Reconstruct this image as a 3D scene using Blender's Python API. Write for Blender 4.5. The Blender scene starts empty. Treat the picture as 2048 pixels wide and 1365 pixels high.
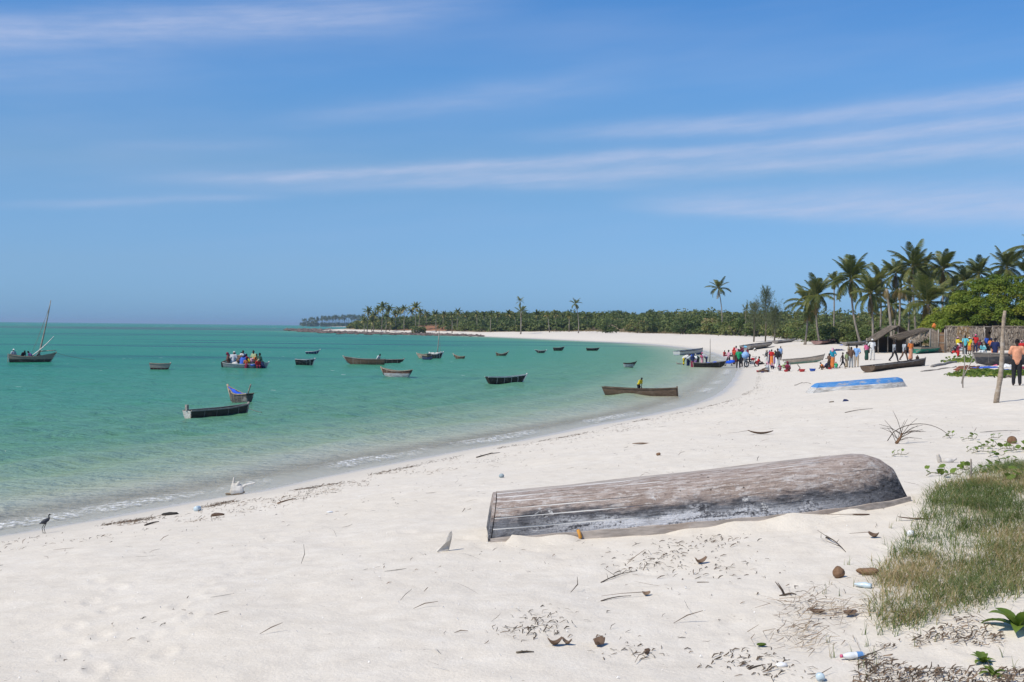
import bpy, bmesh, math, random
import numpy as np
from mathutils import Vector, Matrix, Euler

SC = bpy.context.scene
COL = SC.collection
R = math.radians
PI = math.pi

# ------------------------------------------------------------------ camera
IW, IH, FOC = 2048.0, 1365.0, 2400.0          # photograph size and focal length in its pixels
CAM = Vector((0.0, 0.0, 3.7))                  # metres above the water
_p = math.atan(27.6 / FOC)
_r = math.atan(0.0113)
FWD = Vector((0, math.cos(_p), -math.sin(_p)))
_up0 = Vector((0, math.sin(_p), math.cos(_p)))
RGT = math.cos(_r) * Vector((1, 0, 0)) + math.sin(_r) * _up0
UPV = -math.sin(_r) * Vector((1, 0, 0)) + math.cos(_r) * _up0
cam_data = bpy.data.cameras.new('camera')
cam_data.sensor_width = 36.0
cam_data.lens = 36.0 * FOC / IW
cam_data.clip_start = 0.1
cam_data.clip_end = 60000.0
cam = bpy.data.objects.new('camera', cam_data)
COL.objects.link(cam)
cam.matrix_world = Matrix((
    (RGT.x, UPV.x, -FWD.x, CAM.x), (RGT.y, UPV.y, -FWD.y, CAM.y),
    (RGT.z, UPV.z, -FWD.z, CAM.z), (0, 0, 0, 1)))
SC.camera = cam

# ------------------------------------------------------------------ light
SUN_EL = R(53.0)
SUN_AZ = math.atan2(-0.84, -0.54)              # direction of the sun on the ground plan, from +Y towards +X
SKY_STRENGTH = 0.085
SUN_STRENGTH = 4.2
sdir = Vector((math.sin(SUN_AZ) * math.cos(SUN_EL), math.cos(SUN_AZ) * math.cos(SUN_EL), math.sin(SUN_EL)))
sun_data = bpy.data.lights.new('sun', 'SUN')
sun_data.energy = SUN_STRENGTH
sun_data.angle = R(0.53)
sun_data.color = (1.0, 0.93, 0.81)
sun = bpy.data.objects.new('sun', sun_data)
COL.objects.link(sun)
sun.rotation_euler = sdir.to_track_quat('Z', 'Y').to_euler()
sun.location = (0, 0, 50)

SC.view_settings.view_transform = 'Standard'
SC.view_settings.look = 'None'
SC.view_settings.exposure = 0.06
SC.view_settings.gamma = 1.0
SC.view_settings.use_curve_mapping = False
SC.cycles.use_denoising = True
SC.cycles.max_bounces = 6
SC.cycles.transparent_max_bounces = 12
SC.cycles.diffuse_bounces = 2
SC.cycles.glossy_bounces = 3
SC.cycles.transmission_bounces = 4
SC.cycles.volume_bounces = 0
SC.cycles.sample_clamp_indirect = 6.0

# ------------------------------------------------------------------ node helpers
class NT:
    """small helper round a node tree"""
    def __init__(s, tree): s.t = tree; s.n = tree.nodes; s.l = tree.links
    def new(s, typ, **kw):
        nd = s.n.new(typ)
        for k, v in kw.items(): setattr(nd, k, v)
        return nd
    def put(s, sock, v):
        if v is None: return
        if hasattr(v, 'is_linked') or isinstance(v, bpy.types.NodeSocket): s.l.new(v, sock)
        else:
            try: sock.default_value = v
            except Exception:
                sock.default_value = (v, v, v) if isinstance(v, (int, float)) else (*v, 1.0)
    def math(s, op, a, b=None, c=None, clamp=False):
        nd = s.new('ShaderNodeMath', operation=op); nd.use_clamp = clamp
        for i, v in enumerate((a, b, c)):
            if v is not None: s.put(nd.inputs[i], v)
        return nd.outputs[0]
    def vmath(s, op, a, b=None):
        nd = s.new('ShaderNodeVectorMath', operation=op)
        s.put(nd.inputs[0], a)
        if b is not None: s.put(nd.inputs[1], b)
        return nd.outputs[0]
    def rng(s, v, a, b, c=0.0, d=1.0, smooth=True):
        nd = s.new('ShaderNodeMapRange'); nd.interpolation_type = 'SMOOTHSTEP' if smooth else 'LINEAR'
        nd.clamp = True
        s.put(nd.inputs[0], v)
        for i, q in enumerate((a, b, c, d)): s.put(nd.inputs[1 + i], q)
        return nd.outputs[0]
    def mix(s, f, a, b, mode='MIX'):
        nd = s.new('ShaderNodeMix', data_type='RGBA', blend_type=mode)
        s.put(nd.inputs[0], f)
        for i, v in ((6, a), (7, b)):
            if isinstance(v, (tuple, list)): nd.inputs[i].default_value = (*v[:3], 1.0)
            else: s.l.new(v, nd.inputs[i])
        return nd.outputs[2]
    def noise(s, vec, scale, detail=3.0, rough=0.55, dist=0.0, dim='3D'):
        nd = s.new('ShaderNodeTexNoise', noise_dimensions=dim)
        s.put(nd.inputs['Vector'], vec)
        nd.inputs['Scale'].default_value = scale; nd.inputs['Detail'].default_value = detail
        nd.inputs['Roughness'].default_value = rough; nd.inputs['Distortion'].default_value = dist
        return nd.outputs[0]
    def vor(s, vec, scale, feat='F1', rnd=1.0):
        nd = s.new('ShaderNodeTexVoronoi', feature=feat)
        s.put(nd.inputs['Vector'], vec); nd.inputs['Scale'].default_value = scale
        nd.inputs['Randomness'].default_value = rnd
        return nd
    def mapping(s, vec, scale=(1, 1, 1), rot=(0, 0, 0), loc=(0, 0, 0)):
        nd = s.new('ShaderNodeMapping')
        s.put(nd.inputs[0], vec)
        nd.inputs['Location'].default_value = loc
        nd.inputs['Rotation'].default_value = rot; nd.inputs['Scale'].default_value = scale
        return nd.outputs[0]
    def ramp(s, f, stops, interp='LINEAR'):
        nd = s.new('ShaderNodeValToRGB'); cr = nd.color_ramp; cr.interpolation = interp
        while len(cr.elements) < len(stops): cr.elements.new(0.5)
        for e, (p, c) in zip(cr.elements, stops): e.position = p; e.color = (*c, 1.0)
        s.put(nd.inputs[0], f)
        return nd.outputs[0]
    def attr(s, name):
        return s.new('ShaderNodeAttribute', attribute_name=name)
    def sep(s, vec):
        nd = s.new('ShaderNodeSeparateXYZ'); s.put(nd.inputs[0], vec); return nd.outputs
    def comb(s, x, y, z):
        nd = s.new('ShaderNodeCombineXYZ')
        for i, v in enumerate((x, y, z)): s.put(nd.inputs[i], v)
        return nd.outputs[0]
    def bump(s, h, strength=0.5, dist=0.02, normal=None):
        nd = s.new('ShaderNodeBump'); nd.inputs['Strength'].default_value = strength
        nd.inputs['Distance'].default_value = dist; s.put(nd.inputs['Height'], h)
        if normal is not None: s.put(nd.inputs['Normal'], normal)
        return nd.outputs[0]

def srgb(r, g, b):
    f = lambda c: (c / 255 / 12.92) if c / 255 <= 0.04045 else ((c / 255 + 0.055) / 1.055) ** 2.4
    return (f(r), f(g), f(b))

# ------------------------------------------------------------------ world: clear sky with thin cirrus
def px_dir(px, py):
    v = FWD + RGT * ((px - IW / 2) / FOC) + UPV * (-(py - IH / 2) / FOC)
    return v.normalized()
def azel(px, py):
    v = px_dir(px, py)
    return math.atan2(v.x, v.y), math.asin(v.z)
world = bpy.data.worlds.new('World')
SC.world = world
world.use_nodes = True
world.cycles.sampling_method = 'MANUAL'
world.cycles.sample_map_resolution = 256
N = NT(world.node_tree)
N.n.clear()
sky = N.new('ShaderNodeTexSky', sky_type='NISHITA')
sky.sun_disc = False
sky.sun_elevation = SUN_EL
sky.sun_rotation = SUN_AZ
sky.altitude = 0.0
sky.air_density = 1.0
sky.dust_density = 0.35
sky.ozone_density = 3.0
tc = N.new('ShaderNodeTexCoord').outputs['Generated']
sx, sy, sz = N.sep(tc)
az = N.math('ARCTAN2', sx, sy)
el = N.math('ARCSINE', sz)
wob = N.noise(N.comb(N.math('MULTIPLY', az, 7.0), N.math('MULTIPLY', el, 22.0), 0.0), 1.0, 4.0, 0.6)
elw = N.math('ADD', el, N.math('MULTIPLY', N.math('SUBTRACT', wob, 0.5), 0.013))
grain = N.noise(N.comb(N.math('MULTIPLY', az, 16.0), N.math('MULTIPLY', N.math('SUBTRACT', el, N.math('MULTIPLY', az, 0.09)), 130.0), 3.0), 1.0, 5.0, 0.62)
grain = N.rng(grain, 0.25, 0.75, 0.70, 1.32)
cloud = None
def band(p0, p1, h0, h1, amount, fade_in, fade_out, bow=0.0, up=1.0):
    """a streak of cirrus along a line in azimuth and elevation; half widths in photograph pixels"""
    global cloud
    a0, e0 = azel(*p0); a1, e1 = azel(*p1)
    t = N.math('DIVIDE', N.math('SUBTRACT', az, a0), a1 - a0)
    mid = N.math('ADD', N.math('MULTIPLY', t, e1 - e0), e0)
    if bow:
        mid = N.math('ADD', mid, N.math('MULTIPLY', N.math('MULTIPLY', t, N.math('SUBTRACT', 1.0, t)), bow / FOC))
    wid = N.math('MAXIMUM', N.math('ADD', N.math('MULTIPLY', t, (h1 - h0) / FOC), h0 / FOC), 1.0 / FOC)
    d = N.math('DIVIDE', N.math('SUBTRACT', elw, mid), wid)
    if up != 1.0:      # softer above than below
        d = N.math('MULTIPLY', d, N.math('ADD', 1.0, N.math('MULTIPLY', N.math('GREATER_THAN', d, 0.0), up - 1.0)))
    m = N.math('EXPONENT', N.math('MULTIPLY', N.math('MULTIPLY', d, d), -1.0))
    m = N.math('MULTIPLY', m, N.rng(t, *fade_in))
    if fade_out: m = N.math('MULTIPLY', m, N.rng(t, fade_out[0], fade_out[1], 1.0, 0.0))
    m = N.math('MULTIPLY', m, amount)
    cloud = m if cloud is None else N.math('ADD', cloud, m)
band((0, 66), (1000, 8), 34, 42, 0.44, (-1.2, -0.4), (0.55, 1.15), bow=20)
band((0, 150), (500, 130), 34, 28, 0.16, (-1.0, -0.2), (0.2, 1.0))
band((350, 262), (1300, 148), 18, 30, 0.20, (0.0, 0.5), (0.7, 1.05))
band((100, 300), (700, 270), 14, 14, 0.08, (0.0, 0.4), (0.5, 1.0))
band((900, 275), (2048, 190), 12, 24, 0.40, (0.0, 0.5), (1.5, 2.4), bow=-20)
band((160, 362), (2048, 245), 9, 18, 0.44, (0.0, 0.26), (1.3, 2.0), bow=10)
band((300, 376), (2048, 290), 11, 20, 0.42, (0.0, 0.42), (1.3, 2.0), bow=4)
band((1180, 412), (2048, 420), 9, 28, 0.48, (0.0, 0.35), (1.4, 2.2), up=0.5)
band((0, 408), (560, 395), 8, 7, 0.18, (-0.3, 0.4), (0.8, 1.1))
band((900, 374), (1400, 372), 9, 11, 0.14, (0.0, 0.4), (0.6, 1.1))
soft = N.noise(N.comb(N.math('MULTIPLY', az, 2.2), N.math('MULTIPLY', N.math('SUBTRACT', el, N.math('MULTIPLY', az, 0.09)), 15.0), 7.0), 1.0, 4.0, 0.55)
soft = N.math('MULTIPLY', N.rng(soft, 0.42, 0.8), N.rng(el, 0.02, 0.12, 0.03, 0.14))
cloud = N.math('ADD', N.math('MULTIPLY', cloud, grain), soft, clamp=True)
hs = N.new('ShaderNodeHueSaturation')
hs.inputs['Saturation'].default_value = 1.0
N.put(hs.inputs['Color'], sky.outputs[0])
def gain(v, r, g, b):
    return tuple(c * v for c in (r, g, b))
grade = N.ramp(N.math('DIVIDE', N.math('MAXIMUM', el, 0.0), 0.5), [
    (0.0, gain(0.5, 0.39, 0.80, 1.68)), (0.10, gain(0.5, 0.55, 0.84, 1.39)), (0.26, gain(0.5, 0.67, 0.96, 1.26)),
    (0.40, gain(0.5, 0.66, 1.07, 1.46)), (0.54, gain(0.5, 0.56, 1.06, 1.54)), (1.0, gain(0.5, 0.56, 1.0, 1.5))])
tint = N.mix(1.0, hs.outputs[0], N.mix(1.0, grade, (2.0, 2.0, 2.0), 'MULTIPLY'), 'MULTIPLY')
skyc = N.mix(cloud, tint, tuple(c / SKY_STRENGTH for c in srgb(190, 200, 228)))
bg = N.new('ShaderNodeBackground')
bg.inputs['Strength'].default_value = SKY_STRENGTH
N.put(bg.inputs['Color'], skyc)
wo = N.new('ShaderNodeOutputWorld')
N.l.new(bg.outputs[0], wo.inputs[0])

# ------------------------------------------------------------------ numpy helpers
RNG = np.random.default_rng(11)
random.seed(5)
def vnoise(x, y, seed=0):
    x = np.asarray(x, float); y = np.asarray(y, float)
    xi = np.floor(x).astype(np.int64); yi = np.floor(y).astype(np.int64)
    fx = x - xi; fy = y - yi
    fx = fx * fx * (3 - 2 * fx); fy = fy * fy * (3 - 2 * fy)
    def h(i, j):
        n = (i * 374761393 + j * 668265263 + seed * 2147483647) & 0xFFFFFFFF
        n = ((n ^ (n >> 13)) * 1274126177) & 0xFFFFFFFF
        return ((n ^ (n >> 16)) & 0xFFFF) / 65535.0
    a = h(xi, yi); b = h(xi + 1, yi); c = h(xi, yi + 1); d = h(xi + 1, yi + 1)
    return (a * (1 - fx) + b * fx) * (1 - fy) + (c * (1 - fx) + d * fx) * fy
def fnoise(x, y, seed=0, octv=3):
    t = 0.0; a = 0.5; s = 0.0
    for k in range(octv):
        t = t + a * vnoise(x * 2 ** k, y * 2 ** k, seed + k * 17); s += a; a *= 0.5
    return t / s
def sstep(v, a, b):
    t = np.clip((v - a) / (b - a), 0, 1); return t * t * (3 - 2 * t)

def onz(px, py, z=0.0):
    d = px_dir(px, py); t = (z - CAM.z) / d.z
    return CAM + d * t
def at(px, py, depth):
    d = px_dir(px, py); return CAM + d * (depth / d.y)

# ------------------------------------------------------------------ the shore line
_shore_px = [(0, 1073), (94, 1056), (187, 1041), (312, 1016), (437, 996), (531, 981), (640, 956), (800, 924), (940, 899),
             (1060, 879), (1160, 858), (1255, 841), (1341, 823), (1405, 804), (1442, 786), (1464, 764), (1474, 746), (1478, 734),
             (1462, 722), (1436, 710), (1405, 701), (1362, 695), (1298, 688.5), (1255, 686), (1169, 682.3), (1040, 676.4),
             (940, 672.6), (875, 669.8), (832, 668.4), (746, 667), (690, 665.2), (640, 663.6)]
_sp = [onz(px, py) for px, py in _shore_px]
SH = [(-300.0, -420.0), (-70.0, -75.0), (-30.0, -12.0)] + [(v.x, v.y) for v in _sp]
SH += [(SH[-1][0] - 10, SH[-1][1] + 30), (-96, 740), (-60, 800), (0, 960), (-150, 2300), (-300, 2560), (-470, 2585), (-490, 2610), (-300, 2700), (400, 3500), (3000, 9000)]
def _smooth(p, it=2):
    for _ in range(it):
        q = [p[0]]
        for a, b in zip(p[:-1], p[1:]):
            q.append((a[0] * .75 + b[0] * .25, a[1] * .75 + b[1] * .25)); q.append((a[0] * .25 + b[0] * .75, a[1] * .25 + b[1] * .75))
        q.append(p[-1]); p = q
    return p
SH = np.array(_smooth(SH))
_poly = np.vstack([SH, [(-60000, 60000), (-60000, -60000), (-300, -60000)]])   # closed round the sea

def shore_dist(x, y):
    """signed distance to the water line: positive on land"""
    x = np.atleast_1d(np.asarray(x, float)); y = np.atleast_1d(np.asarray(y, float))
    out = np.empty(x.shape); xf = x.ravel(); yf = y.ravel(); of = out.ravel()
    A = SH[:-1]; D = SH[1:] - SH[:-1]; L2 = (D ** 2).sum(1)
    P0 = _poly; P1 = np.roll(_poly, -1, 0)
    for i in range(0, len(xf), 20000):
        px = xf[i:i + 20000, None]; py = yf[i:i + 20000, None]
        t = np.clip(((px - A[:, 0]) * D[:, 0] + (py - A[:, 1]) * D[:, 1]) / L2, 0, 1)
        d2 = (px - A[:, 0] - t * D[:, 0]) ** 2 + (py - A[:, 1] - t * D[:, 1]) ** 2
        d = np.sqrt(d2.min(1))
        with np.errstate(divide='ignore', invalid='ignore'):
            c = ((P0[:, 1] > py) != (P1[:, 1] > py)) & (px < (P1[:, 0] - P0[:, 0]) * (py - P0[:, 1]) / (P1[:, 1] - P0[:, 1]) + P0[:, 0])
        inside = c.sum(1) % 2 == 1
        of[i:i + 20000] = np.where(inside, -d, d)
    return of.reshape(x.shape)

def gauss(x, y, cx, cy, r, a):
    return a * np.exp(-((x - cx) ** 2 + (y - cy) ** 2) / (r * r))
def veg_edge(x, y):
    return 44 - 17 * (1 - sstep(y, 235, 345)) - 30 * sstep(y, 430, 525)
BUMPS = [(6.8, 14.8, 4.2, 0.34)]                                   # local hummocks: (x, y, radius, height)
def height(x, y, s=None, fine=True):
    x = np.atleast_1d(np.asarray(x, float)); y = np.atleast_1d(np.asarray(y, float))
    if s is None: s = shore_dist(x, y)
    z = np.where(s > 0, 2.3 * (1 - np.exp(-np.maximum(s, 0) / 15.0)), np.maximum(-4.0, 0.055 * np.minimum(s, 0)))
    far = sstep(y, 150, 260)
    far2 = sstep(y, 380, 480)
    z = z + sstep(s, 46 - 26 * far2, 170 - 70 * far2) * (1.2 + 3.6 * far)
    hd = sstep(y, 470, 560) * sstep(s, 10, 40) * (1 - sstep(y, 900, 1100))
    z = z + hd * 1.6
    z = z + gauss(x, y, 18.5, 42, 9, 0.36) + gauss(x, y, 3.0, 8.0, 5.0, -0.22) + gauss(x, y, 9.0, 13.0, 4.0, 0.10)
    dry = sstep(s, 1.0, 6.0)
    z = z + dry * (fnoise(x / 5.0, y / 5.0, 3) - 0.5) * 0.22
    for bx, by, br, bh in BUMPS:
        z = z + gauss(x, y, bx, by, br, bh)
    if fine:
        dist = np.hypot(x, y)
        near = 1 - sstep(dist, 40, 140)
        z = z + dry * near * ((fnoise(x / 0.9, y / 0.9, 8, 2) - 0.5) * 0.060 + (fnoise(x / 0.28, y / 0.28, 9, 2) - 0.5) * 0.022)
        z = z + (1 - dry) * near * sstep(s, -1, 0.5) * (fnoise(x / 0.8, y / 0.8, 12, 2) - 0.5) * 0.012
    return z
def hz(x, y):
    return float(height(x, y)[0])
def ground(px, py):
    """where the line of sight through a photograph pixel meets the sand"""
    d = px_dir(px, py); lo = 2.0; prev = lo; t = lo
    ts = np.concatenate([np.arange(3, 60, 0.5), np.arange(60, 800, 2.0)])
    X = CAM.x + d.x * ts; Y = CAM.y + d.y * ts; Z = CAM.z + d.z * ts
    g = Z - height(X, Y, fine=False)
    k = np.argmax(g < 0)
    if g[k] >= 0: return onz(px, py, 1.5)
    a, b = ts[max(k - 1, 0)], ts[k]
    for _ in range(22):
        m = (a + b) / 2
        if CAM.z + d.z * m - hz(CAM.x + d.x * m, CAM.y + d.y * m) < 0: b = m
        else: a = m
    return CAM + d * b

# ------------------------------------------------------------------ mesh helpers
def link(ob, parent=None, mat=None):
    COL.objects.link(ob)
    if parent is not None: ob.parent = parent
    if mat is not None and ob.type == 'MESH':
        if len(ob.data.materials): ob.data.materials[0] = mat
        else: ob.data.materials.append(mat)
    return ob
def np_mesh(name, V, F, smooth=True):
    """mesh from numpy vertices and equal-sided faces"""
    V = np.asarray(V, np.float32); F = np.asarray(F, np.int32)
    me = bpy.data.meshes.new(name)
    me.vertices.add(len(V)); me.vertices.foreach_set('co', V.ravel())
    k = F.shape[1]
    me.loops.add(F.size); me.loops.foreach_set('vertex_index', F.ravel())
    me.polygons.add(len(F))
    me.polygons.foreach_set('loop_start', np.arange(0, F.size, k, dtype=np.int32))
    try: me.polygons.foreach_set('loop_total', np.full(len(F), k, np.int32))
    except Exception: pass
    me.update(calc_edges=True); me.validate()
    me.polygons.foreach_set('use_smooth', np.full(len(me.polygons), smooth))
    return me
def fattr(me, name, vals):
    a = me.attributes.new(name, 'FLOAT', 'POINT'); a.data.foreach_set('value', np.asarray(vals, np.float32).ravel())
def tag(o, label=None, cat=None, group=None, kind=None):
    if label: o['label'] = label
    if cat: o['category'] = cat
    if group: o['group'] = group
    if kind: o['kind'] = kind
    return o
def empty(name, loc=(0, 0, 0), rz=0.0):
    o = bpy.data.objects.new(name, None); COL.objects.link(o); o.empty_display_size = 0.2
    o.location = loc; o.rotation_euler = (0, 0, rz); return o

def material(name, base=(0.5, 0.5, 0.5), rough=0.8, spec=0.3):
    m = bpy.data.materials.new(name); m.use_nodes = True
    b = m.node_tree.nodes['Principled BSDF']
    b.inputs['Base Color'].default_value = (*base, 1); b.inputs['Roughness'].default_value = rough
    b.inputs['Specular IOR Level'].default_value = spec
    return m, NT(m.node_tree), b

def polar_grid(rings, angs):
    A, Rr = np.meshgrid(angs, rings)
    X = np.sin(A) * Rr; Y = np.cos(A) * Rr
    nr, na = A.shape
    i = np.arange(nr - 1)[:, None]; j = np.arange(na - 1)[None, :]
    q = np.stack([i * na + j, i * na + j + 1, (i + 1) * na + j + 1, (i + 1) * na + j], -1).reshape(-1, 4)
    return X.ravel(), Y.ravel(), q[:, ::-1]

# ------------------------------------------------------------------ beach and land
def sand_material():
    m, n, b = material('sand', rough=0.92, spec=0.15)
    pos = n.new('ShaderNodeNewGeometry').outputs['Position']
    s = n.attr('shore').outputs['Fac']; soil = n.attr('soil').outputs['Fac']; red = n.attr('red').outputs['Fac']
    big = n.noise(pos, 0.35, 4, 0.6); fine = n.noise(pos, 38.0, 4, 0.7); mid = n.noise(pos, 3.2, 4, 0.6)
    dry = n.ramp(mid, [(0.3, (0.63, 0.57, 0.48)), (0.5, (0.69, 0.63, 0.535)), (0.72, (0.73, 0.675, 0.585))])
    dry = n.mix(n.rng(big, 0.35, 0.7, 0.0, 0.45), dry, (0.67, 0.60, 0.49))
    # shell grit and tiny dark crumbs in the dry sand
    vo = n.vor(pos, 26.0); d1 = n.math('LESS_THAN', vo.outputs['Distance'], 0.13)
    grit = n.math('MULTIPLY', d1, n.math('GREATER_THAN', n.sep(vo.outputs['Color'])[0], 0.72))
    dry = n.mix(n.math('MULTIPLY', grit, 0.7), dry, (0.78, 0.75, 0.70))
    vo2 = n.vor(pos, 9.0); d2 = n.math('LESS_THAN', vo2.outputs['Distance'], 0.09)
    crumb = n.math('MULTIPLY', d2, n.math('GREATER_THAN', n.sep(vo2.outputs['Color'])[1], 0.78))
    dry = n.mix(n.math('MULTIPLY', crumb, 0.55), dry, (0.24, 0.19, 0.14))
    dry = n.mix(n.rng(fine, 0.3, 0.75, 0.0, 0.35), dry, (0.52, 0.475, 0.40))
    wetn = n.math('ADD', s, n.math('MULTIPLY', n.math('SUBTRACT', big, 0.5), 1.1))
    wet = n.rng(wetn, 0.1, 0.9, 1.0, 0.0)
    damp = n.rng(wetn, 1.0, 2.6, 1.0, 0.0)
    c = n.mix(n.math('MULTIPLY', damp, 0.75), dry, (0.555, 0.51, 0.435))
    c = n.mix(wet, c, (0.50, 0.465, 0.405))
    c = n.mix(n.rng(s, -0.2, -1.5), c, (0.60, 0.575, 0.50))
    earth = n.ramp(n.noise(pos, 0.9, 5, 0.65), [(0.3, (0.14, 0.115, 0.06)), (0.5, (0.25, 0.19, 0.11)), (0.7, (0.36, 0.28, 0.18))])
    earth = n.mix(red, earth, n.ramp(mid, [(0.3, (0.23, 0.105, 0.055)), (0.7, (0.33, 0.17, 0.09))]))
    edge = n.math('ADD', soil, n.math('MULTIPLY', n.math('SUBTRACT', n.noise(pos, 0.6, 5, 0.7), 0.5), 1.1))
    c = n.mix(n.rng(edge, 0.4, 0.6), c, earth)
    n.l.new(c, b.inputs['Base Color'])
    n.put(b.inputs['Roughness'], n.rng(wet, 0.3, 1.0, 0.92, 0.38))
    h = n.math('ADD', n.math('MULTIPLY', n.noise(pos, 7.0, 5, 0.6), 0.6), n.math('MULTIPLY', fine, 0.25))
    nb = n.bump(h, 0.55, 0.05)
    n.put(nb.node.inputs['Strength'], n.rng(wet, 0.0, 1.0, 0.55, 0.08))
    n.l.new(nb, b.inputs['Normal'])
    return m

fa = np.arange(-33, 33.001, 0.14); ba = np.arange(35, 325.1, 5.0)
angs = np.radians(np.concatenate([fa, ba, [327.0]]))
rings = np.concatenate([np.geomspace(0.6, 6, 22), np.geomspace(6.08, 60, 330), np.geomspace(61, 800, 150), np.geomspace(830, 9000, 26)])
X, Y, Q = polar_grid(rings, angs)
S = shore_dist(X, Y)
Z = height(X, Y, S)
# trails of old footprints and drag marks, softened by the wind
fr_ = np.random.default_rng(17); dist = np.hypot(X, Y); nearm = np.nonzero((dist < 34) & (S > 2.2) & (np.abs(np.arctan2(X, Y)) < .6))[0]
xn, yn, dz_ = X[nearm], Y[nearm], np.zeros(len(nearm))
for k in range(26):
    x0, y0 = fr_.uniform(-6, 8), fr_.uniform(7, 28); an = fr_.uniform(0, 2 * PI) if k % 3 else 1.0 + fr_.normal() * .2; st = .62
    for j in range(int(fr_.integers(8, 22))):
        an += fr_.normal() * .08; x0 += math.cos(an) * st; y0 += math.sin(an) * st; sd_ = .10 * (1 if j % 2 else -1)
        fx, fy = x0 - math.sin(an) * sd_, y0 + math.cos(an) * sd_
        u = (xn - fx) * math.cos(an) + (yn - fy) * math.sin(an); v_ = -(xn - fx) * math.sin(an) + (yn - fy) * math.cos(an)
        q_ = (u / .15) ** 2 + (v_ / .075) ** 2; dp = fr_.uniform(.005, .018)
        dz_ += np.where(q_ < 6, -dp * np.exp(-q_ * 1.2) + dp * .5 * np.exp(-(np.sqrt(q_) - 1.5) ** 2 * 5), 0)
Z[nearm] += dz_
me = np_mesh('beach', np.stack([X, Y, Z], 1), Q)
vegth = veg_edge(X, Y)
fattr(me, 'shore', S)
soil = sstep(S, vegth - 3, vegth + 3)
nearv = (X > 1.5) & (X < 11) & (Y > 5) & (Y < 20)
soil = np.maximum(soil, nearv * np.clip(gauss(X, Y, 5.6, 12.6, 1.8, .52) + gauss(X, Y, 6.6, 14.6, 1.4, .45) + gauss(X, Y, 8.2, 13.6, 2.0, .5), 0, .47))
fattr(me, 'soil', soil)
fattr(me, 'red', np.clip(gauss(X, Y, -34, 592, 26, 1.6), 0, 1))
beach = link(bpy.data.objects.new('sandy_beach', me), mat=sand_material())
tag(beach, kind='structure')

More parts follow.
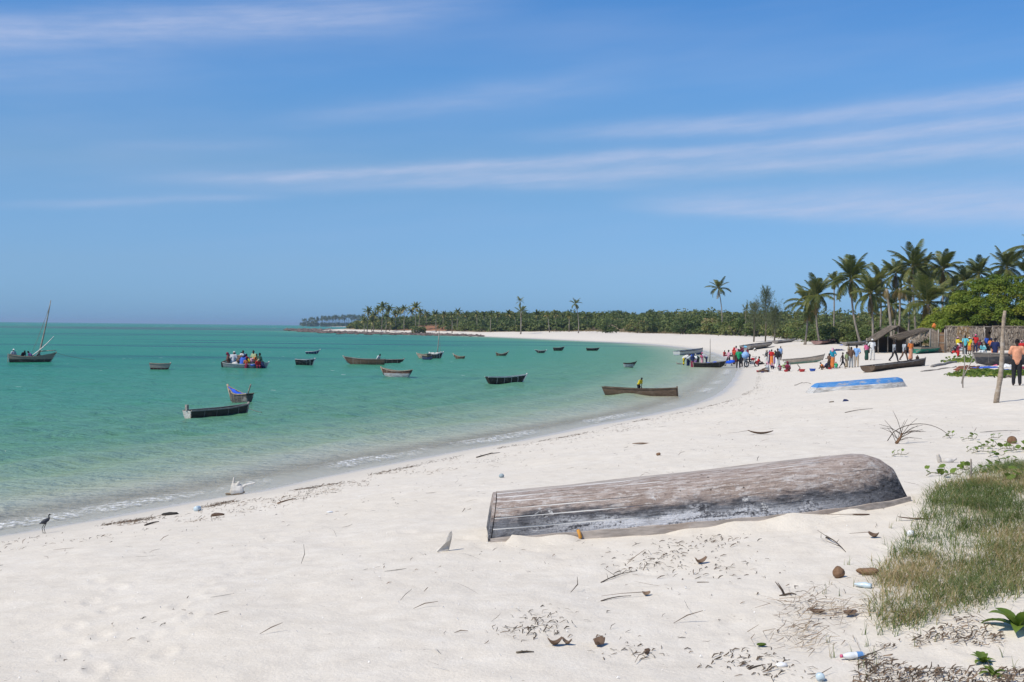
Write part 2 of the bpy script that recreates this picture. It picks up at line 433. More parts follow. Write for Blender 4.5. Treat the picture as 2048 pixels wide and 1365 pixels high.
# ------------------------------------------------------------------ the sea
def water_material():
    m, n, b = material('sea_water', rough=0.16, spec=0.22)
    pos = n.new('ShaderNodeNewGeometry').outputs['Position']
    px_, py_, pz_ = n.sep(pos)
    d = n.math('MULTIPLY', n.attr('shore').outputs['Fac'], -1.0)       # metres out from the water line
    lo = n.noise(n.mapping(pos, (0.010, 0.035, 1)), 1.0, 4, 0.6)
    mid = n.noise(n.mapping(pos, (0.05, 0.16, 1)), 1.0, 4, 0.6)
    dd = n.math('ADD', d, n.math('MULTIPLY', n.math('SUBTRACT', mid, 0.5), n.rng(d, 0, 40, 1.5, 16.0)))
    c = n.ramp(n.math('DIVIDE', dd, 60.0), [
        (0.0, (0.66, 0.60, 0.49)), (0.03, (0.57, 0.54, 0.41)), (0.08, (0.335, 0.425, 0.265)), (0.18, (0.135, 0.310, 0.160)),
        (0.40, (0.074, 0.285, 0.160)), (1.0, (0.032, 0.246, 0.148))])
    # sandy shoals and beds of sea grass on the floor of the lagoon
    c = n.mix(n.math('MULTIPLY', n.rng(lo, 0.50, 0.66), n.rng(d, 20, 60, 0, 0.75)), c, (0.024, 0.140, 0.112))
    c = n.mix(n.math('MULTIPLY', n.rng(lo, 0.44, 0.30), n.rng(d, 20, 60, 0, 0.55)), c, (0.062, 0.265, 0.165))
    far = n.rng(py_, 700, 2600)
    c = n.mix(far, c, (0.020, 0.215, 0.140))
    # the weedy reef flat that runs out from the headland
    reefn = n.noise(n.mapping(pos, (0.004, 0.012, 1)), 1.0, 5, 0.6)
    reef = n.math('MULTIPLY', n.rng(py_, 620, 760), n.rng(py_, 1500, 1050))
    reef = n.math('MULTIPLY', reef, n.rng(px_, -560, -200))
    reef = n.math('MULTIPLY', reef, n.rng(reefn, 0.36, 0.56))
    c = n.mix(n.math('MULTIPLY', reef, 0.85), c, (0.075, 0.095, 0.092))
    # narrow channels of dark sea grass
    def streak(y0, hw, x0, x1, amt, c, seed):
        wv = n.noise(n.mapping(pos, (0.02, 0.0, 1), loc=(seed, 0, 0)), 1.0, 3, 0.6)
        yy = n.math('ADD', py_, n.math('MULTIPLY', n.math('SUBTRACT', wv, 0.5), hw * 3.0))
        k = n.math('EXPONENT', n.math('MULTIPLY', n.math('POWER', n.math('DIVIDE', n.math('SUBTRACT', yy, y0), hw), 2.0), -1.0))
        k = n.math('MULTIPLY', k, n.math('MULTIPLY', n.rng(px_, x0 - 14, x0 + 14), n.rng(px_, x1 + 14, x1 - 14)))
        return n.mix(n.math('MULTIPLY', k, amt), c, (0.012, 0.072, 0.092))
    c = streak(236, 4.5, -70, -8, 0.85, c, 1.0)
    c = streak(250, 6.0, -30, 30, 0.45, c, 5.0)
    c = streak(300, 14.0, -40, 40, 0.35, c, 9.0)
    c = streak(86, 1.4, -13, -3, 0.5, c, 3.0)
    c = streak(130, 7.0, -70, -20, 0.40, c, 13.0)
    c = streak(410, 30.0, -160, -20, 0.3, c, 21.0)
    # white water: the little breakers on the edge and flecks further out
    alongn = n.noise(n.mapping(pos, (0.16, 0.12, 1)), 1.0, 2, 0.5)
    lace = n.noise(n.mapping(pos, (5.5, 5.5, 1)), 1.0, 6, 0.78)
    dj = n.math('ADD', d, n.math('MULTIPLY', n.math('SUBTRACT', n.noise(n.mapping(pos, (0.9, 0.9, 1)), 1.0, 3, 0.6), 0.5), 0.9))
    front = n.math('MULTIPLY', n.rng(dj, 0.25, 0.8), n.rng(dj, 1.7, 0.9))
    foam = n.math('MULTIPLY', n.math('MULTIPLY', front, n.rng(alongn, 0.40, 0.58)), n.rng(lace, 0.42, 0.60))
    edge = n.math('MULTIPLY', n.rng(d, 0.32, 0.0), n.rng(lace, 0.44, 0.56))
    foam = n.math('MAXIMUM', foam, n.math('MULTIPLY', edge, 0.55))
    fl = n.vor(n.mapping(pos, (1.1, 2.6, 1)), 1.0); flb = n.vor(n.mapping(pos, (0.05, 0.025, 1), loc=(7, 3, 0)), 1.0)
    cap = n.math('MULTIPLY', n.math('LESS_THAN', fl.outputs['Distance'], 0.20), n.math('GREATER_THAN', n.sep(fl.outputs['Color'])[0], 0.991))
    cap = n.math('MULTIPLY', cap, n.rng(d, 8, 25))
    capf = n.math('MULTIPLY', n.math('LESS_THAN', flb.outputs['Distance'], 0.2), n.math('GREATER_THAN', n.sep(flb.outputs['Color'])[0], 0.86))
    capf = n.math('MULTIPLY', capf, n.rng(py_, 700, 1500))
    foam = n.math('MAXIMUM', foam, n.math('MULTIPLY', n.math('MAXIMUM', cap, capf), 0.7))
    c = n.mix(foam, c, (0.80, 0.81, 0.80))
    # ripples: long crests roughly across the wind, finer chop on top
    w1 = n.noise(n.mapping(pos, (0.9, 2.4, 1), rot=(0, 0, R(-14))), 1.0, 4, 0.58, 0.4)
    w2 = n.noise(n.mapping(pos, (4.5, 9.0, 1), rot=(0, 0, R(9))), 1.0, 3, 0.6)
    w0 = n.noise(n.mapping(pos, (0.12, 0.42, 1), rot=(0, 0, R(-8))), 1.0, 3, 0.55)
    hgt = n.math('ADD', n.math('ADD', n.math('MULTIPLY', w1, 0.20), n.math('MULTIPLY', w2, 0.045)), n.math('MULTIPLY', w0, 0.30))
    nb = n.bump(hgt, 1.0, 1.0)
    # body colour of the lit water, and a sky reflection that wave slopes keep from reaching full strength at grazing angles
    df = n.new('ShaderNodeBsdfDiffuse'); n.l.new(c, df.inputs[0]); n.l.new(n.bump(hgt, 1.0, 1.9), df.inputs['Normal'])
    gl = n.new('ShaderNodeBsdfGlossy'); n.put(gl.inputs['Roughness'], n.rng(py_, 20, 400, 0.10, 0.26)); n.l.new(nb, gl.inputs['Normal'])
    lw = n.new('ShaderNodeFresnel'); lw.inputs['IOR'].default_value = 1.33; n.l.new(nb, lw.inputs['Normal'])
    fac = n.math('MULTIPLY', n.rng(lw.outputs[0], 0.02, 0.85, 0.03, n.rng(py_, 25, 140, 0.36, 0.29), smooth=False), n.math('SUBTRACT', 1.0, foam))
    body = n.new('ShaderNodeMixShader'); n.put(body.inputs[0], fac); n.l.new(df.outputs[0], body.inputs[1]); n.l.new(gl.outputs[0], body.inputs[2])
    # the film of water thins to nothing on the sand
    tr = n.new('ShaderNodeBsdfTransparent'); tr.inputs[0].default_value = (0.96, 0.98, 0.96, 1)
    mx = n.new('ShaderNodeMixShader')
    al = n.math('MAXIMUM', n.rng(d, 0.0, 3.2, 0.16, 1.0), foam)
    n.put(mx.inputs[0], al)
    n.l.new(tr.outputs[0], mx.inputs[1]); n.l.new(body.outputs[0], mx.inputs[2])
    out = m.node_tree.nodes['Material Output']
    n.l.new(mx.outputs[0], out.inputs['Surface'])
    m.node_tree.nodes.remove(b)
    return m
fa = np.arange(-32, 32.001, 0.2); ba = np.arange(36, 324.1, 6.0)
angs = np.radians(np.concatenate([fa, ba, [328.0]]))
rings = np.concatenate([np.geomspace(8, 120, 330), np.geomspace(121.5, 900, 150), np.geomspace(930, 24000, 40)])
X, Y, Q = polar_grid(rings, angs)
S = shore_dist(X, Y)
D = -S
dist = np.hypot(X, Y)
amp = (1 - sstep(dist, 60, 260)) * sstep(D, 0.3, 10)
Zw = amp * ((fnoise(X / 2.2 + Y * 0.12, Y / 0.85 - X * 0.2, 31, 3) - 0.5) * 0.20 + (fnoise(X / 9.0, Y / 3.2 - X * 0.06, 41, 2) - 0.5) * 0.16)
along = fnoise(X / 7.0, Y / 7.0, 51, 2)
Zw = Zw + 0.085 * np.exp(-((D - 1.05) / 0.34) ** 2) * sstep(along, 0.45, 0.6) * (1 - sstep(dist, 80, 200))
Zw = Zw + 0.05 * np.exp(-((D - 3.6 - along * 2) / 0.7) ** 2) * (1 - sstep(dist, 80, 200))
swell = fnoise(X / 14.0, Y / 14.0, 57, 2)
Zw = Zw + 0.055 * np.sin(2 * PI * (D / 2.7 + 1.6 * swell)) * sstep(D, 1.5, 5) * (1 - sstep(D, 16, 34)) * (1 - sstep(dist, 70, 160)) * (0.35 + 1.1 * fnoise(X / 4.0, Y / 4.0, 59, 2))
keep = S < 6.0
kq = keep[Q].any(1)
Q = Q[kq]
used = np.unique(Q); remap = np.full(len(X), -1); remap[used] = np.arange(len(used))
me = np_mesh('sea', np.stack([X, Y, Zw], 1)[used], remap[Q])
fattr(me, 'shore', S[used])
sea = link(bpy.data.objects.new('sea_water', me), mat=water_material())
tag(sea, kind='structure')

# ------------------------------------------------------------------ vegetation
def leaf_material(name, stops, trans=0.3, rough=0.55, obj_var=0.15):
    m, n, b = material(name, rough=rough, spec=0.25)
    t = n.attr('tone').outputs['Fac']
    oi = n.new('ShaderNodeObjectInfo').outputs['Random']
    t = n.math('ADD', t, n.math('MULTIPLY', n.math('SUBTRACT', oi, 0.5), obj_var), clamp=True)
    c = n.ramp(t, stops)
    n.l.new(c, b.inputs['Base Color'])
    tl = n.new('ShaderNodeBsdfTranslucent'); n.l.new(n.mix(1.0, c, (1.15, 1.2, 0.7), 'MULTIPLY'), tl.inputs[0])
    mx = n.new('ShaderNodeMixShader'); mx.inputs[0].default_value = trans
    n.l.new(b.outputs[0], mx.inputs[1]); n.l.new(tl.outputs[0], mx.inputs[2])
    n.l.new(mx.outputs[0], m.node_tree.nodes['Material Output'].inputs['Surface'])
    return m
def bark_material(name, c0, c1, rings=0.0):
    m, n, b = material(name, rough=0.9, spec=0.1)
    tc = n.new('ShaderNodeTexCoord').outputs['Object']
    f = n.noise(n.mapping(tc, (3, 3, 0.8)), 2.0, 4, 0.6)
    c = n.mix(n.rng(f, 0.3, 0.7), c0, c1)
    n.l.new(c, b.inputs['Base Color'])
    n.l.new(n.bump(n.noise(n.mapping(tc, (1.5, 1.5, 8.0)), 2.5, 3, 0.6), 0.6, 0.03), b.inputs['Normal'])
    return m
M = {}
M['palm'] = leaf_material('palm_leaf', [(0.0, (0.042, 0.064, 0.015)), (0.5, (0.115, 0.138, 0.034)), (0.8, (0.24, 0.215, 0.062)), (1.0, (0.38, 0.29, 0.11))], 0.28, 0.45, 0.25)
M['palm_dry'] = leaf_material('dry_palm_leaf', [(0.0, (0.11, 0.08, 0.03)), (0.6, (0.26, 0.19, 0.075)), (1.0, (0.38, 0.28, 0.12))], 0.2, 0.7)
M['scrub'] = leaf_material('scrub_leaf', [(0.0, (0.046, 0.076, 0.020)), (0.35, (0.105, 0.142, 0.036)), (0.65, (0.175, 0.190, 0.055)), (0.85, (0.22, 0.20, 0.075)), (1.0, (0.27, 0.185, 0.095))], 0.25)
M['tree'] = leaf_material('broad_leaf', [(0.0, (0.050, 0.090, 0.012)), (0.5, (0.165, 0.225, 0.024)), (1.0, (0.32, 0.32, 0.045))], 0.30)
M['casuarina'] = leaf_material('casuarina_needle', [(0.0, (0.060, 0.085, 0.040)), (1.0, (0.19, 0.21, 0.11))], 0.35, 0.7)
M['trunk'] = bark_material('palm_bark', (0.17, 0.14, 0.11), (0.34, 0.30, 0.25))
M['bark'] = bark_material('bark', (0.11, 0.09, 0.065), (0.25, 0.21, 0.16))
M['coconut'] = material('coconut_husk', (0.20, 0.12, 0.04), 0.6)[0]

def tube(pts, rad, sides=8, cap=True):
    """tapered tube along points, as (verts, faces)"""
    V = []; Fc = []
    pts = [Vector(p) for p in pts]
    up = Vector((0.13, 0.97, 0.2))
    for i, p in enumerate(pts):
        t = (pts[min(i + 1, len(pts) - 1)] - pts[max(i - 1, 0)])
        if t.length < 1e-9: t = Vector((0, 0, 1))
        t.normalize()
        a = t.cross(up)
        if a.length < 1e-4: a = t.cross(Vector((1, 0, 0)))
        a.normalize(); bb = t.cross(a)
        r = rad[i] if hasattr(rad, '__len__') else rad
        for k in range(sides):
            w = 2 * PI * k / sides
            V.append(p + (a * math.cos(w) + bb * math.sin(w)) * r)
    for i in range(len(pts) - 1):
        for k in range(sides):
            k2 = (k + 1) % sides
            Fc.append((i * sides + k, i * sides + k2, (i + 1) * sides + k2, (i + 1) * sides + k))
    if cap:
        Fc.append(tuple(range(sides - 1, -1, -1))); n0 = (len(pts) - 1) * sides
        Fc.append(tuple(range(n0, n0 + sides)))
    return [tuple(v) for v in V], Fc
class MB:
    """collects shapes and makes one mesh object of them"""
    def __init__(s): s.V = []; s.F = []
    def add(s, vf, mat=None):
        v, f = vf; o = len(s.V)
        s.V += [tuple(mat @ Vector(p)) for p in v] if mat is not None else [tuple(p) for p in v]
        s.F += [tuple(i + o for i in q) for q in f]; return s
    def tube(s, pts, rad, sides=8): return s.add(tube(pts, rad, sides))
    def box(s, c, d, mat=None):
        x, y, z = d[0] / 2, d[1] / 2, d[2] / 2
        v = [(c[0] + i * x, c[1] + j * y, c[2] + k * z) for i in (-1, 1) for j in (-1, 1) for k in (-1, 1)]
        return s.add((v, [(0, 1, 3, 2), (4, 6, 7, 5), (0, 4, 5, 1), (2, 3, 7, 6), (0, 2, 6, 4), (1, 5, 7, 3)]), mat)
    def mesh(s, name, smooth=True):
        me = bpy.data.meshes.new(name); me.from_pydata(s.V, [], s.F); me.update()
        if smooth: me.polygons.foreach_set('use_smooth', [True] * len(me.polygons))
        return me
    def build(s, name, mat, parent=None, smooth=True):
        ob = bpy.data.objects.new(name, s.mesh(name, smooth)); return link(ob, parent, mat)

def frond_mesh(bend, seed, nleaf=40, dry=False, hang=0.9):
    rs = random.Random(seed)
    n = 13; pts = [Vector((0, 0, 0))]; th = 0.0
    for i in range(n - 1):
        th = -bend * ((i + 1) / (n - 1)) ** 1.35
        pts.append(pts[-1] + Vector((math.cos(th), rs.uniform(-.03, .03), math.sin(th))) / (n - 1))
    V, Fc = tube(pts, [0.013 * (1 - 0.85 * i / (n - 1)) + 0.0015 for i in range(n)], 4, False)
    tone = [0.75] * len(V)
    def P(t):
        f = t * (n - 1); i = min(int(f), n - 2); return pts[i].lerp(pts[i + 1], f - i), (pts[i + 1] - pts[i]).normalized()
    for k in range(nleaf):
        t = 0.14 + 0.86 * k / (nleaf - 1)
        ln = 0.30 * math.sin(PI * (0.14 + 0.80 * ((t - 0.14) / 0.86))) ** 0.7 * rs.uniform(0.85, 1.1)
        for sgn in (-1, 1):
            p, tg = P(min(t + rs.uniform(-.008, .008), 1.0))
            side = tg.cross(Vector((0, 0, 1))); side.normalize(); side *= sgn
            nrm = side.cross(tg) * sgn
            d1 = (side * 0.80 + tg * 0.55 + Vector((0, 0, 1)) * (0.12 - 0.45 * hang * rs.uniform(.6, 1.2))).normalized()
            d2 = (d1 + Vector((0, 0, -1)) * hang * rs.uniform(.6, 1.3)).normalized()
            w = 0.0115
            a = p + tg * w; b_ = p - tg * w
            q = p + d1 * ln * 0.5; qa = q + tg * w * 1.05; qb = q - tg * w * 1.05
            tip = q + d2 * ln * 0.5
            o = len(V); V += [tuple(a), tuple(b_), tuple(qb), tuple(qa), tuple(tip)]
            Fc += [(o, o + 1, o + 2, o + 3), (o + 3, o + 2, o + 4)]
            tn = rs.uniform(0.15, 0.6) + (0.25 if rs.random() < .1 else 0)
            tone += [tn, tn, tn + .03, tn + .03, tn + 0.12]
    me = bpy.data.meshes.new('frond'); me.from_pydata(V, [], Fc); me.update()
    fattr(me, 'tone', np.clip(tone, 0, 1))
    me.materials.append(M['palm_dry'] if dry else M['palm'])
    return me
FR_UP = [frond_mesh(b, 10 + i, 42, hang=0.6) for i, b in enumerate((0.55, 0.8))]
FR_MID = [frond_mesh(b, 20 + i, 42, hang=0.95) for i, b in enumerate((1.0, 1.25, 1.5))]
FR_LOW = [frond_mesh(b, 30 + i, 42, hang=1.2) for i, b in enumerate((1.2, 1.6))]
FR_DRY = [frond_mesh(b, 40 + i, 26, True, 1.1) for i, b in enumerate((1.0, 1.4))]

def trunk_mb(base, top, r0, r1, bow, seed, rings=16):
    rs = random.Random(seed); pts = []; rad = []
    side = Vector((bow, rs.uniform(-.3, .3) * bow, 0))
    for i in range(rings):
        t = i / (rings - 1)
        p = base.lerp(top, t) + side * math.sin(PI * t) * 1.0
        pts.append(p)
        flare = 1.0 + 0.6 * max(0, 1 - t * 9)
        rad.append((r0 + (r1 - r0) * t) * flare * (1.05 if i % 2 else 0.96))
    return MB().tube(pts, rad, 9)
def palm(crown_px, base_px, depth, flen_px, label, group, n=19, bow=0.3, seed=0, dead=False, dry=3, sparse=1.0, r=0.15):
    """a coconut palm: the trunk from the ground to the crown, and every frond a part"""
    rs = random.Random(seed * 7 + 3)
    top = at(crown_px[0], crown_px[1], depth)
    b0 = at(base_px, 660, depth)
    root = empty('coconut_palm', (b0.x, b0.y + rs.uniform(-.5, .5), 0))
    root.location.z = hz(b0.x, root.location.y) - 0.1
    tag(root, label, 'palm tree', group)
    lt = top - root.location
    tr = trunk_mb(Vector((0, 0, 0)), lt, r, r * 0.72, bow, seed).build('trunk', M['trunk'], root)
    fl = flen_px * depth / FOC * (1.04 if flen_px > 30 else 1.0)
    for k in range(n):
        u = k / max(n - 1, 1)
        if dead:
            me = rs.choice(FR_DRY); pitch = R(rs.uniform(-75, -20)); L = fl * rs.uniform(.5, 1.0)
        elif u < 0.42: me = rs.choice(FR_UP); pitch = R(rs.uniform(46, 88)); L = fl * rs.uniform(.75, 1.12)
        elif u < 0.74: me = rs.choice(FR_MID); pitch = R(rs.uniform(8, 50)); L = fl * rs.uniform(.8, 1.12)
        else: me = rs.choice(FR_LOW); pitch = R(rs.uniform(-38, 8)); L = fl * rs.uniform(.8, 1.0)
        o = bpy.data.objects.new('frond', me); COL.objects.link(o); o.parent = root
        yaw = k * 2.39996 + rs.uniform(-.35, .35)
        o.location = lt + Vector((math.cos(yaw), math.sin(yaw), 0)) * r * 0.5 + Vector((0, 0, rs.uniform(-.15, .1)))
        o.rotation_euler = Euler((rs.uniform(-.3, .3), -pitch, yaw), 'XYZ')
        o.scale = (L, L * rs.uniform(.9, 1.1), L)
    for k in range(0 if dead else dry):
        o = bpy.data.objects.new('dead_frond', rs.choice(FR_DRY)); COL.objects.link(o); o.parent = root
        yaw = rs.uniform(0, 2 * PI); L = fl * rs.uniform(.55, .85)
        o.location = lt + Vector((0, 0, -.2)); o.rotation_euler = Euler((0, R(rs.uniform(40, 78)), yaw)); o.scale = (L, L, L)
    if flen_px > 30:
        for k in range(5):
            nut = MB()
            w = rs.uniform(0, 2 * PI); c = lt + Vector((math.cos(w) * .3, math.sin(w) * .3, -.3 - rs.uniform(0, .25)))
            v = [tuple(c + Vector(q) * .12) for q in ((1, 0, 0), (-1, 0, 0), (0, 1, 0), (0, -1, 0), (0, 0, 1.2), (0, 0, -1.2))]
            nut.add((v, [(0, 2, 4), (2, 1, 4), (1, 3, 4), (3, 0, 4), (2, 0, 5), (1, 2, 5), (3, 1, 5), (0, 3, 5)])).build('coconut', M['coconut'], root)
    return root
G1 = 'coconut palms of the grove behind the huts'
grove = [
 ((1614, 607), 1609, 190, 44, 17, .2, 'low left palm of the pair standing at the open end of the grove'),
 ((1634, 592), 1642, 186, 46, 21, -.3, 'taller right palm of the pair at the open end of the grove'),
 ((1668, 563), 1666, 250, 22, 15, .1, 'slim distant palm with small crown between the pair and the grove'),
 ((1702, 560), 1722, 172, 54, 24, -.4, 'tall leaning palm at the left edge of the grove'),
 ((1741, 588), 1746, 160, 52, 22, .15, 'palm with low drooping crown just right of the tall leaning one'),
 ((1792, 548), 1788, 190, 38, 18, .2, 'short palm behind the yellow tufted trunk'),
 ((1826, 533), 1834, 182, 50, 22, -.2, 'palm with the highest crown in the middle of the grove'),
 ((1886, 540), 1880, 180, 46, 21, .2, 'palm with tall spiky crown right of the grove middle'),
 ((1856, 606), 1838, 150, 62, 20, .3, 'young broad palm with long arching fronds behind the thatched shelter'),
 ((1858, 566), 1862, 200, 38, 18, .1, 'palm half hidden between the two highest crowns'),
 ((1820, 572), 1815, 195, 40, 18, .1, 'dark palm filling the middle of the grove'),
 ((1906, 582), 1912, 185, 42, 19, -.2, 'drooping palm just left of the big green tree'),
 ((1958, 548), 1955, 190, 38, 18, .2, 'palm rising behind the left shoulder of the green tree'),
 ((1990, 560), 1992, 200, 34, 16, .1, 'small palm behind the top of the green tree'),
 ((2014, 536), 2010, 185, 46, 20, -.2, 'tall palm behind the top of the green tree'),
 ((2084, 498), 2080, 160, 70, 20, .3, 'big palm whose fronds reach in over the right edge'),
 ((1760, 560), 1758, 200, 38, 16, .2, 'dark palm between the drooping one and the yellow tufted trunk'),
 ((1846, 545), 1850, 205, 36, 16, .1, 'far palm just right of the highest crown'),
 ((1930, 566), 1926, 195, 40, 17, .1, 'palm between the spiky crown and the green tree'),
 ((1782, 612), 1779, 185, 40, 17, .1, 'low dark palm behind the bare leaning trunk'),
 ((2062, 556), 2066, 175, 48, 18, .2, 'palm low behind the green tree at the right edge'),
]
for i, (c, b, d, fl, n, bow, lab) in enumerate(grove):
    palm(c, b, d, fl, lab, G1, n=n + 5, bow=bow, seed=50 + i, dry=5, r=0.17)
palm((1773, 578), 1783, 150, 26, 'bare leaning palm trunk topped by a withered yellow tuft', G1, n=7, bow=.1, seed=81, dead=True, r=0.20)
palm((1800, 577), 1797, 172, 30, 'palm with a withered orange tuft and hanging dead fronds', G1, n=9, bow=.1, seed=83, dead=True, r=0.16)
G2 = 'single palms standing above the scrub'
palm((1437, 577), 1443, 350, 27, 'tallest lone palm standing clear above the scrub', G2, n=18, bow=.5, seed=91, dry=2, r=.17)
palm((1151, 608), 1157, 430, 15, 'lone wind swept palm above the far beach', G2, n=14, bow=.5, seed=92, dry=1, r=.17)
palm((1040, 603), 1042, 450, 12, 'taller of two palms growing close together on the far shore', G2, n=12, bow=.1, seed=93, dry=1, r=.17)
palm((1043, 624), 1041, 446, 16, 'lower of two palms growing close together on the far shore', G2, n=14, bow=.1, seed=94, dry=2, r=.17)
palm((1491, 622), 1490, 310, 14, 'small lone palm left of the feathery casuarina', G2, n=12, bow=.1, seed=95, dry=1, r=.13)

def small_palm_mesh(seed, n=16):
    """crown of a far palm as one mesh, frond length 1"""
    rs = random.Random(seed); V = []; Fc = []; tone = []
    for k in range(n):
        u = k / (n - 1); yaw = k * 2.4 + rs.uniform(-.3, .3)
        el0 = R(80 - 105 * u + rs.uniform(-10, 10)); bend = rs.uniform(.7, 1.5); L = rs.uniform(.8, 1.05)
        p = Vector((0, 0, 0)); th = el0; w = .02; prev = None
        tn = rs.uniform(.15, .55) if u < .8 else rs.uniform(.5, .95)
        for i in range(6):
            t = i / 5; hw = (.05 + .24 * math.sin(PI * min(1, .15 + .8 * t))) * .55
            d = Vector((math.cos(yaw) * math.cos(th), math.sin(yaw) * math.cos(th), math.sin(th)))
            sd = Vector((-math.sin(yaw), math.cos(yaw), 0)); dn = Vector((0, 0, -.75))
            o = len(V); V += [tuple(p), tuple(p + (sd + dn) * hw), tuple(p + (-sd + dn) * hw)]; tone += [tn, tn + .08, tn + .08]
            if prev is not None:
                if (i + k) % 2 == 0 or rs.random() < .8:
                    Fc += [(prev, o, o + 1, prev + 1), (prev, prev + 2, o + 2, o)]
            prev = o; p = p + d * L / 5; th -= bend / 5
    me = bpy.data.meshes.new('crown'); me.from_pydata(V, [], Fc); me.update()
    fattr(me, 'tone', np.clip(tone, 0, 1)); me.materials.append(M['palm'])
    return me
SP = [small_palm_mesh(200 + i) for i in range(4)]
TRK = MB().tube([(0, 0, 0), (0.02, 0, .35), (0.0, 0.01, .7), (0, 0, 1)], [.028, .018, .016, .014], 6).mesh('trunk')
def far_palm(px, py, depth, flen, label, group, seed):
    rs = random.Random(seed)
    top = at(px, py, depth); bx = top.x + rs.uniform(-1, 1)
    root = empty('coconut_palm', (bx, depth, hz(bx, depth) - .1)); tag(root, label, 'palm tree', group)
    lt = top - root.location
    t = bpy.data.objects.new('trunk', TRK); link(t, root, M['trunk']); t.scale = (9, 9, lt.length)
    t.rotation_euler = lt.to_track_quat('Z', 'Y').to_euler()
    c = bpy.data.objects.new('crown', SP[seed % 4]); link(c, root); c.location = lt; L = flen * depth / FOC
    c.scale = (L, L, L); c.rotation_euler = (0, 0, rs.uniform(0, 6.28))
    return root
G3 = 'palms on the headland across the bay'
hp = [(728, 640, 13), (744, 643, 14), (762, 640, 13), (783, 642, 13), (812, 640, 13), (737, 622, 15), (748, 630, 14), (756, 620, 14), (766, 613, 16), (779, 619, 15), (772, 632, 14), (790, 628, 14), (799, 621, 14), (808, 618, 13), (823, 622, 14), (832, 614, 16), (841, 625, 13),
      (853, 628, 11), (871, 627, 12), (888, 629, 11), (905, 629, 12), (916, 624, 13), (931, 630, 11), (953, 628, 11), (968, 629, 11), (981, 629, 11), (996, 630, 11), (1018, 628, 13), (1030, 632, 11),
      (1074, 628, 13), (1095, 629, 11), (1110, 628, 12), (1126, 632, 11), (1138, 631, 10), (1172, 632, 12)]
for i, (x, y, fl) in enumerate(hp):
    dpt = 618 - max(0, x - 760) * 0.38 + 14 * ((i * 7) % 5 - 2)
    lab = 'tall palm in the dense clump on the tip of the headland' if x < 846 else 'low palm crown showing above the scrub of the far shore'
    far_palm(x, y, dpt, fl, lab, G3 + (', tip clump' if x < 846 else ', along the far shore'), 300 + i)

# the far spit: a mass of palms some two and a half kilometres off
def merge_instances(parts):
    """parts: list of (mesh, 4x4) joined with numpy into V, F(tri/quad padded separately), tone"""
    Vs = []; Fq = []; Ft = []; Ts = []; o = 0
    for me, mt in parts:
        n = len(me.vertices); co = np.empty(n * 3, np.float32); me.vertices.foreach_get('co', co)
        co = co.reshape(-1, 3) @ np.array(mt.to_3x3()).T + np.array(mt.translation)
        Vs.append(co)
        if 'tone' in me.attributes:
            t = np.empty(n, np.float32); me.attributes['tone'].data.foreach_get('value', t)
        else: t = np.full(n, .2, np.float32)
        Ts.append(t)
        for p in me.polygons: (Fq if len(p.vertices) == 4 else Ft).append([v + o for v in p.vertices])
        o += n
    return Vs, Fq, Ft, Ts
rs = random.Random(77); parts = []
for i in range(84):
    px = 606 + 150 * (i / 83) ** 0.9 + rs.uniform(-2, 2); dpt = 2640 + rs.uniform(0, 60)
    toppy = 641 - 7 * sstep(px, 606, 665) + rs.uniform(-2.5, 5.5); tp = at(px, toppy, dpt); L = rs.uniform(4.2, 5.4) * 1.25
    parts.append((SP[i % 4], Matrix.Translation(tp) @ Matrix.Rotation(rs.uniform(0, 6), 4, 'Z') @ Matrix.Scale(L, 4)))
    bz = 1.8
    parts.append((TRK, Matrix.Translation((tp.x, tp.y, bz)) @ Matrix.Diagonal((16, 16, tp.z - bz, 1))))
    for k in range(2):
        parts.append((SP[(i + k) % 4], Matrix.Translation((tp.x + rs.uniform(-6, 6), dpt - 10, rs.uniform(2.5, 7))) @ Matrix.Scale(L * rs.uniform(.8, 1.1), 4)))
Vs, Fq, Ft, Ts = merge_instances(parts)
me = bpy.data.meshes.new('far_palm_wood'); me.from_pydata(np.concatenate(Vs).tolist(), [], Fq + Ft); me.update()
fattr(me, 'tone', np.concatenate(Ts)); 
tag(link(bpy.data.objects.new('far_palm_wood', me), mat=M['palm']), 'hazy belt of palms on the farthest spit', 'palm wood', kind='stuff')

# ---- leafy clumps
def leaf_cloud(balls, size, rng, up=0.35, aspect=1.6):
    """leaf quads spread over lumps; balls: rows of (x, y, z, rx, ry, rz, count, tone)"""
    B = np.asarray(balls, float); cnt = B[:, 6].astype(int); idx = np.repeat(np.arange(len(B)), cnt); n = len(idx)
    d = rng.normal(size=(n, 3)); d /= np.linalg.norm(d, axis=1)[:, None]
    d[:, 2] = np.where(d[:, 2] < -0.35, -d[:, 2], d[:, 2])
    rad = rng.uniform(0.72, 1.05, n)
    c = B[idx, :3] + d * B[idx, 3:6] * rad[:, None]
    nr = d + rng.normal(size=(n, 3)) * 0.55; nr[:, 2] += up
    nr /= np.linalg.norm(nr, axis=1)[:, None]
    t = np.cross(nr, rng.normal(size=(n, 3))); t /= np.linalg.norm(t, axis=1)[:, None] + 1e-9
    b = np.cross(nr, t)
    sz = (size * rng.uniform(0.55, 1.25, n))[:, None]
    V = np.stack([c - t * sz * aspect / 2, c + b * sz / 2 + nr * sz * .12, c + t * sz * aspect / 2, c - b * sz / 2 + nr * sz * .12], 1).reshape(-1, 3)
    Fq = np.arange(n * 4).reshape(-1, 4)
    tone = np.clip(B[idx, 7] + rng.normal(size=n) * 0.10, 0, 1)
    return V, Fq, np.repeat(tone, 4)
def cloud_mesh(name, balls, size, rng, **kw):
    V, Fq, T = leaf_cloud(balls, size, rng, **kw)
    me = np_mesh(name, V, Fq, smooth=False); fattr(me, 'tone', T); return me
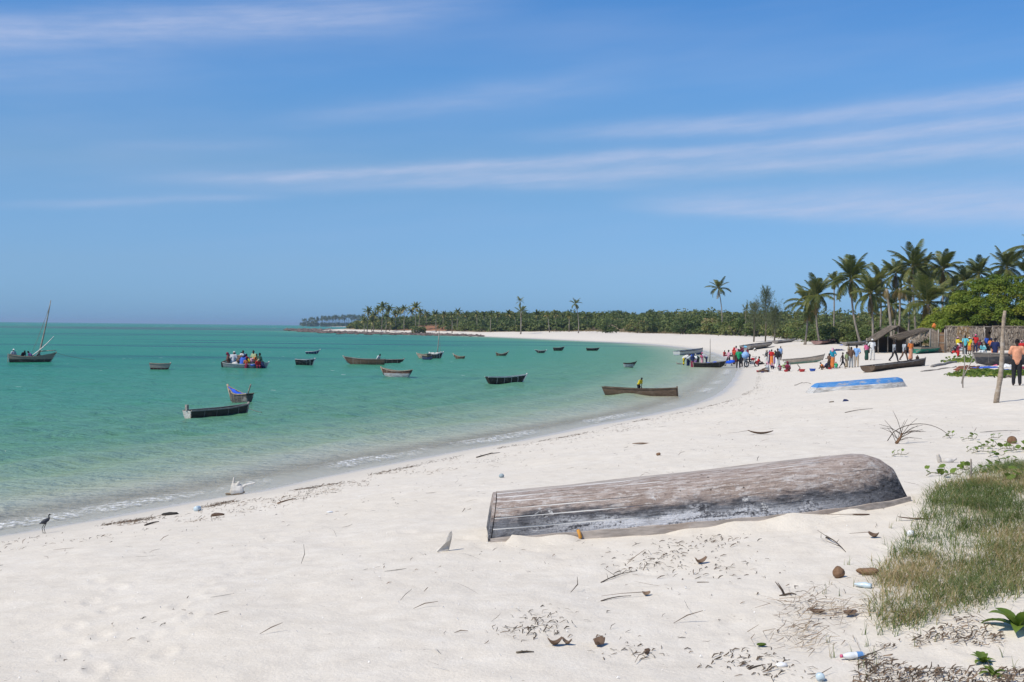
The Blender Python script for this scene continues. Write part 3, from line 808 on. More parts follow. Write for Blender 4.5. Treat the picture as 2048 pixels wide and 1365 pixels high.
def bush_balls(rng, x, y, z, r, h, lumps, leaves, tone):
    out = []
    for k in range(lumps):
        a = rng.uniform(0, 2 * PI); q = r * math.sqrt(rng.uniform(0, 1)) * 0.8
        zz = z + h * (0.07 + 0.74 * rng.uniform(0, 1) * (1 - (q / r) ** 2 * .6))
        rr = r * rng.uniform(0.28, 0.5)
        out.append((x + q * math.cos(a), y + q * math.sin(a), zz, rr, rr, rr * 0.8, leaves, np.clip(tone + rng.normal() * .1, 0, 1)))
    return out
g = np.random.default_rng(21)
# the belt of scrub behind the beach
n = 60000
cx = g.uniform(-120, 420, n); cy = g.uniform(128, 760, n)
cs = shore_dist(cx, cy)
th = veg_edge(cx, cy) + 1.5
pxx = IW / 2 + FOC * cx / cy
ok = (cs > th) & (cs < th + 120) & (pxx > 690) & (pxx < 2140)
redm = gauss(cx, cy, -34, 592, 20, 1.5)
ok &= ~((redm > .55) & (g.uniform(size=n) < .93))
front = (cs - th) < 10
ok &= (g.uniform(size=n) < np.where(front, 0.75, np.where(cs - th < 60, .38, .22)))
ok &= ~((cx > 30) & (cy < 160) & (cs < th + 16))
ix = np.nonzero(ok)[0]
if len(ix) > 2400: ix = g.choice(ix, 2400, replace=False)
zz = height(cx[ix], cy[ix], cs[ix], fine=False)
pn = fnoise(cx[ix] / 22, cy[ix] / 22, 71, 3)
balls = []
for k, i in enumerate(ix):
    fr = cs[i] - th[i]
    sc = g.uniform(.6, 1.3) * (0.55 + .9 * pn[k]) * (0.75 + .5 * min(fr / 12, 1)) * (1.0 + 0.25 * (cy[i] > 330))
    balls += bush_balls(g, cx[i], cy[i], zz[k], 2.0 * sc, 2.5 * sc, 4, 17 if cy[i] > 280 else 26, .12 + .62 * pn[k])
# denser growth on the headland
n = 9000
hx_ = g.uniform(-125, 40, n); hy_ = g.uniform(480, 700, n); hs_ = shore_dist(hx_, hy_); hp2 = IW / 2 + FOC * hx_ / hy_
rd = gauss(hx_, hy_, -34, 592, 20, 1.5)
kk = (hs_ > veg_edge(hx_, hy_) + 1) & (hs_ < 75) & (hp2 > 715) & (hp2 < 1180) & ~((rd > .6) & (g.uniform(size=n) < .9))
kk = np.nonzero(kk)[0][:900]; zz = height(hx_[kk], hy_[kk], hs_[kk], fine=False); pn = fnoise(hx_[kk] / 16, hy_[kk] / 16, 73, 3)
for j, i in enumerate(kk):
    sc = g.uniform(.8, 1.5); balls += bush_balls(g, hx_[i], hy_[i], zz[j], 2.7 * sc, 4.2 * sc, 4, 16, .05 + .6 * pn[j])
me = cloud_mesh('coastal_scrub', balls, 0.66, g)
tag(link(bpy.data.objects.new('coastal_scrub', me), mat=M['scrub']), 'belt of low green scrub along the back of the beach', 'scrub', kind='stuff')

# single bushes one can pick out in front of the belt, and rounder trees that stand above it
def bush(px, py, depth, r, h, label, group, seed, tone, mat='scrub', name='bush', lumps=14, leaves=60, size=.3, z=None):
    q = np.random.default_rng(seed); p = at(px, py, depth)
    zb = hz(p.x, p.y) if z is None else z
    root = empty(name, (p.x, p.y, zb)); tag(root, label, 'bush' if name != 'round_tree' else 'tree', group)
    me = cloud_mesh('crown', bush_balls(q, 0, 0, 0, r, h, lumps, leaves, tone), size, q)
    link(bpy.data.objects.new('crown', me), root, M[mat])
    mb = MB()
    for k in range(4):
        a = k * 1.7 + seed; mb.tube([(0, 0, -.1), (math.cos(a) * r * .25, math.sin(a) * r * .25, h * .35), (math.cos(a) * r * .5, math.sin(a) * r * .5, h * .7)], [.10, .07, .03], 6)
    mb.build('trunk', M['bark'], root)
    return root
bl = [(1392, 668), (1412, 668), (1432, 670), (1452, 671), (1472, 672), (1492, 673), (1512, 674), (1552, 676), (1570, 678), (1590, 680), (1612, 682), (1634, 684), (1655, 686), (1676, 687), (1694, 688), (1710, 687), (1730, 688), (1756, 687)]
for i, (px, py) in enumerate(bl):
    gp_ = ground(px, py); dep = gp_.y; ks = dep / 250.0
    bush(px, py, dep, ks * (2.6 + .7 * ((i * 5) % 3)), ks * (3.0 + .45 * ((i * 7) % 4)), 'leafy green bush in the front edge of the scrub near the palms', 'bushes along the front of the scrub', 400 + i, .25 + .09 * (i % 5), leaves=80, size=.34 * ks)
for i, (px, py, dep, r, lab, tn) in enumerate([(1366, 640, 372, 3.6, 'dark round tree rising above the scrub', .1), (1212, 640, 420, 4.0, 'rounded green tree on the scrub skyline over the far beach', .35),
        (1275, 641, 415, 3.8, 'light green tree on the scrub skyline beside a darker one', .6), (1300, 640, 420, 4.0, 'dark green tree on the scrub skyline beside a lighter one', .2),
        (1424, 641, 355, 4.0, 'yellow green round tree at the foot of the tallest lone palm', .75)]):
    bush(px, py, dep, r, 5.2, lab, None, 450 + i, tn, 'scrub', 'round_tree', 16, 46, .5)
bush(835, 668, 548, 3.6, 5.0, 'single mangrove bush standing on the rocky point', None, 460, .55, 'scrub', 'mangrove_bush', 18, 50, .5)

# the big dense tree behind the long hut
def big_tree(name, c, rad, label, seed, n_clump, tone=.45):
    q = np.random.default_rng(seed); root = empty(name, (c[0], c[1], hz(c[0], c[1]))); tag(root, label, 'tree')
    balls = []
    for k in range(n_clump):
        d = q.normal(size=3); d /= np.linalg.norm(d); d[2] = abs(d[2]) * 1.0 - .12
        k2 = q.uniform(.80, 1.0) if k % 4 else q.uniform(.4, .8)
        s = q.uniform(.62, 1.05)
        balls.append((d[0] * rad[0] * k2, d[1] * rad[1] * k2, .6 + d[2] * rad[2] * k2 + 0.6, s, s, s * .75, 270, np.clip(tone + q.normal() * .16, 0, 1)))
    me = cloud_mesh('crown', balls, .15, q, up=.6)
    link(bpy.data.objects.new('crown', me), root, M['tree'])
    mb = MB()
    for k in range(9):
        a = k * 2.1; ex = math.cos(a) * rad[0] * .7; ey = math.sin(a) * rad[1] * .7; ez = rad[2] * (.45 + .3 * ((k * 3) % 4) / 3)
        mb.tube([(0, 0, -.2), (ex * .25, ey * .25, ez * .45), (ex * .6, ey * .6, ez * .8), (ex, ey, ez)], [.32, .22, .13, .05], 7)
    mb.build('trunk', M['bark'], root)
    return root
p = at(2010, 640, 138)
big_tree('broad_leaved_tree', (p.x, p.y), (7.6, 6.5, 7.9), 'big dense bright green tree behind the long thatched hut', 501, 330, .5)
p = at(2140, 640, 140)
big_tree('broad_leaved_tree', (p.x, p.y), (6.0, 6.0, 6.6), 'dense green tree cut off by the right edge of the view', 503, 160, .45)
p = at(1912, 640, 146)
big_tree('broad_leaved_tree', (p.x, p.y), (4.6, 4.5, 3.9), 'smaller yellow green tree sloping down to the thatched shelters', 502, 130, .62)

# feathery casuarinas
def casuarina(px, depth, top_py, spread, label, seed, n=46):
    q = np.random.default_rng(seed); b = at(px, 660, depth); z0 = hz(b.x, b.y); top = at(px, top_py, depth)
    Hh = top.z - z0; root = empty('casuarina_tree', (b.x, b.y, z0)); tag(root, label, 'tree', 'feathery casuarinas in the scrub')
    mb = MB(); mb.tube([(0, 0, -.1), (.1, 0, Hh * .4), (0, .1, Hh * .75), (.05, 0, Hh * .97)], [.16, .11, .06, .02], 7)
    pts = []; tn = []
    for k in range(n):
        t = .22 + .76 * k / n; a = k * 2.4; L = spread * (1.12 - t) * q.uniform(.55, 1.3) + .35
        p0 = Vector((0, 0, Hh * t)); d = Vector((math.cos(a) * .8, math.sin(a) * .8, .75 + .5 * t)).normalized()
        p1 = p0 + d * L * .6; p2 = p1 + (d + Vector((0, 0, .5))).normalized() * L * .55
        mb.tube([p0, p1, p2], [.022, .012, .005], 4)
        for j in range(44):
            f = q.uniform(.15, 1.05); pp = p0.lerp(p1, f * 2) if f < .5 else p1.lerp(p2, f * 2 - 1)
            pts.append(pp + Vector(q.normal(size=3) * .10)); tn.append(q.uniform(.1, .9))
    mb.build('trunk', M['bark'], root)
    P0 = np.array([list(v) for v in pts]); n2 = len(P0); dr = q.normal(size=(n2, 3)) * .5 + np.array([0, 0, .55]); dr /= np.linalg.norm(dr, axis=1)[:, None]
    sd = np.cross(dr, q.normal(size=(n2, 3))); sd /= np.linalg.norm(sd, axis=1)[:, None]
    ln = q.uniform(.25, .6, n2)[:, None]; w = .030
    V = np.stack([P0 - sd * w, P0 + sd * w, P0 + dr * ln + sd * w * .3, P0 + dr * ln - sd * w * .3], 1).reshape(-1, 3)
    me = np_mesh('crown', V, np.arange(n2 * 4).reshape(-1, 4), False); fattr(me, 'tone', np.repeat(tn, 4))
    link(bpy.data.objects.new('crown', me), root, M['casuarina'])
casuarina(1531, 232, 583, 5.0, 'tallest feathery casuarina rising from the scrub', 601, 60)
casuarina(1508, 236, 612, 4.2, 'leaning feathery casuarina left of the tallest one', 602)
casuarina(1549, 228, 622, 3.6, 'short feathery casuarina right of the tallest one', 603)

# dry grass between sand and scrub
n = 150000
cx = g.uniform(-60, 110, n); cy = g.uniform(140, 470, n); cs = shore_dist(cx, cy); th = veg_edge(cx, cy)
ok = (cs > th - 2 - 5 * g.uniform(size=n) ** 2) & (cs < th + 14) & (fnoise(cx / 4, cy / 4, 5) > .40)
cx = cx[ok]; cy = cy[ok]; zz = height(cx, cy, cs[ok], fine=False); n = len(cx)
c = np.stack([cx, cy, zz], 1); a = g.uniform(0, 6.28, n); sd = np.stack([np.cos(a), np.sin(a), 0 * a], 1) * .06
tp = c + np.stack([g.normal(size=n) * .22, g.normal(size=n) * .22, g.uniform(.10, .42, n)], 1)
V = np.stack([c - sd, c + sd, tp + sd * .3, tp - sd * .3], 1).reshape(-1, 3)
me = np_mesh('dry_grass', V, np.arange(n * 4).reshape(-1, 4), False); fattr(me, 'tone', np.repeat(g.uniform(.1, 1, n), 4))
M['drygrass'] = leaf_material('dry_grass', [(0, (0.09, 0.085, 0.03)), (.5, (.19, .14, .06)), (1, (.32, .22, .11))], .25, .8)
tag(link(bpy.data.objects.new('dry_grass', me), mat=M['drygrass']), 'strip of dry grass where the sand meets the scrub', 'grass', kind='stuff')

# ------------------------------------------------------------------ people
def cone(a, b, ra, rb, n=10, flat=1.0):
    """closed tapered limb with rounded ends; flat squashes it front to back"""
    a = Vector(a); b = Vector(b); d = (b - a); L = d.length or 1e-4; d = d / L
    pts = [a - d * ra * .8, a - d * ra * .5, a, a.lerp(b, .33), a.lerp(b, .67), b, b + d * rb * .5, b + d * rb * .8]
    rr = [ra * .45, ra * .85, ra, ra + (rb - ra) * .33, ra + (rb - ra) * .67, rb, rb * .85, rb * .45]
    V, Fc = tube(pts, rr, n)
    if flat != 1.0:
        m = (a + b) / 2; V = [(v[0], m.y + (a.y + (b.y - a.y) * max(0, min(1, (Vector(v) - a).dot(d) / L)) - m.y) + (v[1] - (a.y + (b.y - a.y) * max(0, min(1, (Vector(v) - a).dot(d) / L)))) * flat, v[2]) for v in V]
    return V, Fc
def ball(c, r, n=8, m=6):
    V = []; Fc = []
    r = r if hasattr(r, '__len__') else (r, r, r)
    for i in range(m + 1):
        th = PI * i / m
        for k in range(n):
            ph = 2 * PI * k / n
            V.append((c[0] + r[0] * math.sin(th) * math.cos(ph), c[1] + r[1] * math.sin(th) * math.sin(ph), c[2] + r[2] * math.cos(th)))
    for i in range(m):
        for k in range(n): Fc.append((i * n + k, (i + 1) * n + k, (i + 1) * n + (k + 1) % n, i * n + (k + 1) % n))
    return V, Fc

BASE = dict(pel=(0, 0, .94), chest=(0, 0, 1.26), neck=(0, .01, 1.43), head=(0, -.015, 1.60),
            shL=(-.175, 0, 1.39), elL=(-.235, .03, 1.10), wrL=(-.245, -.05, .86), shR=(.175, 0, 1.39), elR=(.235, .03, 1.10), wrR=(.245, -.05, .86),
            hipL=(-.09, 0, .90), knL=(-.10, -.02, .49), anL=(-.11, .02, .08), hipR=(.09, 0, .90), knR=(.10, -.02, .49), anR=(.11, .02, .08))
def pose(**k):
    d = {a: Vector(b) for a, b in BASE.items()}; d.update({a: Vector(b) for a, b in k.items()}); return d
def lean(p, ang, pivot='pel', keys=('chest', 'neck', 'head', 'shL', 'elL', 'wrL', 'shR', 'elR', 'wrR')):
    o = p[pivot]; rm = Matrix.Rotation(ang, 3, 'X')
    for k in keys: p[k] = o + rm @ (p[k] - o)
    return p
POSES = {
 'stand': pose(),
 'akimbo': pose(elL=(-.33, .08, 1.14), wrL=(-.16, -.06, 1.02), anR=(.15, -.05, .08), knR=(.13, -.07, .49)),
 'walk': pose(knL=(-.09, -.20, .52), anL=(-.10, -.30, .10), knR=(.09, .10, .50), anR=(.10, .38, .14), elL=(-.23, .14, 1.12), wrL=(-.24, .16, .88), elR=(.23, -.06, 1.11), wrR=(.23, -.26, .96)),
 'talk': pose(elL=(-.25, -.04, 1.12), wrL=(-.16, -.28, 1.16), elR=(.24, -.02, 1.11), wrR=(.20, -.24, 1.00), knL=(-.12, -.05, .49), anL=(-.14, .0, .08)),
 'carry': pose(elL=(-.30, -.05, 1.62), wrL=(-.17, -.05, 1.84), elR=(.24, .03, 1.10), wrR=(.245, -.05, .86)),
 'hold': pose(elL=(-.27, -.02, 1.12), wrL=(-.19, -.27, 1.06), elR=(.27, -.02, 1.12), wrR=(.19, -.27, 1.06)),
 'bend': lean(pose(wrL=(-.20, -.22, .90), wrR=(.20, -.22, .92), elL=(-.23, -.10, 1.12), elR=(.23, -.10, 1.12)), R(62)),
 'squat': lean(pose(pel=(0, .12, .30), chest=(0, .06, .58), neck=(0, .03, .74), head=(0, -.02, .90), shL=(-.17, .04, .70), shR=(.17, .04, .70), elL=(-.25, -.14, .52), elR=(.25, -.14, .52),
              wrL=(-.16, -.34, .42), wrR=(.16, -.34, .42), hipL=(-.09, .10, .30), hipR=(.09, .10, .30), knL=(-.19, -.26, .50), knR=(.19, -.26, .50), anL=(-.14, -.04, .08), anR=(.14, -.04, .08)), R(22)),
 'sitground': pose(pel=(0, .10, .13), chest=(0, .06, .45), neck=(0, .03, .62), head=(0, -.01, .78), shL=(-.17, .04, .58), shR=(.17, .04, .58), elL=(-.24, -.06, .36), elR=(.24, -.06, .36),
              wrL=(-.16, -.28, .30), wrR=(.16, -.28, .30), hipL=(-.09, .06, .12), hipR=(.09, .06, .12), knL=(-.16, -.36, .20), knR=(.14, -.38, .13), anL=(-.12, -.72, .07), anR=(.16, -.76, .07)),
 'sit': pose(pel=(0, .05, .12), chest=(0, .04, .45), neck=(0, .02, .62), head=(0, -.02, .78), shL=(-.175, .02, .58), shR=(.175, .02, .58), elL=(-.25, -.03, .32), elR=(.25, -.03, .32),
              wrL=(-.15, -.26, .22), wrR=(.15, -.26, .22), hipL=(-.09, 0, .10), hipR=(.09, 0, .10), knL=(-.13, -.40, .12), knR=(.13, -.40, .12), anL=(-.13, -.36, -.28), anR=(.13, -.36, -.28)),
}
POSES['sitlean'] = lean({k: v.copy() for k, v in POSES['sit'].items()}, R(30))
POSES['pole'] = lean(pose(wrL=(-.06, -.42, .98), wrR=(.10, -.36, .82), elL=(-.22, -.20, 1.10), elR=(.24, -.14, 1.04), knL=(-.12, -.12, .50), anL=(-.14, -.10, .08)), R(34))
PH = {k: max(v['head'].z + .12, v['neck'].z + .12) for k, v in POSES.items()}

def hand_shapes(mb, wr, el):
    d = (wr - el).normalized(); out = Vector((1 if wr.x > 0 else -1, 0, 0)); sd = d.cross(out)
    if sd.length < .05: sd = d.cross(Vector((0, 1, 0)))
    sd.normalize(); nr = sd.cross(d).normalized()
    mb.add(cone(wr, wr + d * .085, .026, .036, 8))
    pal = wr + d * .09
    for i, ln in enumerate((.062, .074, .069, .052)):
        o = pal + sd * (.030 - .020 * i); k = o + d * ln * .55; e = k + (d * .8 + nr * .55).normalized() * ln * .5
        mb.add(cone(o, k, .0105, .0100, 6)); mb.add(cone(k, e, .0100, .0088, 6))
    o = wr + d * .030 + sd * .030; k = o + (d * .7 + sd * .75).normalized() * .042; e = k + (d + sd * .15 + nr * .3).normalized() * .032
    mb.add(cone(o, k, .013, .012, 6)); mb.add(cone(k, e, .012, .010, 6))
def body_shapes(p):
    mb = MB()
    hd = p['head']; nk = p['neck']; ax = (hd - nk).normalized()
    mb.add(cone(p['pel'], p['chest'], .135, .145, 12, .72)); mb.add(cone(p['chest'], p['chest'].lerp(nk, .75), .145, .10, 12, .74))
    mb.add(cone(p['shL'], p['shR'], .062, .062, 10)); mb.add(cone(nk - ax * .03, hd - ax * .06, .052, .050, 10))
    rm = Vector((0, 0, 1)).rotation_difference(ax).to_matrix()
    L = lambda *v: hd + rm @ Vector(v)
    V, Fc = ball((0, 0, 0), (.076, .094, .108), 12, 9); mb.add(([tuple(L(*v)) for v in V], Fc))
    V, Fc = ball((0, -.035, -.062), (.052, .055, .050), 10, 7); mb.add(([tuple(L(*v)) for v in V], Fc))
    mb.add(cone(L(0, -.088, .012), L(0, -.106, -.020), .011, .016, 6))
    for s in (-1, 1): V, Fc = ball((s * .080, .008, -.008), (.012, .020, .031), 7, 5); mb.add(([tuple(L(*v)) for v in V], Fc))
    mb.add(cone(L(-.020, -.084, -.060), L(.020, -.084, -.060), .010, .010, 6))
    for s in 'LR':
        mb.add(cone(p['sh' + s], p['el' + s], .050, .039, 9)); mb.add(cone(p['el' + s], p['wr' + s], .039, .025, 9)); hand_shapes(mb, p['wr' + s], p['el' + s])
        mb.add(cone(p['hip' + s], p['kn' + s], .088, .055, 10)); mb.add(cone(p['kn' + s], p['an' + s], .056, .036, 10))
        calf = p['kn' + s].lerp(p['an' + s], .3) + Vector((0, .012, 0)); mb.add(ball(calf, (.052, .056, .08), 8, 6))
        an = p['an' + s]; mb.add(cone(an + Vector((0, .03, -.035)), an + Vector((0, -.15, -.045)), .036, .030, 8))
    return mb
def shirt_shapes(p):
    mb = MB(); nk = p['neck']; lo = p['pel'] + (p['pel'] - p['chest']) * .16
    mb.add(cone(lo, p['chest'], .158, .166, 12, .78)); mb.add(cone(p['chest'], p['chest'].lerp(nk, .72), .166, .105, 12, .80)); mb.add(cone(p['shL'], p['shR'], .078, .078, 10))
    for s in 'LR': mb.add(cone(p['sh' + s], p['sh' + s].lerp(p['el' + s], .72), .072, .070, 9))
    return mb
def trouser_shapes(p, frac=1.0):
    mb = MB(); mb.add(cone(p['pel'] + (p['chest'] - p['pel']) * .2, p['pel'] - Vector((0, 0, .02)), .145, .150, 12, .80))
    for s in 'LR':
        mb.add(cone(p['hip' + s], p['kn' + s], .104, .080, 10))
        if frac >= 1: mb.add(cone(p['kn' + s], p['kn' + s].lerp(p['an' + s], .95), .080, .066, 10))
        else: mb.add(cone(p['kn' + s], p['kn' + s].lerp(p['an' + s], .12), .082, .086, 10))
    return mb
def skirt_shapes(p):
    mb = trouser_shapes(p, .4)
    mk = (p['knL'] + p['knR']) / 2; ma = (p['anL'] + p['anR']) / 2; md = mk.lerp(ma, .72)
    mb.add(cone(p['pel'] + (p['chest'] - p['pel']) * .2, mk, .150, .175, 14, .85)); mb.add(cone(mk, md, .175, .205, 14, .85))
    return mb
def hair_shapes(p, kind):
    hd = p['head']; ax = (hd - p['neck']).normalized(); rm = Vector((0, 0, 1)).rotation_difference(ax).to_matrix(); mb = MB()
    def put(vf): mb.add(([tuple(hd + rm @ Vector(v)) for v in vf[0]], vf[1]))
    if kind == 'hair': put(ball((0, .014, .026), (.083, .094, .096), 14, 9))
    elif kind == 'cap':
        put(ball((0, .008, .036), (.088, .102, .090), 14, 9)); put(cone((-.045, -.10, .052), (.045, -.10, .052), .034, .034, 8)); put(ball((0, -.135, .048), (.062, .055, .014), 10, 5))
    elif kind == 'scarf':
        put(ball((0, .018, .024), (.096, .106, .112), 14, 9)); put(cone((0, .05, -.02), (0, .07, -.17), .085, .10, 10)); put(cone((-.06, .02, -.13), (.06, .02, -.13), .07, .07, 8))
    return mb
_jobs = []
for pn, pp in POSES.items():
    for part, mb, vox in (('body', body_shapes(pp), .0135), ('shirt', shirt_shapes(pp), .026), ('trousers', trouser_shapes(pp), .026), ('shorts', trouser_shapes(pp, .4), .026), ('skirt', skirt_shapes(pp), .028),
                          ('hair', hair_shapes(pp, 'hair'), .02), ('cap', hair_shapes(pp, 'cap'), .014), ('headscarf', hair_shapes(pp, 'scarf'), .022)):
        o = bpy.data.objects.new('tmp', mb.mesh('tmp')); COL.objects.link(o)
        md = o.modifiers.new('r', 'REMESH'); md.mode = 'VOXEL'; md.voxel_size = vox; md.use_smooth_shade = True
        ms = o.modifiers.new('s', 'SMOOTH'); ms.iterations = 3 if part != 'body' else 2; ms.factor = .5
        _jobs.append((pn, part, o))
dg = bpy.context.evaluated_depsgraph_get(); dg.update()
PM = {}
for pn, part, o in _jobs:
    me = bpy.data.meshes.new_from_object(o.evaluated_get(dg)); me.name = part; me.materials.clear(); PM[pn, part] = me
for pn, part, o in _jobs: bpy.data.objects.remove(o)
# cloth gets soft folds, skin is plain
_cloth = {}
def cloth(c, pattern=None):
    key = (c, pattern)
    if key not in _cloth:
        m, n, b = material('cloth', c, .85, .1)
        tc = n.new('ShaderNodeTexCoord').outputs['Object']; f = n.noise(n.mapping(tc, (6, 6, 3)), 2.0, 3, .6)
        col = n.mix(n.rng(f, .3, .75), tuple(x * .78 for x in c), tuple(min(1, x * 1.12) for x in c))
        if pattern:
            k = n.vor(tc, 13.0); col = n.mix(n.math('LESS_THAN', k.outputs['Distance'], .34), col, pattern)
        n.l.new(col, b.inputs['Base Color']); n.l.new(n.bump(f, .5, .05), b.inputs['Normal'])
        m.name = 'cloth'; _cloth[key] = m
    return _cloth[key]
SKINS = [material('skin', c, .5, .35)[0] for c in ((.055, .028, .017), (.075, .040, .024), (.042, .021, .014))]
HAIR = material('black_hair', (.012, .010, .010), .8, .2)[0]
C = dict(white=(.72, .72, .70), offwhite=(.62, .60, .55), grey=(.30, .32, .33), lgrey=(.45, .48, .50), dark=(.03, .03, .034), navy=(.025, .035, .10), blue=(.05, .12, .48), sky=(.24, .42, .72),
         teal=(.02, .26, .38), turq=(.12, .50, .56), green=(.03, .33, .14), lime=(.38, .45, .22), dgreen=(.03, .08, .06), yellow=(.66, .52, .03), orange=(.72, .22, .06), salmon=(.70, .33, .20), red=(.52, .03, .03),
         pink=(.72, .16, .30), lpink=(.66, .36, .42), maroon=(.22, .03, .06), purple=(.20, .12, .28), brown=(.14, .085, .06), khaki=(.40, .33, .23), tan=(.50, .42, .32))
def person(label, group, loc, hgt, ps, face, top, bot, headwear=None, skin=0, pat=None, name='person'):
    """one person: body, clothing and head covering; face is the compass turn, 0 looks at the camera"""
    root = empty('person', loc, R(face)); tag(root, label, 'person', group)
    s = hgt / 1.72; root.scale = (s, s, s)
    def part(nm, me, mat):
        o = bpy.data.objects.new(nm, me); COL.objects.link(o); o.parent = root
        if not me.materials: me.materials.append(mat)
        o.material_slots[0].link = 'OBJECT'; o.material_slots[0].material = mat; return o
    part('body', PM[ps, 'body'], SKINS[skin])
    if top: part('shirt', PM[ps, 'shirt'], cloth(C[top], C.get(pat) if pat else None))
    kind, col = bot
    part(kind, PM[ps, kind], cloth(C[col]))
    if headwear: part('cap' if headwear[0] == 'cap' else 'headscarf', PM[ps, headwear[0] if headwear[0] == 'cap' else 'headscarf'], cloth(C[headwear[1]]))
    else: part('hair', PM[ps, 'hair'], HAIR)
    return root
def stand_at(px, py, hpx, ps, face, top, bot, head, label, group, skin=0, pat=None, z=None, dz=0.0):
    """feet (or seat) where the photograph shows them; height from the photograph's scale there"""
    p = ground(px, py) if z is None else onz(px, py, z)
    hgt = hpx * p.y / FOC * 1.72 / PH[ps]
    hgt = min(max(hgt, .85), 1.92)
    if z is None: p.z = hz(p.x, p.y)
    p.z += dz
    return person(label, group, p, hgt, ps, face, top, bot, head, skin, pat)
GB = 'people on the beach by the landing'
T = 'trousers'; K = 'skirt'; H_ = 'shorts'
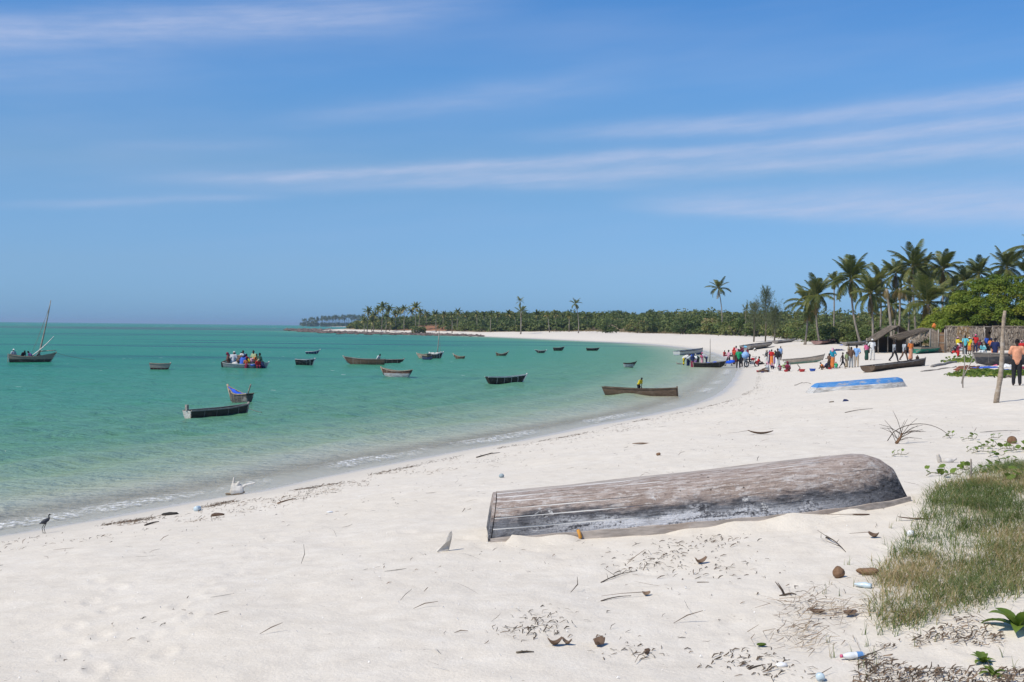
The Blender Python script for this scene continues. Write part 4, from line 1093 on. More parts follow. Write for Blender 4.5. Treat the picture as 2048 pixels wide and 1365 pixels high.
beach_people = [
 # px, py, px height, pose, facing, top, bottom, head, label, skin, pattern
 (1367, 737, 31, 'bend', 80, 'offwhite', (H_, 'yellow'), None, 'person in white shirt and yellow shorts bending over a beached boat', 0, None),
 (1385, 740, 31, 'akimbo', 175, 'navy', (K, 'maroon'), ('scarf', 'navy'), 'person in navy headscarf and red skirt wading behind a boat', 1, None),
 (1396, 735, 27, 'bend', -70, 'dgreen', (T, 'dark'), None, 'person in dark clothes stooping beside the pink headscarf', 2, None),
 (1404, 733, 28, 'hold', 20, 'pink', (K, 'lpink'), ('scarf', 'pink'), 'person in bright pink headscarf by the beached boats', 1, None),
 (1413, 733, 27, 'bend', -95, 'lgrey', (T, 'navy'), None, 'person in checked shirt bending by the pole of the boat', 0, 'lpink'),
 (1449, 713, 12, 'sitground', 30, 'red', (T, 'maroon'), None, 'child in red sitting alone on the sand near the water', 0, None),
 (1457, 733, 33, 'walk', -60, 'lpink', (H_, 'dark'), None, 'boy in pink shirt and dark shorts walking by the blue tarpaulin', 2, 'purple'),
 (1465, 714, 14, 'sitground', -40, 'lgrey', (T, 'dark'), None, 'person in checked shirt sitting behind the standing group', 0, None),
 (1472, 725, 33, 'talk', -60, 'lpink', (K, 'maroon'), None, 'person in pink top and dark red skirt in the standing group', 1, 'red'),
 (1477, 737, 39, 'akimbo', 175, 'green', (T, 'dark'), None, 'person in green shirt and black trousers with back turned', 2, None),
 (1484, 734, 38, 'hold', -100, 'navy', (T, 'dark'), ('scarf', 'maroon'), 'person in navy standing close behind the green shirt', 2, None),
 (1486, 722, 28, 'carry', 60, 'white', (K, 'brown'), ('scarf', 'lpink'), 'person in white with pale headscarf behind the light blue bundle', 1, None),
 (1491, 736, 36, 'hold', 170, 'grey', (T, 'grey'), ('scarf', 'grey'), 'person in grey carrying a big light blue bundle', 0, None),
 (1495, 715, 18, 'stand', 20, 'maroon', (K, 'red'), None, 'small person in red behind the group with the bundle', 0, None),
 (1509, 703, 9, 'squat', 60, 'white', (H_, 'khaki'), None, 'person in white sitting against the far upturned hull', 0, None),
 (1518, 730, 17, 'sitground', 65, 'red', (H_, 'dark'), None, 'child in red shirt sitting behind the motorbike wheel', 0, None),
 (1534, 745, 21, 'sitground', -85, 'lgrey', (T, 'brown'), ('scarf', 'lpink'), 'person in pale grey with pink headscarf sitting beside two basins', 1, None),
 (1533, 732, 32, 'talk', -75, 'dark', (K, 'offwhite'), ('scarf', 'tan'), 'person in dark patterned top and white skirt facing the group', 1, 'lgrey'),
 (1543, 731, 32, 'hold', 165, 'red', (K, 'orange'), None, 'person in red top and orange skirt', 0, None),
 (1550, 728, 27, 'talk', -90, 'yellow', (K, 'purple'), None, 'person in yellow top and purple skirt half hidden by a man in black', 0, 'lime'),
 (1555, 738, 41, 'walk', 160, 'dark', (T, 'white'), None, 'person in black shirt and white trousers', 2, None),
 (1561, 721, 28, 'stand', 20, 'sky', (H_, 'dark'), None, 'person in pale blue shirt behind the white trousers', 2, 'lgrey'),
 (1546, 739, 13, 'squat', -60, 'lpink', (T, 'navy'), ('scarf', 'lpink'), 'person in striped pink squatting amid the standing group', 1, None),
 (1560, 742, 14, 'squat', 185, 'maroon', (K, 'grey'), None, 'person in dull red squatting with back turned', 0, 'grey'),
 (1577, 743, 20, 'squat', -40, 'grey', (K, 'maroon'), ('scarf', 'maroon'), 'person in maroon wrap stooping over a red basin', 1, 'maroon'),
 (1645, 740, 15, 'squat', -90, 'orange', (T, 'brown'), None, 'person in orange shirt squatting beside the blue basin', 0, None),
 (1658, 739, 32, 'talk', -60, 'brown', (T, 'dark'), None, 'slim person in dark brown standing over the orange squatter', 2, None),
 (1665, 737, 41, 'akimbo', 150, 'teal', (K, 'orange'), ('scarf', 'lpink'), 'person in teal top orange skirt and pink headscarf', 1, None),
 (1672, 738, 14, 'squat', 170, 'green', (T, 'lgrey'), ('cap', 'red'), 'child in green shirt and red cap squatting', 0, None),
 (1685, 738, 33, 'walk', 60, None, (H_, 'dark'), None, 'bare chested boy in dark shorts striding', 0, None),
 (1693, 735, 31, 'stand', 30, 'lime', (K, 'khaki'), None, 'person in pale green behind the brown shirt', 1, None),
 (1702, 736, 42, 'hold', 170, 'brown', (T, 'grey'), None, 'person in brown shirt and grey trousers with back turned', 0, None),
 (1697, 722, 34, 'talk', 60, 'khaki', (T, 'brown'), None, 'person half hidden behind the brown shirt', 0, None),
 (1713, 735, 45, 'hold', 155, 'sky', (T, 'tan'), None, 'person in sky blue shirt and beige trousers', 2, None),
 (1733, 721, 36, 'stand', 10, 'pink', (K, 'dgreen'), ('cap', 'grey'), 'person in pink top and dark green skirt', 0, None),
 (1744, 721, 43, 'akimbo', -10, 'white', (T, 'offwhite'), ('cap', 'white'), 'person in white shirt white cap and pale trousers', 2, None),
 (1788, 724, 41, 'walk', 100, 'grey', (T, 'dark'), None, 'bald person in grey green shirt walking past the dugout', 1, None),
 (1808, 722, 39, 'walk', 110, 'lgrey', (T, 'brown'), None, 'person in patterned white shirt and brown trousers walking', 2, 'dark'),
 (1821, 721, 40, 'stand', 15, 'orange', (K, 'salmon'), ('scarf', 'grey'), 'person in orange red dress by the thatched shelter', 1, None),
 (1834, 722, 9, 'squat', 0, 'brown', (H_, 'dark'), None, 'child crouching behind the brown dugout', 2, None),
 (1757, 693, 20, 'bend', 90, 'grey', (T, 'dark'), None, 'person in grey stooping at the first thatched shelter', 2, 'lpink'),
 (1706, 686, 15, 'sit', 20, 'red', (T, 'maroon'), None, 'person in red sitting on a yellow box behind the pale boat', 2, None),
 (1724, 684, 13, 'squat', -60, 'dark', (T, 'dark'), None, 'person in black and white crouching at the palm trunk', 2, 'white'),
 (1906, 713, 30, 'sitlean', 60, 'dark', (T, 'red'), ('cap', 'white'), 'person in white cap and red trousers sitting by the long hut', 2, 'grey'),
 (1915, 708, 34, 'talk', 110, 'yellow', (T, 'maroon'), ('cap', 'lpink'), 'person in yellow shirt left of the turquoise shirt', 0, None),
 (1930, 710, 39, 'akimbo', 165, 'turq', (T, 'dark'), None, 'person in turquoise shirt and black trousers with back turned', 2, None),
 (1939, 709, 35, 'stand', -60, 'yellow', (H_, 'orange'), ('cap', 'white'), 'person in yellow shirt and white hat right of the turquoise shirt', 0, None),
 (1951, 706, 37, 'talk', -30, 'red', (T, 'navy'), ('cap', 'pink'), 'person in bright red shirt and pink cap by the long hut', 2, None),
 (1973, 702, 30, 'stand', 10, 'blue', (T, 'dark'), None, 'person in blue in front of the dark doorway', 2, None),
]

# ------------------------------------------------------------------ boats
def wood_material(name, main, top=None, zt=None, bottom=None, zb=None, wear=(.34, .29, .24), amt=.4, rough=.8, seed=0.0, dark=(.05, .045, .04)):
    """weathered boat timber, painted in bands by height on the hull"""
    m, n, b = material(name, main, rough, .2)
    tc = n.new('ShaderNodeTexCoord').outputs['Object']; z = n.sep(tc)[2]
    grain = n.noise(n.mapping(tc, (1.2, 9, 9), loc=(seed, 0, 0)), 2.0, 5, .65); blot = n.noise(n.mapping(tc, (1.1, 1.6, 2.6), loc=(seed, 3, 0)), 1.6, 5, .65)
    zz = n.math('ADD', z, n.math('MULTIPLY', n.math('SUBTRACT', blot, .5), .06))
    c = n.mix(n.rng(grain, .3, .7), tuple(x * .65 for x in main), tuple(min(1, x * 1.2) for x in main))
    if top: c = n.mix(n.rng(zz, zt - .015, zt + .015), c, n.mix(n.rng(grain, .3, .7), tuple(x * .75 for x in top), top))
    if bottom: c = n.mix(n.rng(zz, zb + .015, zb - .015), c, n.mix(n.rng(grain, .3, .7), tuple(x * .7 for x in bottom), bottom))
    c = n.mix(n.math('MULTIPLY', n.rng(blot, .52, .62), amt), c, wear)
    c = n.mix(n.math('MULTIPLY', n.rng(grain, .62, .72), .5), c, dark)
    n.l.new(c, b.inputs['Base Color']); n.l.new(n.bump(grain, .5, .02), b.inputs['Normal'])
    return m
def hull_grid(L, B, D, n=21, m=7, bow=1.6, tm=.45, tw=.6, sh_b=.25, sh_s=.1, rk_b=.3, rk_s=.1, rake=.25, srake=.1, full=.9, stern='transom', bw=.02):
    """stations of the outer skin: list of rings from port rail under the keel to starboard rail"""
    rings = []
    for i in range(n):
        t = i / (n - 1); q = max(0, (t - tm) / (1 - tm)); r = max(0, (tm - t) / tm)
        hb = B / 2 * (1 - q ** bow * (1 - bw))
        hb *= (1 - (1 - tw) * r ** 2) if stern == 'transom' else (1 - r ** bow * .97)
        s = D + sh_b * max(0, (t - .45) / .55) ** 2 + sh_s * max(0, (.45 - t) / .45) ** 2
        k = rk_b * max(0, (t - .62) / .38) ** 2.2 + rk_s * max(0, (.38 - t) / .38) ** 2.2
        x0 = -L / 2 + L * t; ring = []
        for j in range(-m, m + 1):
            u = abs(j) / m; a = u * PI / 2
            y = hb * (math.sin(a) ** full); z = k + (s - k) * (1 - math.cos(a)) ** .92
            f = (z - k) / max(s - k, 1e-4)
            x = x0 + rake * (f - .5) * max(0, (t - .8) / .2) - srake * (f - .5) * max(0, (.2 - t) / .2)
            ring.append(Vector((x, math.copysign(y, j) if j else 0, z)))
        rings.append(ring)
    return rings
def hull_mesh(rings, th=.035, stern='transom'):
    n = len(rings); w = len(rings[0]); m = w // 2; mb = MB()
    inner = []
    for i, rg in enumerate(rings):
        c = rg[m]; hb = max(abs(rg[0].y), 1e-4); sy = max(0.02, (hb - th) / hb)
        s = rg[0].z; k = rg[m].z; sz = max(.1, (s - k - th * 1.3) / max(s - k, 1e-4))
        sx = 1 - 2 * th / abs(rings[-1][m].x - rings[0][m].x)
        inner.append([Vector((p.x * sx, p.y * sy, s - (s - p.z) * sz)) for p in rg])
    V = [p for rg in rings for p in rg] + [p for rg in inner for p in rg]; o = n * w; Fc = []
    for i in range(n - 1):
        for j in range(w - 1):
            a = i * w + j; Fc.append((a, a + 1, a + w + 1, a + w)); Fc.append((o + a, o + a + w, o + a + w + 1, o + a + 1))
        for j in (0, w - 1):
            a = i * w + j; b = (a, a + w, o + a + w, o + a); Fc.append(b if j == 0 else b[::-1])
    for i in (0, n - 1):
        a = i * w; ro = [a + j for j in range(w)]; ri = [o + a + j for j in range(w)]
        Fc.append(tuple(ro[::-1]) if i == 0 else tuple(ro)); Fc.append(tuple(ri) if i == 0 else tuple(ri[::-1]))
        q = (a, o + a, o + a + w - 1, a + w - 1); Fc.append(q if i == 0 else q[::-1])
    mb.V = [tuple(v) for v in V]; mb.F = Fc
    return mb
def rail(rings, side, w=.045, h=.05, lift=.0):
    """gunwale: a square batten bent along the top edge"""
    j = 0 if side < 0 else -1; V = []; Fc = []
    for i, rg in enumerate(rings):
        p = rg[j]
        for dy, dz in ((-w / 2, -h / 2), (w / 2, -h / 2), (w / 2, h / 2), (-w / 2, h / 2)): V.append((p.x, p.y + dy + side * .012, p.z + dz + lift))
    for i in range(len(rings) - 1):
        for k in range(4): Fc.append((i * 4 + k, i * 4 + (k + 1) % 4, i * 4 + 4 + (k + 1) % 4, i * 4 + 4 + k))
    Fc += [(3, 2, 1, 0), tuple(len(V) - 4 + k for k in range(4))]
    return V, Fc
def make_boat(label, cat, loc, heading, L, B, D, hm, rm, draft=.12, thw=(.3, .55, .75), stern='transom', group=None, name='wooden_boat', roll=0, pitch=0, post=False, rudder=False, deckbow=False, tm_mat=None, **kw):
    root = empty(name, loc); root.rotation_euler = Euler((R(roll), R(pitch), R(heading)), 'XYZ'); tag(root, label, cat, group)
    rings = hull_grid(L, B, D, stern=stern, **kw)
    for rg in rings:
        for p in rg: p.z -= draft
    hull = hull_mesh(rings).build('hull', hm, root)
    md = hull.modifiers.new('e', 'EDGE_SPLIT'); md.split_angle = R(50)
    for s in (-1, 1): MB().add(rail(rings, s)).build('gunwale', rm, root, False)
    n = len(rings)
    for t in thw:
        rg = rings[int(t * (n - 1))]; p = rg[0]
        MB().box((p.x, 0, p.z - .07), (.20, abs(p.y) * 2 - .03, .035)).build('thwart', rm, root, False)
    for t in (.2, .42, .64, .82):       # ribs inside the hull
        rg = rings[int(t * (n - 1))]; MB().tube([(p.x, p.y * .93, p.z + .045 * (1 - abs(p.y) / max(.05, abs(rg[0].y)))) for p in rg], .022, 5).build('rib', rm, root)
    if post:
        p = rings[0][0]; MB().box((p.x - .02, 0, p.z + .12), (.10, .11, .24)).build('stern_post', rm, root, False)
    if rudder:
        p = rings[0][0]; MB().box((p.x - .09, 0, p.z * .45 - draft * .5), (.05, .07, p.z + draft + .2)).build('rudder', rm, root, False)
    if tm_mat and stern == 'transom':
        rg = rings[0]; V = [(p.x - .012, p.y * 1.0, p.z) for p in rg]; V2 = [(v[0] - .03, v[1], v[2]) for v in V]; k = len(V)
        mb = MB(); mb.V = V + V2; mb.F = [tuple(range(k)), tuple(range(2 * k - 1, k - 1, -1))] + [(i, i + k, i + 1 + k, i + 1) for i in range(k - 1)] + [(k - 1, 2 * k - 1, k, 0)]
        mb.build('transom', tm_mat, root, False)
    st = rings[-1]; bx = st[0].x
    MB().tube([(rings[-1][len(st) // 2].x + .01, 0, rings[-1][len(st) // 2].z - .02), (bx + .02, 0, st[0].z + .08)], [.045, .05], 6).build('stem', rm, root)
    root['L'] = 0; del root['L']
    return root, rings
def hor(px): return 654.9 + .0113 * (px - 1024)
def wdepth(px, py): return FOC * CAM.z / (py - hor(px))
W_ = {}
W_['dark'] = wood_material('dark_boat_wood', (.040, .036, .030), wear=(.12, .10, .08), amt=.5, seed=1)
W_['tan'] = wood_material('bare_boat_wood', (.34, .27, .20), wear=(.5, .45, .38), amt=.5, seed=2)
W_['grey'] = wood_material('grey_boat_wood', (.27, .245, .22), wear=(.42, .39, .35), amt=.5, seed=3)
W_['white'] = wood_material('white_boat_paint', (.62, .61, .58), wear=(.36, .30, .24), amt=.35, seed=4)
W_['brown'] = wood_material('brown_boat_wood', (.115, .080, .055), wear=(.20, .16, .12), amt=.4, seed=5)
W_['dhow'] = wood_material('dhow_hull', (.055, .048, .042), (.30, .235, .18), .30, wear=(.2, .17, .15), amt=.4, seed=6)
W_['redskiff'] = wood_material('skiff_hull', (.10, .022, .024), (.36, .31, .27), .13, wear=(.2, .12, .1), amt=.3, seed=7)
W_['crowd'] = wood_material('crowd_hull', (.38, .38, .37), None, None, (.05, .05, .05), .02, amt=.4, seed=8)
W_['blackwhite'] = wood_material('black_hull', (.03, .03, .03), None, None, (.30, .30, .30), -.02, amt=.25, seed=9)
W_['blue'] = wood_material('blue_hull', (.035, .085, .26), (.62, .62, .60), .40, amt=.15, seed=10)
W_['dblue'] = wood_material('dark_blue_hull', (.025, .05, .12), wear=(.2, .2, .22), amt=.3, seed=11)
W_['rimtan'] = wood_material('pale_side_hull', (.42, .42, .42), (.13, .07, .05), .30, (.09, .08, .08), .0, wear=(.16, .15, .15), amt=.5, seed=12)
W_['mossy'] = wood_material('mossy_hull', (.050, .048, .036), None, None, (.03, .045, .03), -.02, wear=(.12, .075, .05), amt=.35, seed=13)
W_['stripe'] = wood_material('striped_hull', (.085, .08, .075), (.045, .04, .035), .36, wear=(.34, .31, .29), amt=.6, seed=14)
W_['greenish'] = wood_material('green_hull', (.30, .255, .21), None, None, (.13, .23, .19), .22, wear=(.40, .34, .28), amt=.5, seed=15)
W_['green'] = wood_material('painted_green_hull', (.02, .22, .15), (.30, .26, .20), .5, wear=(.30, .25, .20), amt=.75, seed=16)
W_['pinkish'] = wood_material('faded_red_hull', (.34, .20, .18), wear=(.42, .36, .33), amt=.6, seed=17)
W_['transom'] = wood_material('white_transom', (.62, .60, .56), wear=(.26, .11, .06), amt=.55, seed=18)
M['tarp'] = material('blue_tarpaulin', (.02, .10, .62), .45, .4)[0]
M['rope'] = material('rope', (.22, .20, .16), .9)[0]
M['pole'] = bark_material('weathered_pole', (.20, .17, .14), (.40, .36, .31))
GW = 'boats at anchor in the bay'
def water_boat(label, px0, px1, py, heading, fb_px, hm, rm, ratio=.28, **kw):
    pxm = (px0 + px1) / 2; d = wdepth(pxm, py); w = (px1 - px0) * d / FOC; h = R(heading)
    L = w / (abs(math.cos(h)) + ratio * abs(math.sin(h))); B = ratio * L
    fb = fb_px * d / FOC; dr = kw.pop('draft', .12); p = at(pxm, py, d); cy = d + B / 2 * abs(math.cos(h)) * .8 + L / 2 * abs(math.sin(h))
    # keep the middle of the hull on the line of sight
    p = Vector((px_dir(pxm, py).x / px_dir(pxm, py).y * cy, cy, 0))
    root, rings = make_boat(label, 'boat', (p.x, p.y, 0), heading, L, B, fb + dr, hm, rm, draft=dr, group=kw.pop('group', GW), **kw)
    return root, rings, cy
def rope_part(root, a, b, sag=.15, r=.012, name='mooring_rope'):
    a = Vector(a); b = Vector(b); iv = Matrix.LocRotScale(root.location, root.rotation_euler, root.scale).inverted(); pts = []
    for i in range(9): t = i / 8; q = a.lerp(b, t); q.z -= sag * 4 * t * (1 - t) * .5; pts.append(iv @ q)
    return MB().tube(pts, r, 5).build(name, M['rope'], root)

# sailing dhow on the left
dh, rg, dd = water_boat('sailing dhow with bare raked mast lying at anchor', 20, 106, 726, 16, 12, W_['dhow'], W_['tan'], ratio=.30, draft=.2, sh_b=.36, sh_s=.20, tw=.7, tm_mat=W_['transom'], rudder=True, rake=.5, thw=(.2, .45, .7))
iv = Matrix.LocRotScale(dh.location, dh.rotation_euler, dh.scale).inverted()
A = at(77, 713, dd); Bm = at(101.5, 601, dd)
mast = MB().tube([iv @ A.lerp(Bm, t) + Vector((.05 * math.sin(3 * t), 0, 0)) for t in (-.03, .2, .4, .6, .8, 1)], [.085, .08, .072, .06, .05, .035], 8).build('mast', M['pole'], dh)
A2 = at(64, 712, dd - .25); B2 = at(108, 673, dd - .25)
MB().tube([iv @ A2.lerp(B2, t) + Vector((0, 0, -.12 * math.sin(PI * t))) for t in (0, .25, .5, .75, 1)], [.05, .06, .055, .045, .03], 7).build('furled_yard', W_['white'], dh)
A3 = at(66, 711, dd - .15); B3 = at(105, 677, dd - .15)
MB().tube([iv @ A3.lerp(B3, t) + Vector((0, 0, -.05 * math.sin(PI * t))) for t in (0, .33, .66, 1)], [.05, .05, .04, .03], 7).build('lower_spar', M['pole'], dh)
rope_part(dh, at(64, 705, dd + .2), at(99, 615, dd), .05, .012, 'stay'); rope_part(dh, at(67, 705, dd - .2), at(100, 610, dd), .05, .010, 'stay')
rope_part(dh, at(104, 704, dd), at(190, 720, dd + 4), .25, .014)
MB().tube([iv @ at(80, 703, dd + .2), iv @ at(112, 701, dd + .2)], [.05, .03], 6).build('bowsprit', M['pole'], dh)

water_boat('small skiff with dark red bottom and pale topsides', 300, 338, 740, 8, 12, W_['redskiff'], W_['tan'], ratio=.30, sh_b=.03, sh_s=.04, tw=.85, rk_b=.1, bow=3.0, bw=.5, thw=(.4, .7))
cb, crg, cd_ = water_boat('low boat crammed with passengers and bundles', 446, 536, 737, 8, 8, W_['crowd'], W_['white'], ratio=.34, draft=.25, sh_b=.16, sh_s=.12, tw=.7)
water_boat('black boat with white rail left of the passenger boat anchor rope end', 590, 628, 731, 10, 11, W_['blackwhite'], W_['white'], ratio=.40, sh_b=.08, sh_s=.05, tw=.8, rk_b=.12)
water_boat('tiny blue boat with white bow farthest out', 611, 639, 708.5, 12, 5, W_['dblue'], W_['white'], ratio=.3, sh_b=.22, sh_s=-.05)
lc, lrg, ld = water_boat('long low canoe with a man in white aboard', 690, 770, 730.5, 176, 12, W_['brown'], W_['grey'], ratio=.16, sh_b=.22, sh_s=.0, tw=.9, rake=.5, bow=1.4, thw=(.2, .45, .7))
water_boat('dark canoe lying just behind the long low canoe', 752, 806, 727.5, 2, 8, W_['dark'], W_['grey'], ratio=.16, sh_b=.05, sh_s=.0, bw=.5, bow=2.5)
water_boat('boat with scuffed pale sides and reddish rail', 760, 824, 756, 158, 13, W_['rimtan'], W_['tan'], ratio=.28, sh_b=.22, sh_s=.10, srake=.3)
mc, mrg, md_ = water_boat('mossy black canoe with rusty white transom near the shore', 383, 491, 838, 60, 15, W_['mossy'], W_['grey'], ratio=.15, draft=.15, sh_b=.10, sh_s=.0, tw=.85, tm_mat=W_['transom'], post=True, bow=2.2, rake=.15, rk_b=.12, rk_s=.0, thw=(.3, .6))
rope_part(mc, at(488, 812, md_ + 2), at(524, 825, md_ + 2), .1, .012)
bt, brg, bd = water_boat('high prowed boat draped with a blue tarpaulin', 446, 512, 807, 138, 17, W_['stripe'], W_['tan'], ratio=.34, draft=.16, sh_b=.34, sh_s=.06, tw=.75, bow=1.8, rk_b=.2, rake=.35, group=None)
mb = MB(); V = []; n = 12
for i in range(n):
    t = i / (n - 1); r_ = brg[int((.18 + .8 * t) * (len(brg) - 1))]; y = abs(r_[0].y) * .8
    for j in range(7): u = j / 6 * 2 - 1; V.append((r_[0].x, u * y * .9 + .05, r_[0].z + .02 - .07 * (1 - abs(u)) + .035 * math.sin(i * 2.3 + j * 1.7)))
mb.V = V; mb.F = [(i * 7 + j, i * 7 + j + 1, i * 7 + j + 8, i * 7 + j + 7) for i in range(n - 1) for j in range(6)]
tp = mb.build('tarpaulin', M['tarp'], bt); tp.modifiers.new('s', 'SOLIDIFY').thickness = .015
MB().tube([(brg[0][0].x + .1, .1, brg[0][0].z - .1), (brg[0][0].x - .35, .22, brg[0][0].z + .45)], [.035, .03], 6).build('tiller', M['pole'], bt)
w1, wrg, wd = water_boat('white decked boat with a thin upright mast in the small cluster', 856, 885, 718, 10, 9, W_['blackwhite'], W_['white'], ratio=.34, sh_b=.25, sh_s=.1, draft=.15)
iv = Matrix.LocRotScale(w1.location, w1.rotation_euler, w1.scale).inverted()
MB().tube([iv @ at(874, 714, wd), iv @ at(876.5, 690, wd), iv @ at(878.5, 658, wd)], [.06, .05, .03], 7).build('mast', M['pole'], w1)
rope_part(w1, at(878.5, 660, wd), at(881, 706, wd), 0, .012, 'stay')
mb = MB(); V = []
for i in range(9):
    t = i / 8; r_ = wrg[int((.05 + .85 * t) * (len(wrg) - 1))]
    for j in range(5): u = j / 4 * 2 - 1; V.append((r_[0].x, u * abs(r_[0].y) * .85, r_[0].z + .02 + .12 * (1 - u * u) + .05 * math.sin(i * 2.1 + j)))
mb.V = V; mb.F = [(i * 5 + j, i * 5 + j + 1, i * 5 + j + 6, i * 5 + j + 5) for i in range(8) for j in range(4)]
mb.build('folded_sail', cloth(C['offwhite']), w1).modifiers.new('s', 'SOLIDIFY').thickness = .03
water_boat('open tan boat at the left of the small cluster', 832, 858, 717.5, 150, 8, W_['tan'], W_['tan'], ratio=.4, sh_b=.12, sh_s=.1)
water_boat('dark boat with blue cover in front of the small cluster', 843, 868, 721, -30, 7, W_['dblue'], W_['dark'], ratio=.36, sh_b=.12, sh_s=.06)
water_boat('small brown boat with raised left end right of the cluster', 907, 930, 718.5, 165, 5, W_['brown'], W_['tan'], ratio=.32, sh_b=.28, sh_s=.05)
water_boat('small curved boat with both ends turned up', 991, 1016, 712.5, 15, 4, W_['brown'], W_['tan'], ratio=.34, sh_b=.32, sh_s=.22, stern='point')
water_boat('little white rimmed boat with overhanging stern', 1072, 1092, 706.5, 5, 5, W_['dark'], W_['white'], ratio=.34, sh_b=.06, sh_s=.12, srake=.5)
water_boat('small dark boat with raised right bow', 1106, 1128, 702, 12, 6, W_['dark'], W_['grey'], ratio=.34, sh_b=.2, sh_s=.03)
water_boat('small grey boat nearest the far beach', 1172, 1199, 702, 14, 5, W_['dark'], W_['grey'], ratio=.34, sh_b=.1, sh_s=.03)
water_boat('round bellied little boat with pale lower side', 1247, 1271, 735, 10, 8, W_['rimtan'], W_['dark'], ratio=.42, sh_b=.14, sh_s=.02, tw=.8)
water_boat('black canoe with white rail riding high', 972, 1053, 767.5, 34, 12, W_['dark'], W_['white'], ratio=.17, draft=.16, sh_b=.14, sh_s=.02, tw=.8, srake=.25, rake=.45, rk_b=.06, rk_s=.06)
du, drg, ddp = water_boat('brown dugout poled by a man in yellow near the beach', 1206, 1355, 793, -24, 13, W_['brown'], W_['brown'], ratio=.13, draft=.18, rk_b=.04, rk_s=.05, sh_b=.12, sh_s=.05, tw=.7, bow=2.6, bw=.35, rake=-.05, srake=.2, post=False, thw=(.2, .8), name='dugout_canoe')

# beached boats
GS = 'boats drawn up on the sand'
def beach_boat(label, px0, px1, py0, py1, fb_px, hm, rm, ratio=.2, flip=False, **kw):
    """between two photograph points at the foot of the near side; py0 left, py1 right"""
    a = ground(px0, py0); b = ground(px1, py1); d = (b - a); d.z = 0; L = d.length * kw.pop('stretch', 1.0); u = d.normalized(); nrm = Vector((-u.y, u.x, 0)); nrm = nrm if nrm.y > 0 else -nrm
    B = ratio * L; c = (a + b) / 2 + nrm * B * .32; hd = math.degrees(math.atan2(u.y, u.x)) + (180 if flip else 0)
    dm = c.y; fb = fb_px * dm / FOC
    c.z = (hz(a.x, a.y) + hz(b.x, b.y)) / 2 - .03
    pt = math.degrees(math.atan2(hz(a.x, a.y) - hz(b.x, b.y), L)) * (-1 if flip else 1)
    return make_boat(label, 'boat', c, hd, L, B, fb, hm, rm, draft=0.0, group=GS, pitch=pt, **kw) + (c,)
W_['bluetop'] = wood_material('blue_white_hull', (.03, .10, .34), (.60, .60, .58), .42, wear=(.1, .12, .2), amt=.15, seed=20)
b19, r19, c19 = beach_boat('blue boat with white band and dark rail at the water edge', 1352, 1420, 716, 709.5, 12, W_['bluetop'], W_['dark'], ratio=.2, stretch=.75, sh_b=.12, sh_s=.0, rk_b=.3)
b20, r20, c20 = beach_boat('dark beached boat covered with a bright blue tarpaulin', 1388, 1452, 740, 737, 13, W_['dark'], W_['grey'], ratio=.24, sh_b=.1, tw=.8, tm_mat=W_['tan'])
iv = Matrix.LocRotScale(b20.location, b20.rotation_euler, b20.scale).inverted(); V = []
for i in range(14):
    t = i / 13; px = 1401 + 69 * t; top = at(px, 728.5 - 6.2 * t + 0.5 * math.sin(i * 1.9), c20.y - .35 + 1.0 * t)
    for j in range(5): V.append(tuple(iv @ (top + Vector((0, .22 * j, .05 * math.sin(j * 2.1 + i) - (.16 if j == 0 else 0))))))
mb = MB(); mb.V = V; mb.F = [(i * 5 + j, i * 5 + j + 1, i * 5 + j + 6, i * 5 + j + 5) for i in range(13) for j in range(4)]
mb.build('tarpaulin', M['tarp'], b20).modifiers.new('s', 'SOLIDIFY').thickness = .03
beach_boat('low dark canoe partly in the water left of the tarpaulin boat', 1354, 1398, 735, 734, 7, W_['dark'], W_['grey'], ratio=.16, flip=True, sh_b=.1)
p = ground(1419, 727)
tag(MB().tube([(p.x, p.y, p.z - .2), (p.x + .06, p.y, p.z + 1.2), tuple(at(1420.5, 678, p.y))], [.06, .05, .03], 7).build('upright_pole', M['pole']), 'tall thin bare pole standing between two beached boats', 'pole')
beach_boat('grey brown boat behind the standing group', 1495, 1562, 702, 692, 8, W_['grey'], W_['grey'], ratio=.2, stretch=.8, sh_b=.05)
beach_boat('weathered pale boat in front of the casuarinas', 1547, 1604, 689, 684, 6, W_['grey'], W_['white'], ratio=.18, stretch=.7, sh_b=.06)
beach_boat('grey boat with green lower planks behind the squatting people', 1562, 1652, 731, 724, 12, W_['greenish'], W_['grey'], ratio=.18, stretch=.9, sh_b=.14, sh_s=.03, rk_b=.2)
beach_boat('faded reddish boat by the edge of the palms', 1635, 1696, 691, 685, 7, W_['pinkish'], W_['brown'], ratio=.18, stretch=.7, sh_b=.08)
beach_boat('pale grey boat behind the white shirted man', 1686, 1748, 693, 689, 7, W_['grey'], W_['white'], ratio=.18, stretch=.75, sh_b=.06)
bd2, rd2, cd2 = beach_boat('brown dugout with open hull and a cross seat on the sand', 1746, 1860, 745, 732, 13, W_['brown'], W_['grey'], ratio=.15, stretch=1.0, sh_b=.10, sh_s=.0, tw=.95, bow=2.0, rk_b=.05, rk_s=0, srake=.0, thw=(.25, .68), roll=-4, name='dugout_canoe')
beach_boat('boat with peeling green paint before the reed wall', 1838, 1902, 709, 703, 12, W_['green'], W_['tan'], ratio=.2, stretch=.85, sh_b=.12)
W_['bigdark'] = wood_material('tarred_hull', (.050, .052, .058), (.17, .15, .13), .62, wear=(.13, .11, .10), amt=.5, seed=22)
beach_boat('big dark tarred boat with grey rail at the right edge', 1950, 2090, 733, 729, 25, W_['bigdark'], W_['grey'], ratio=.26, flip=True, sh_b=.12, sh_s=.05, rake=.3, rk_b=.2)
p = at(1995, 707, 88)

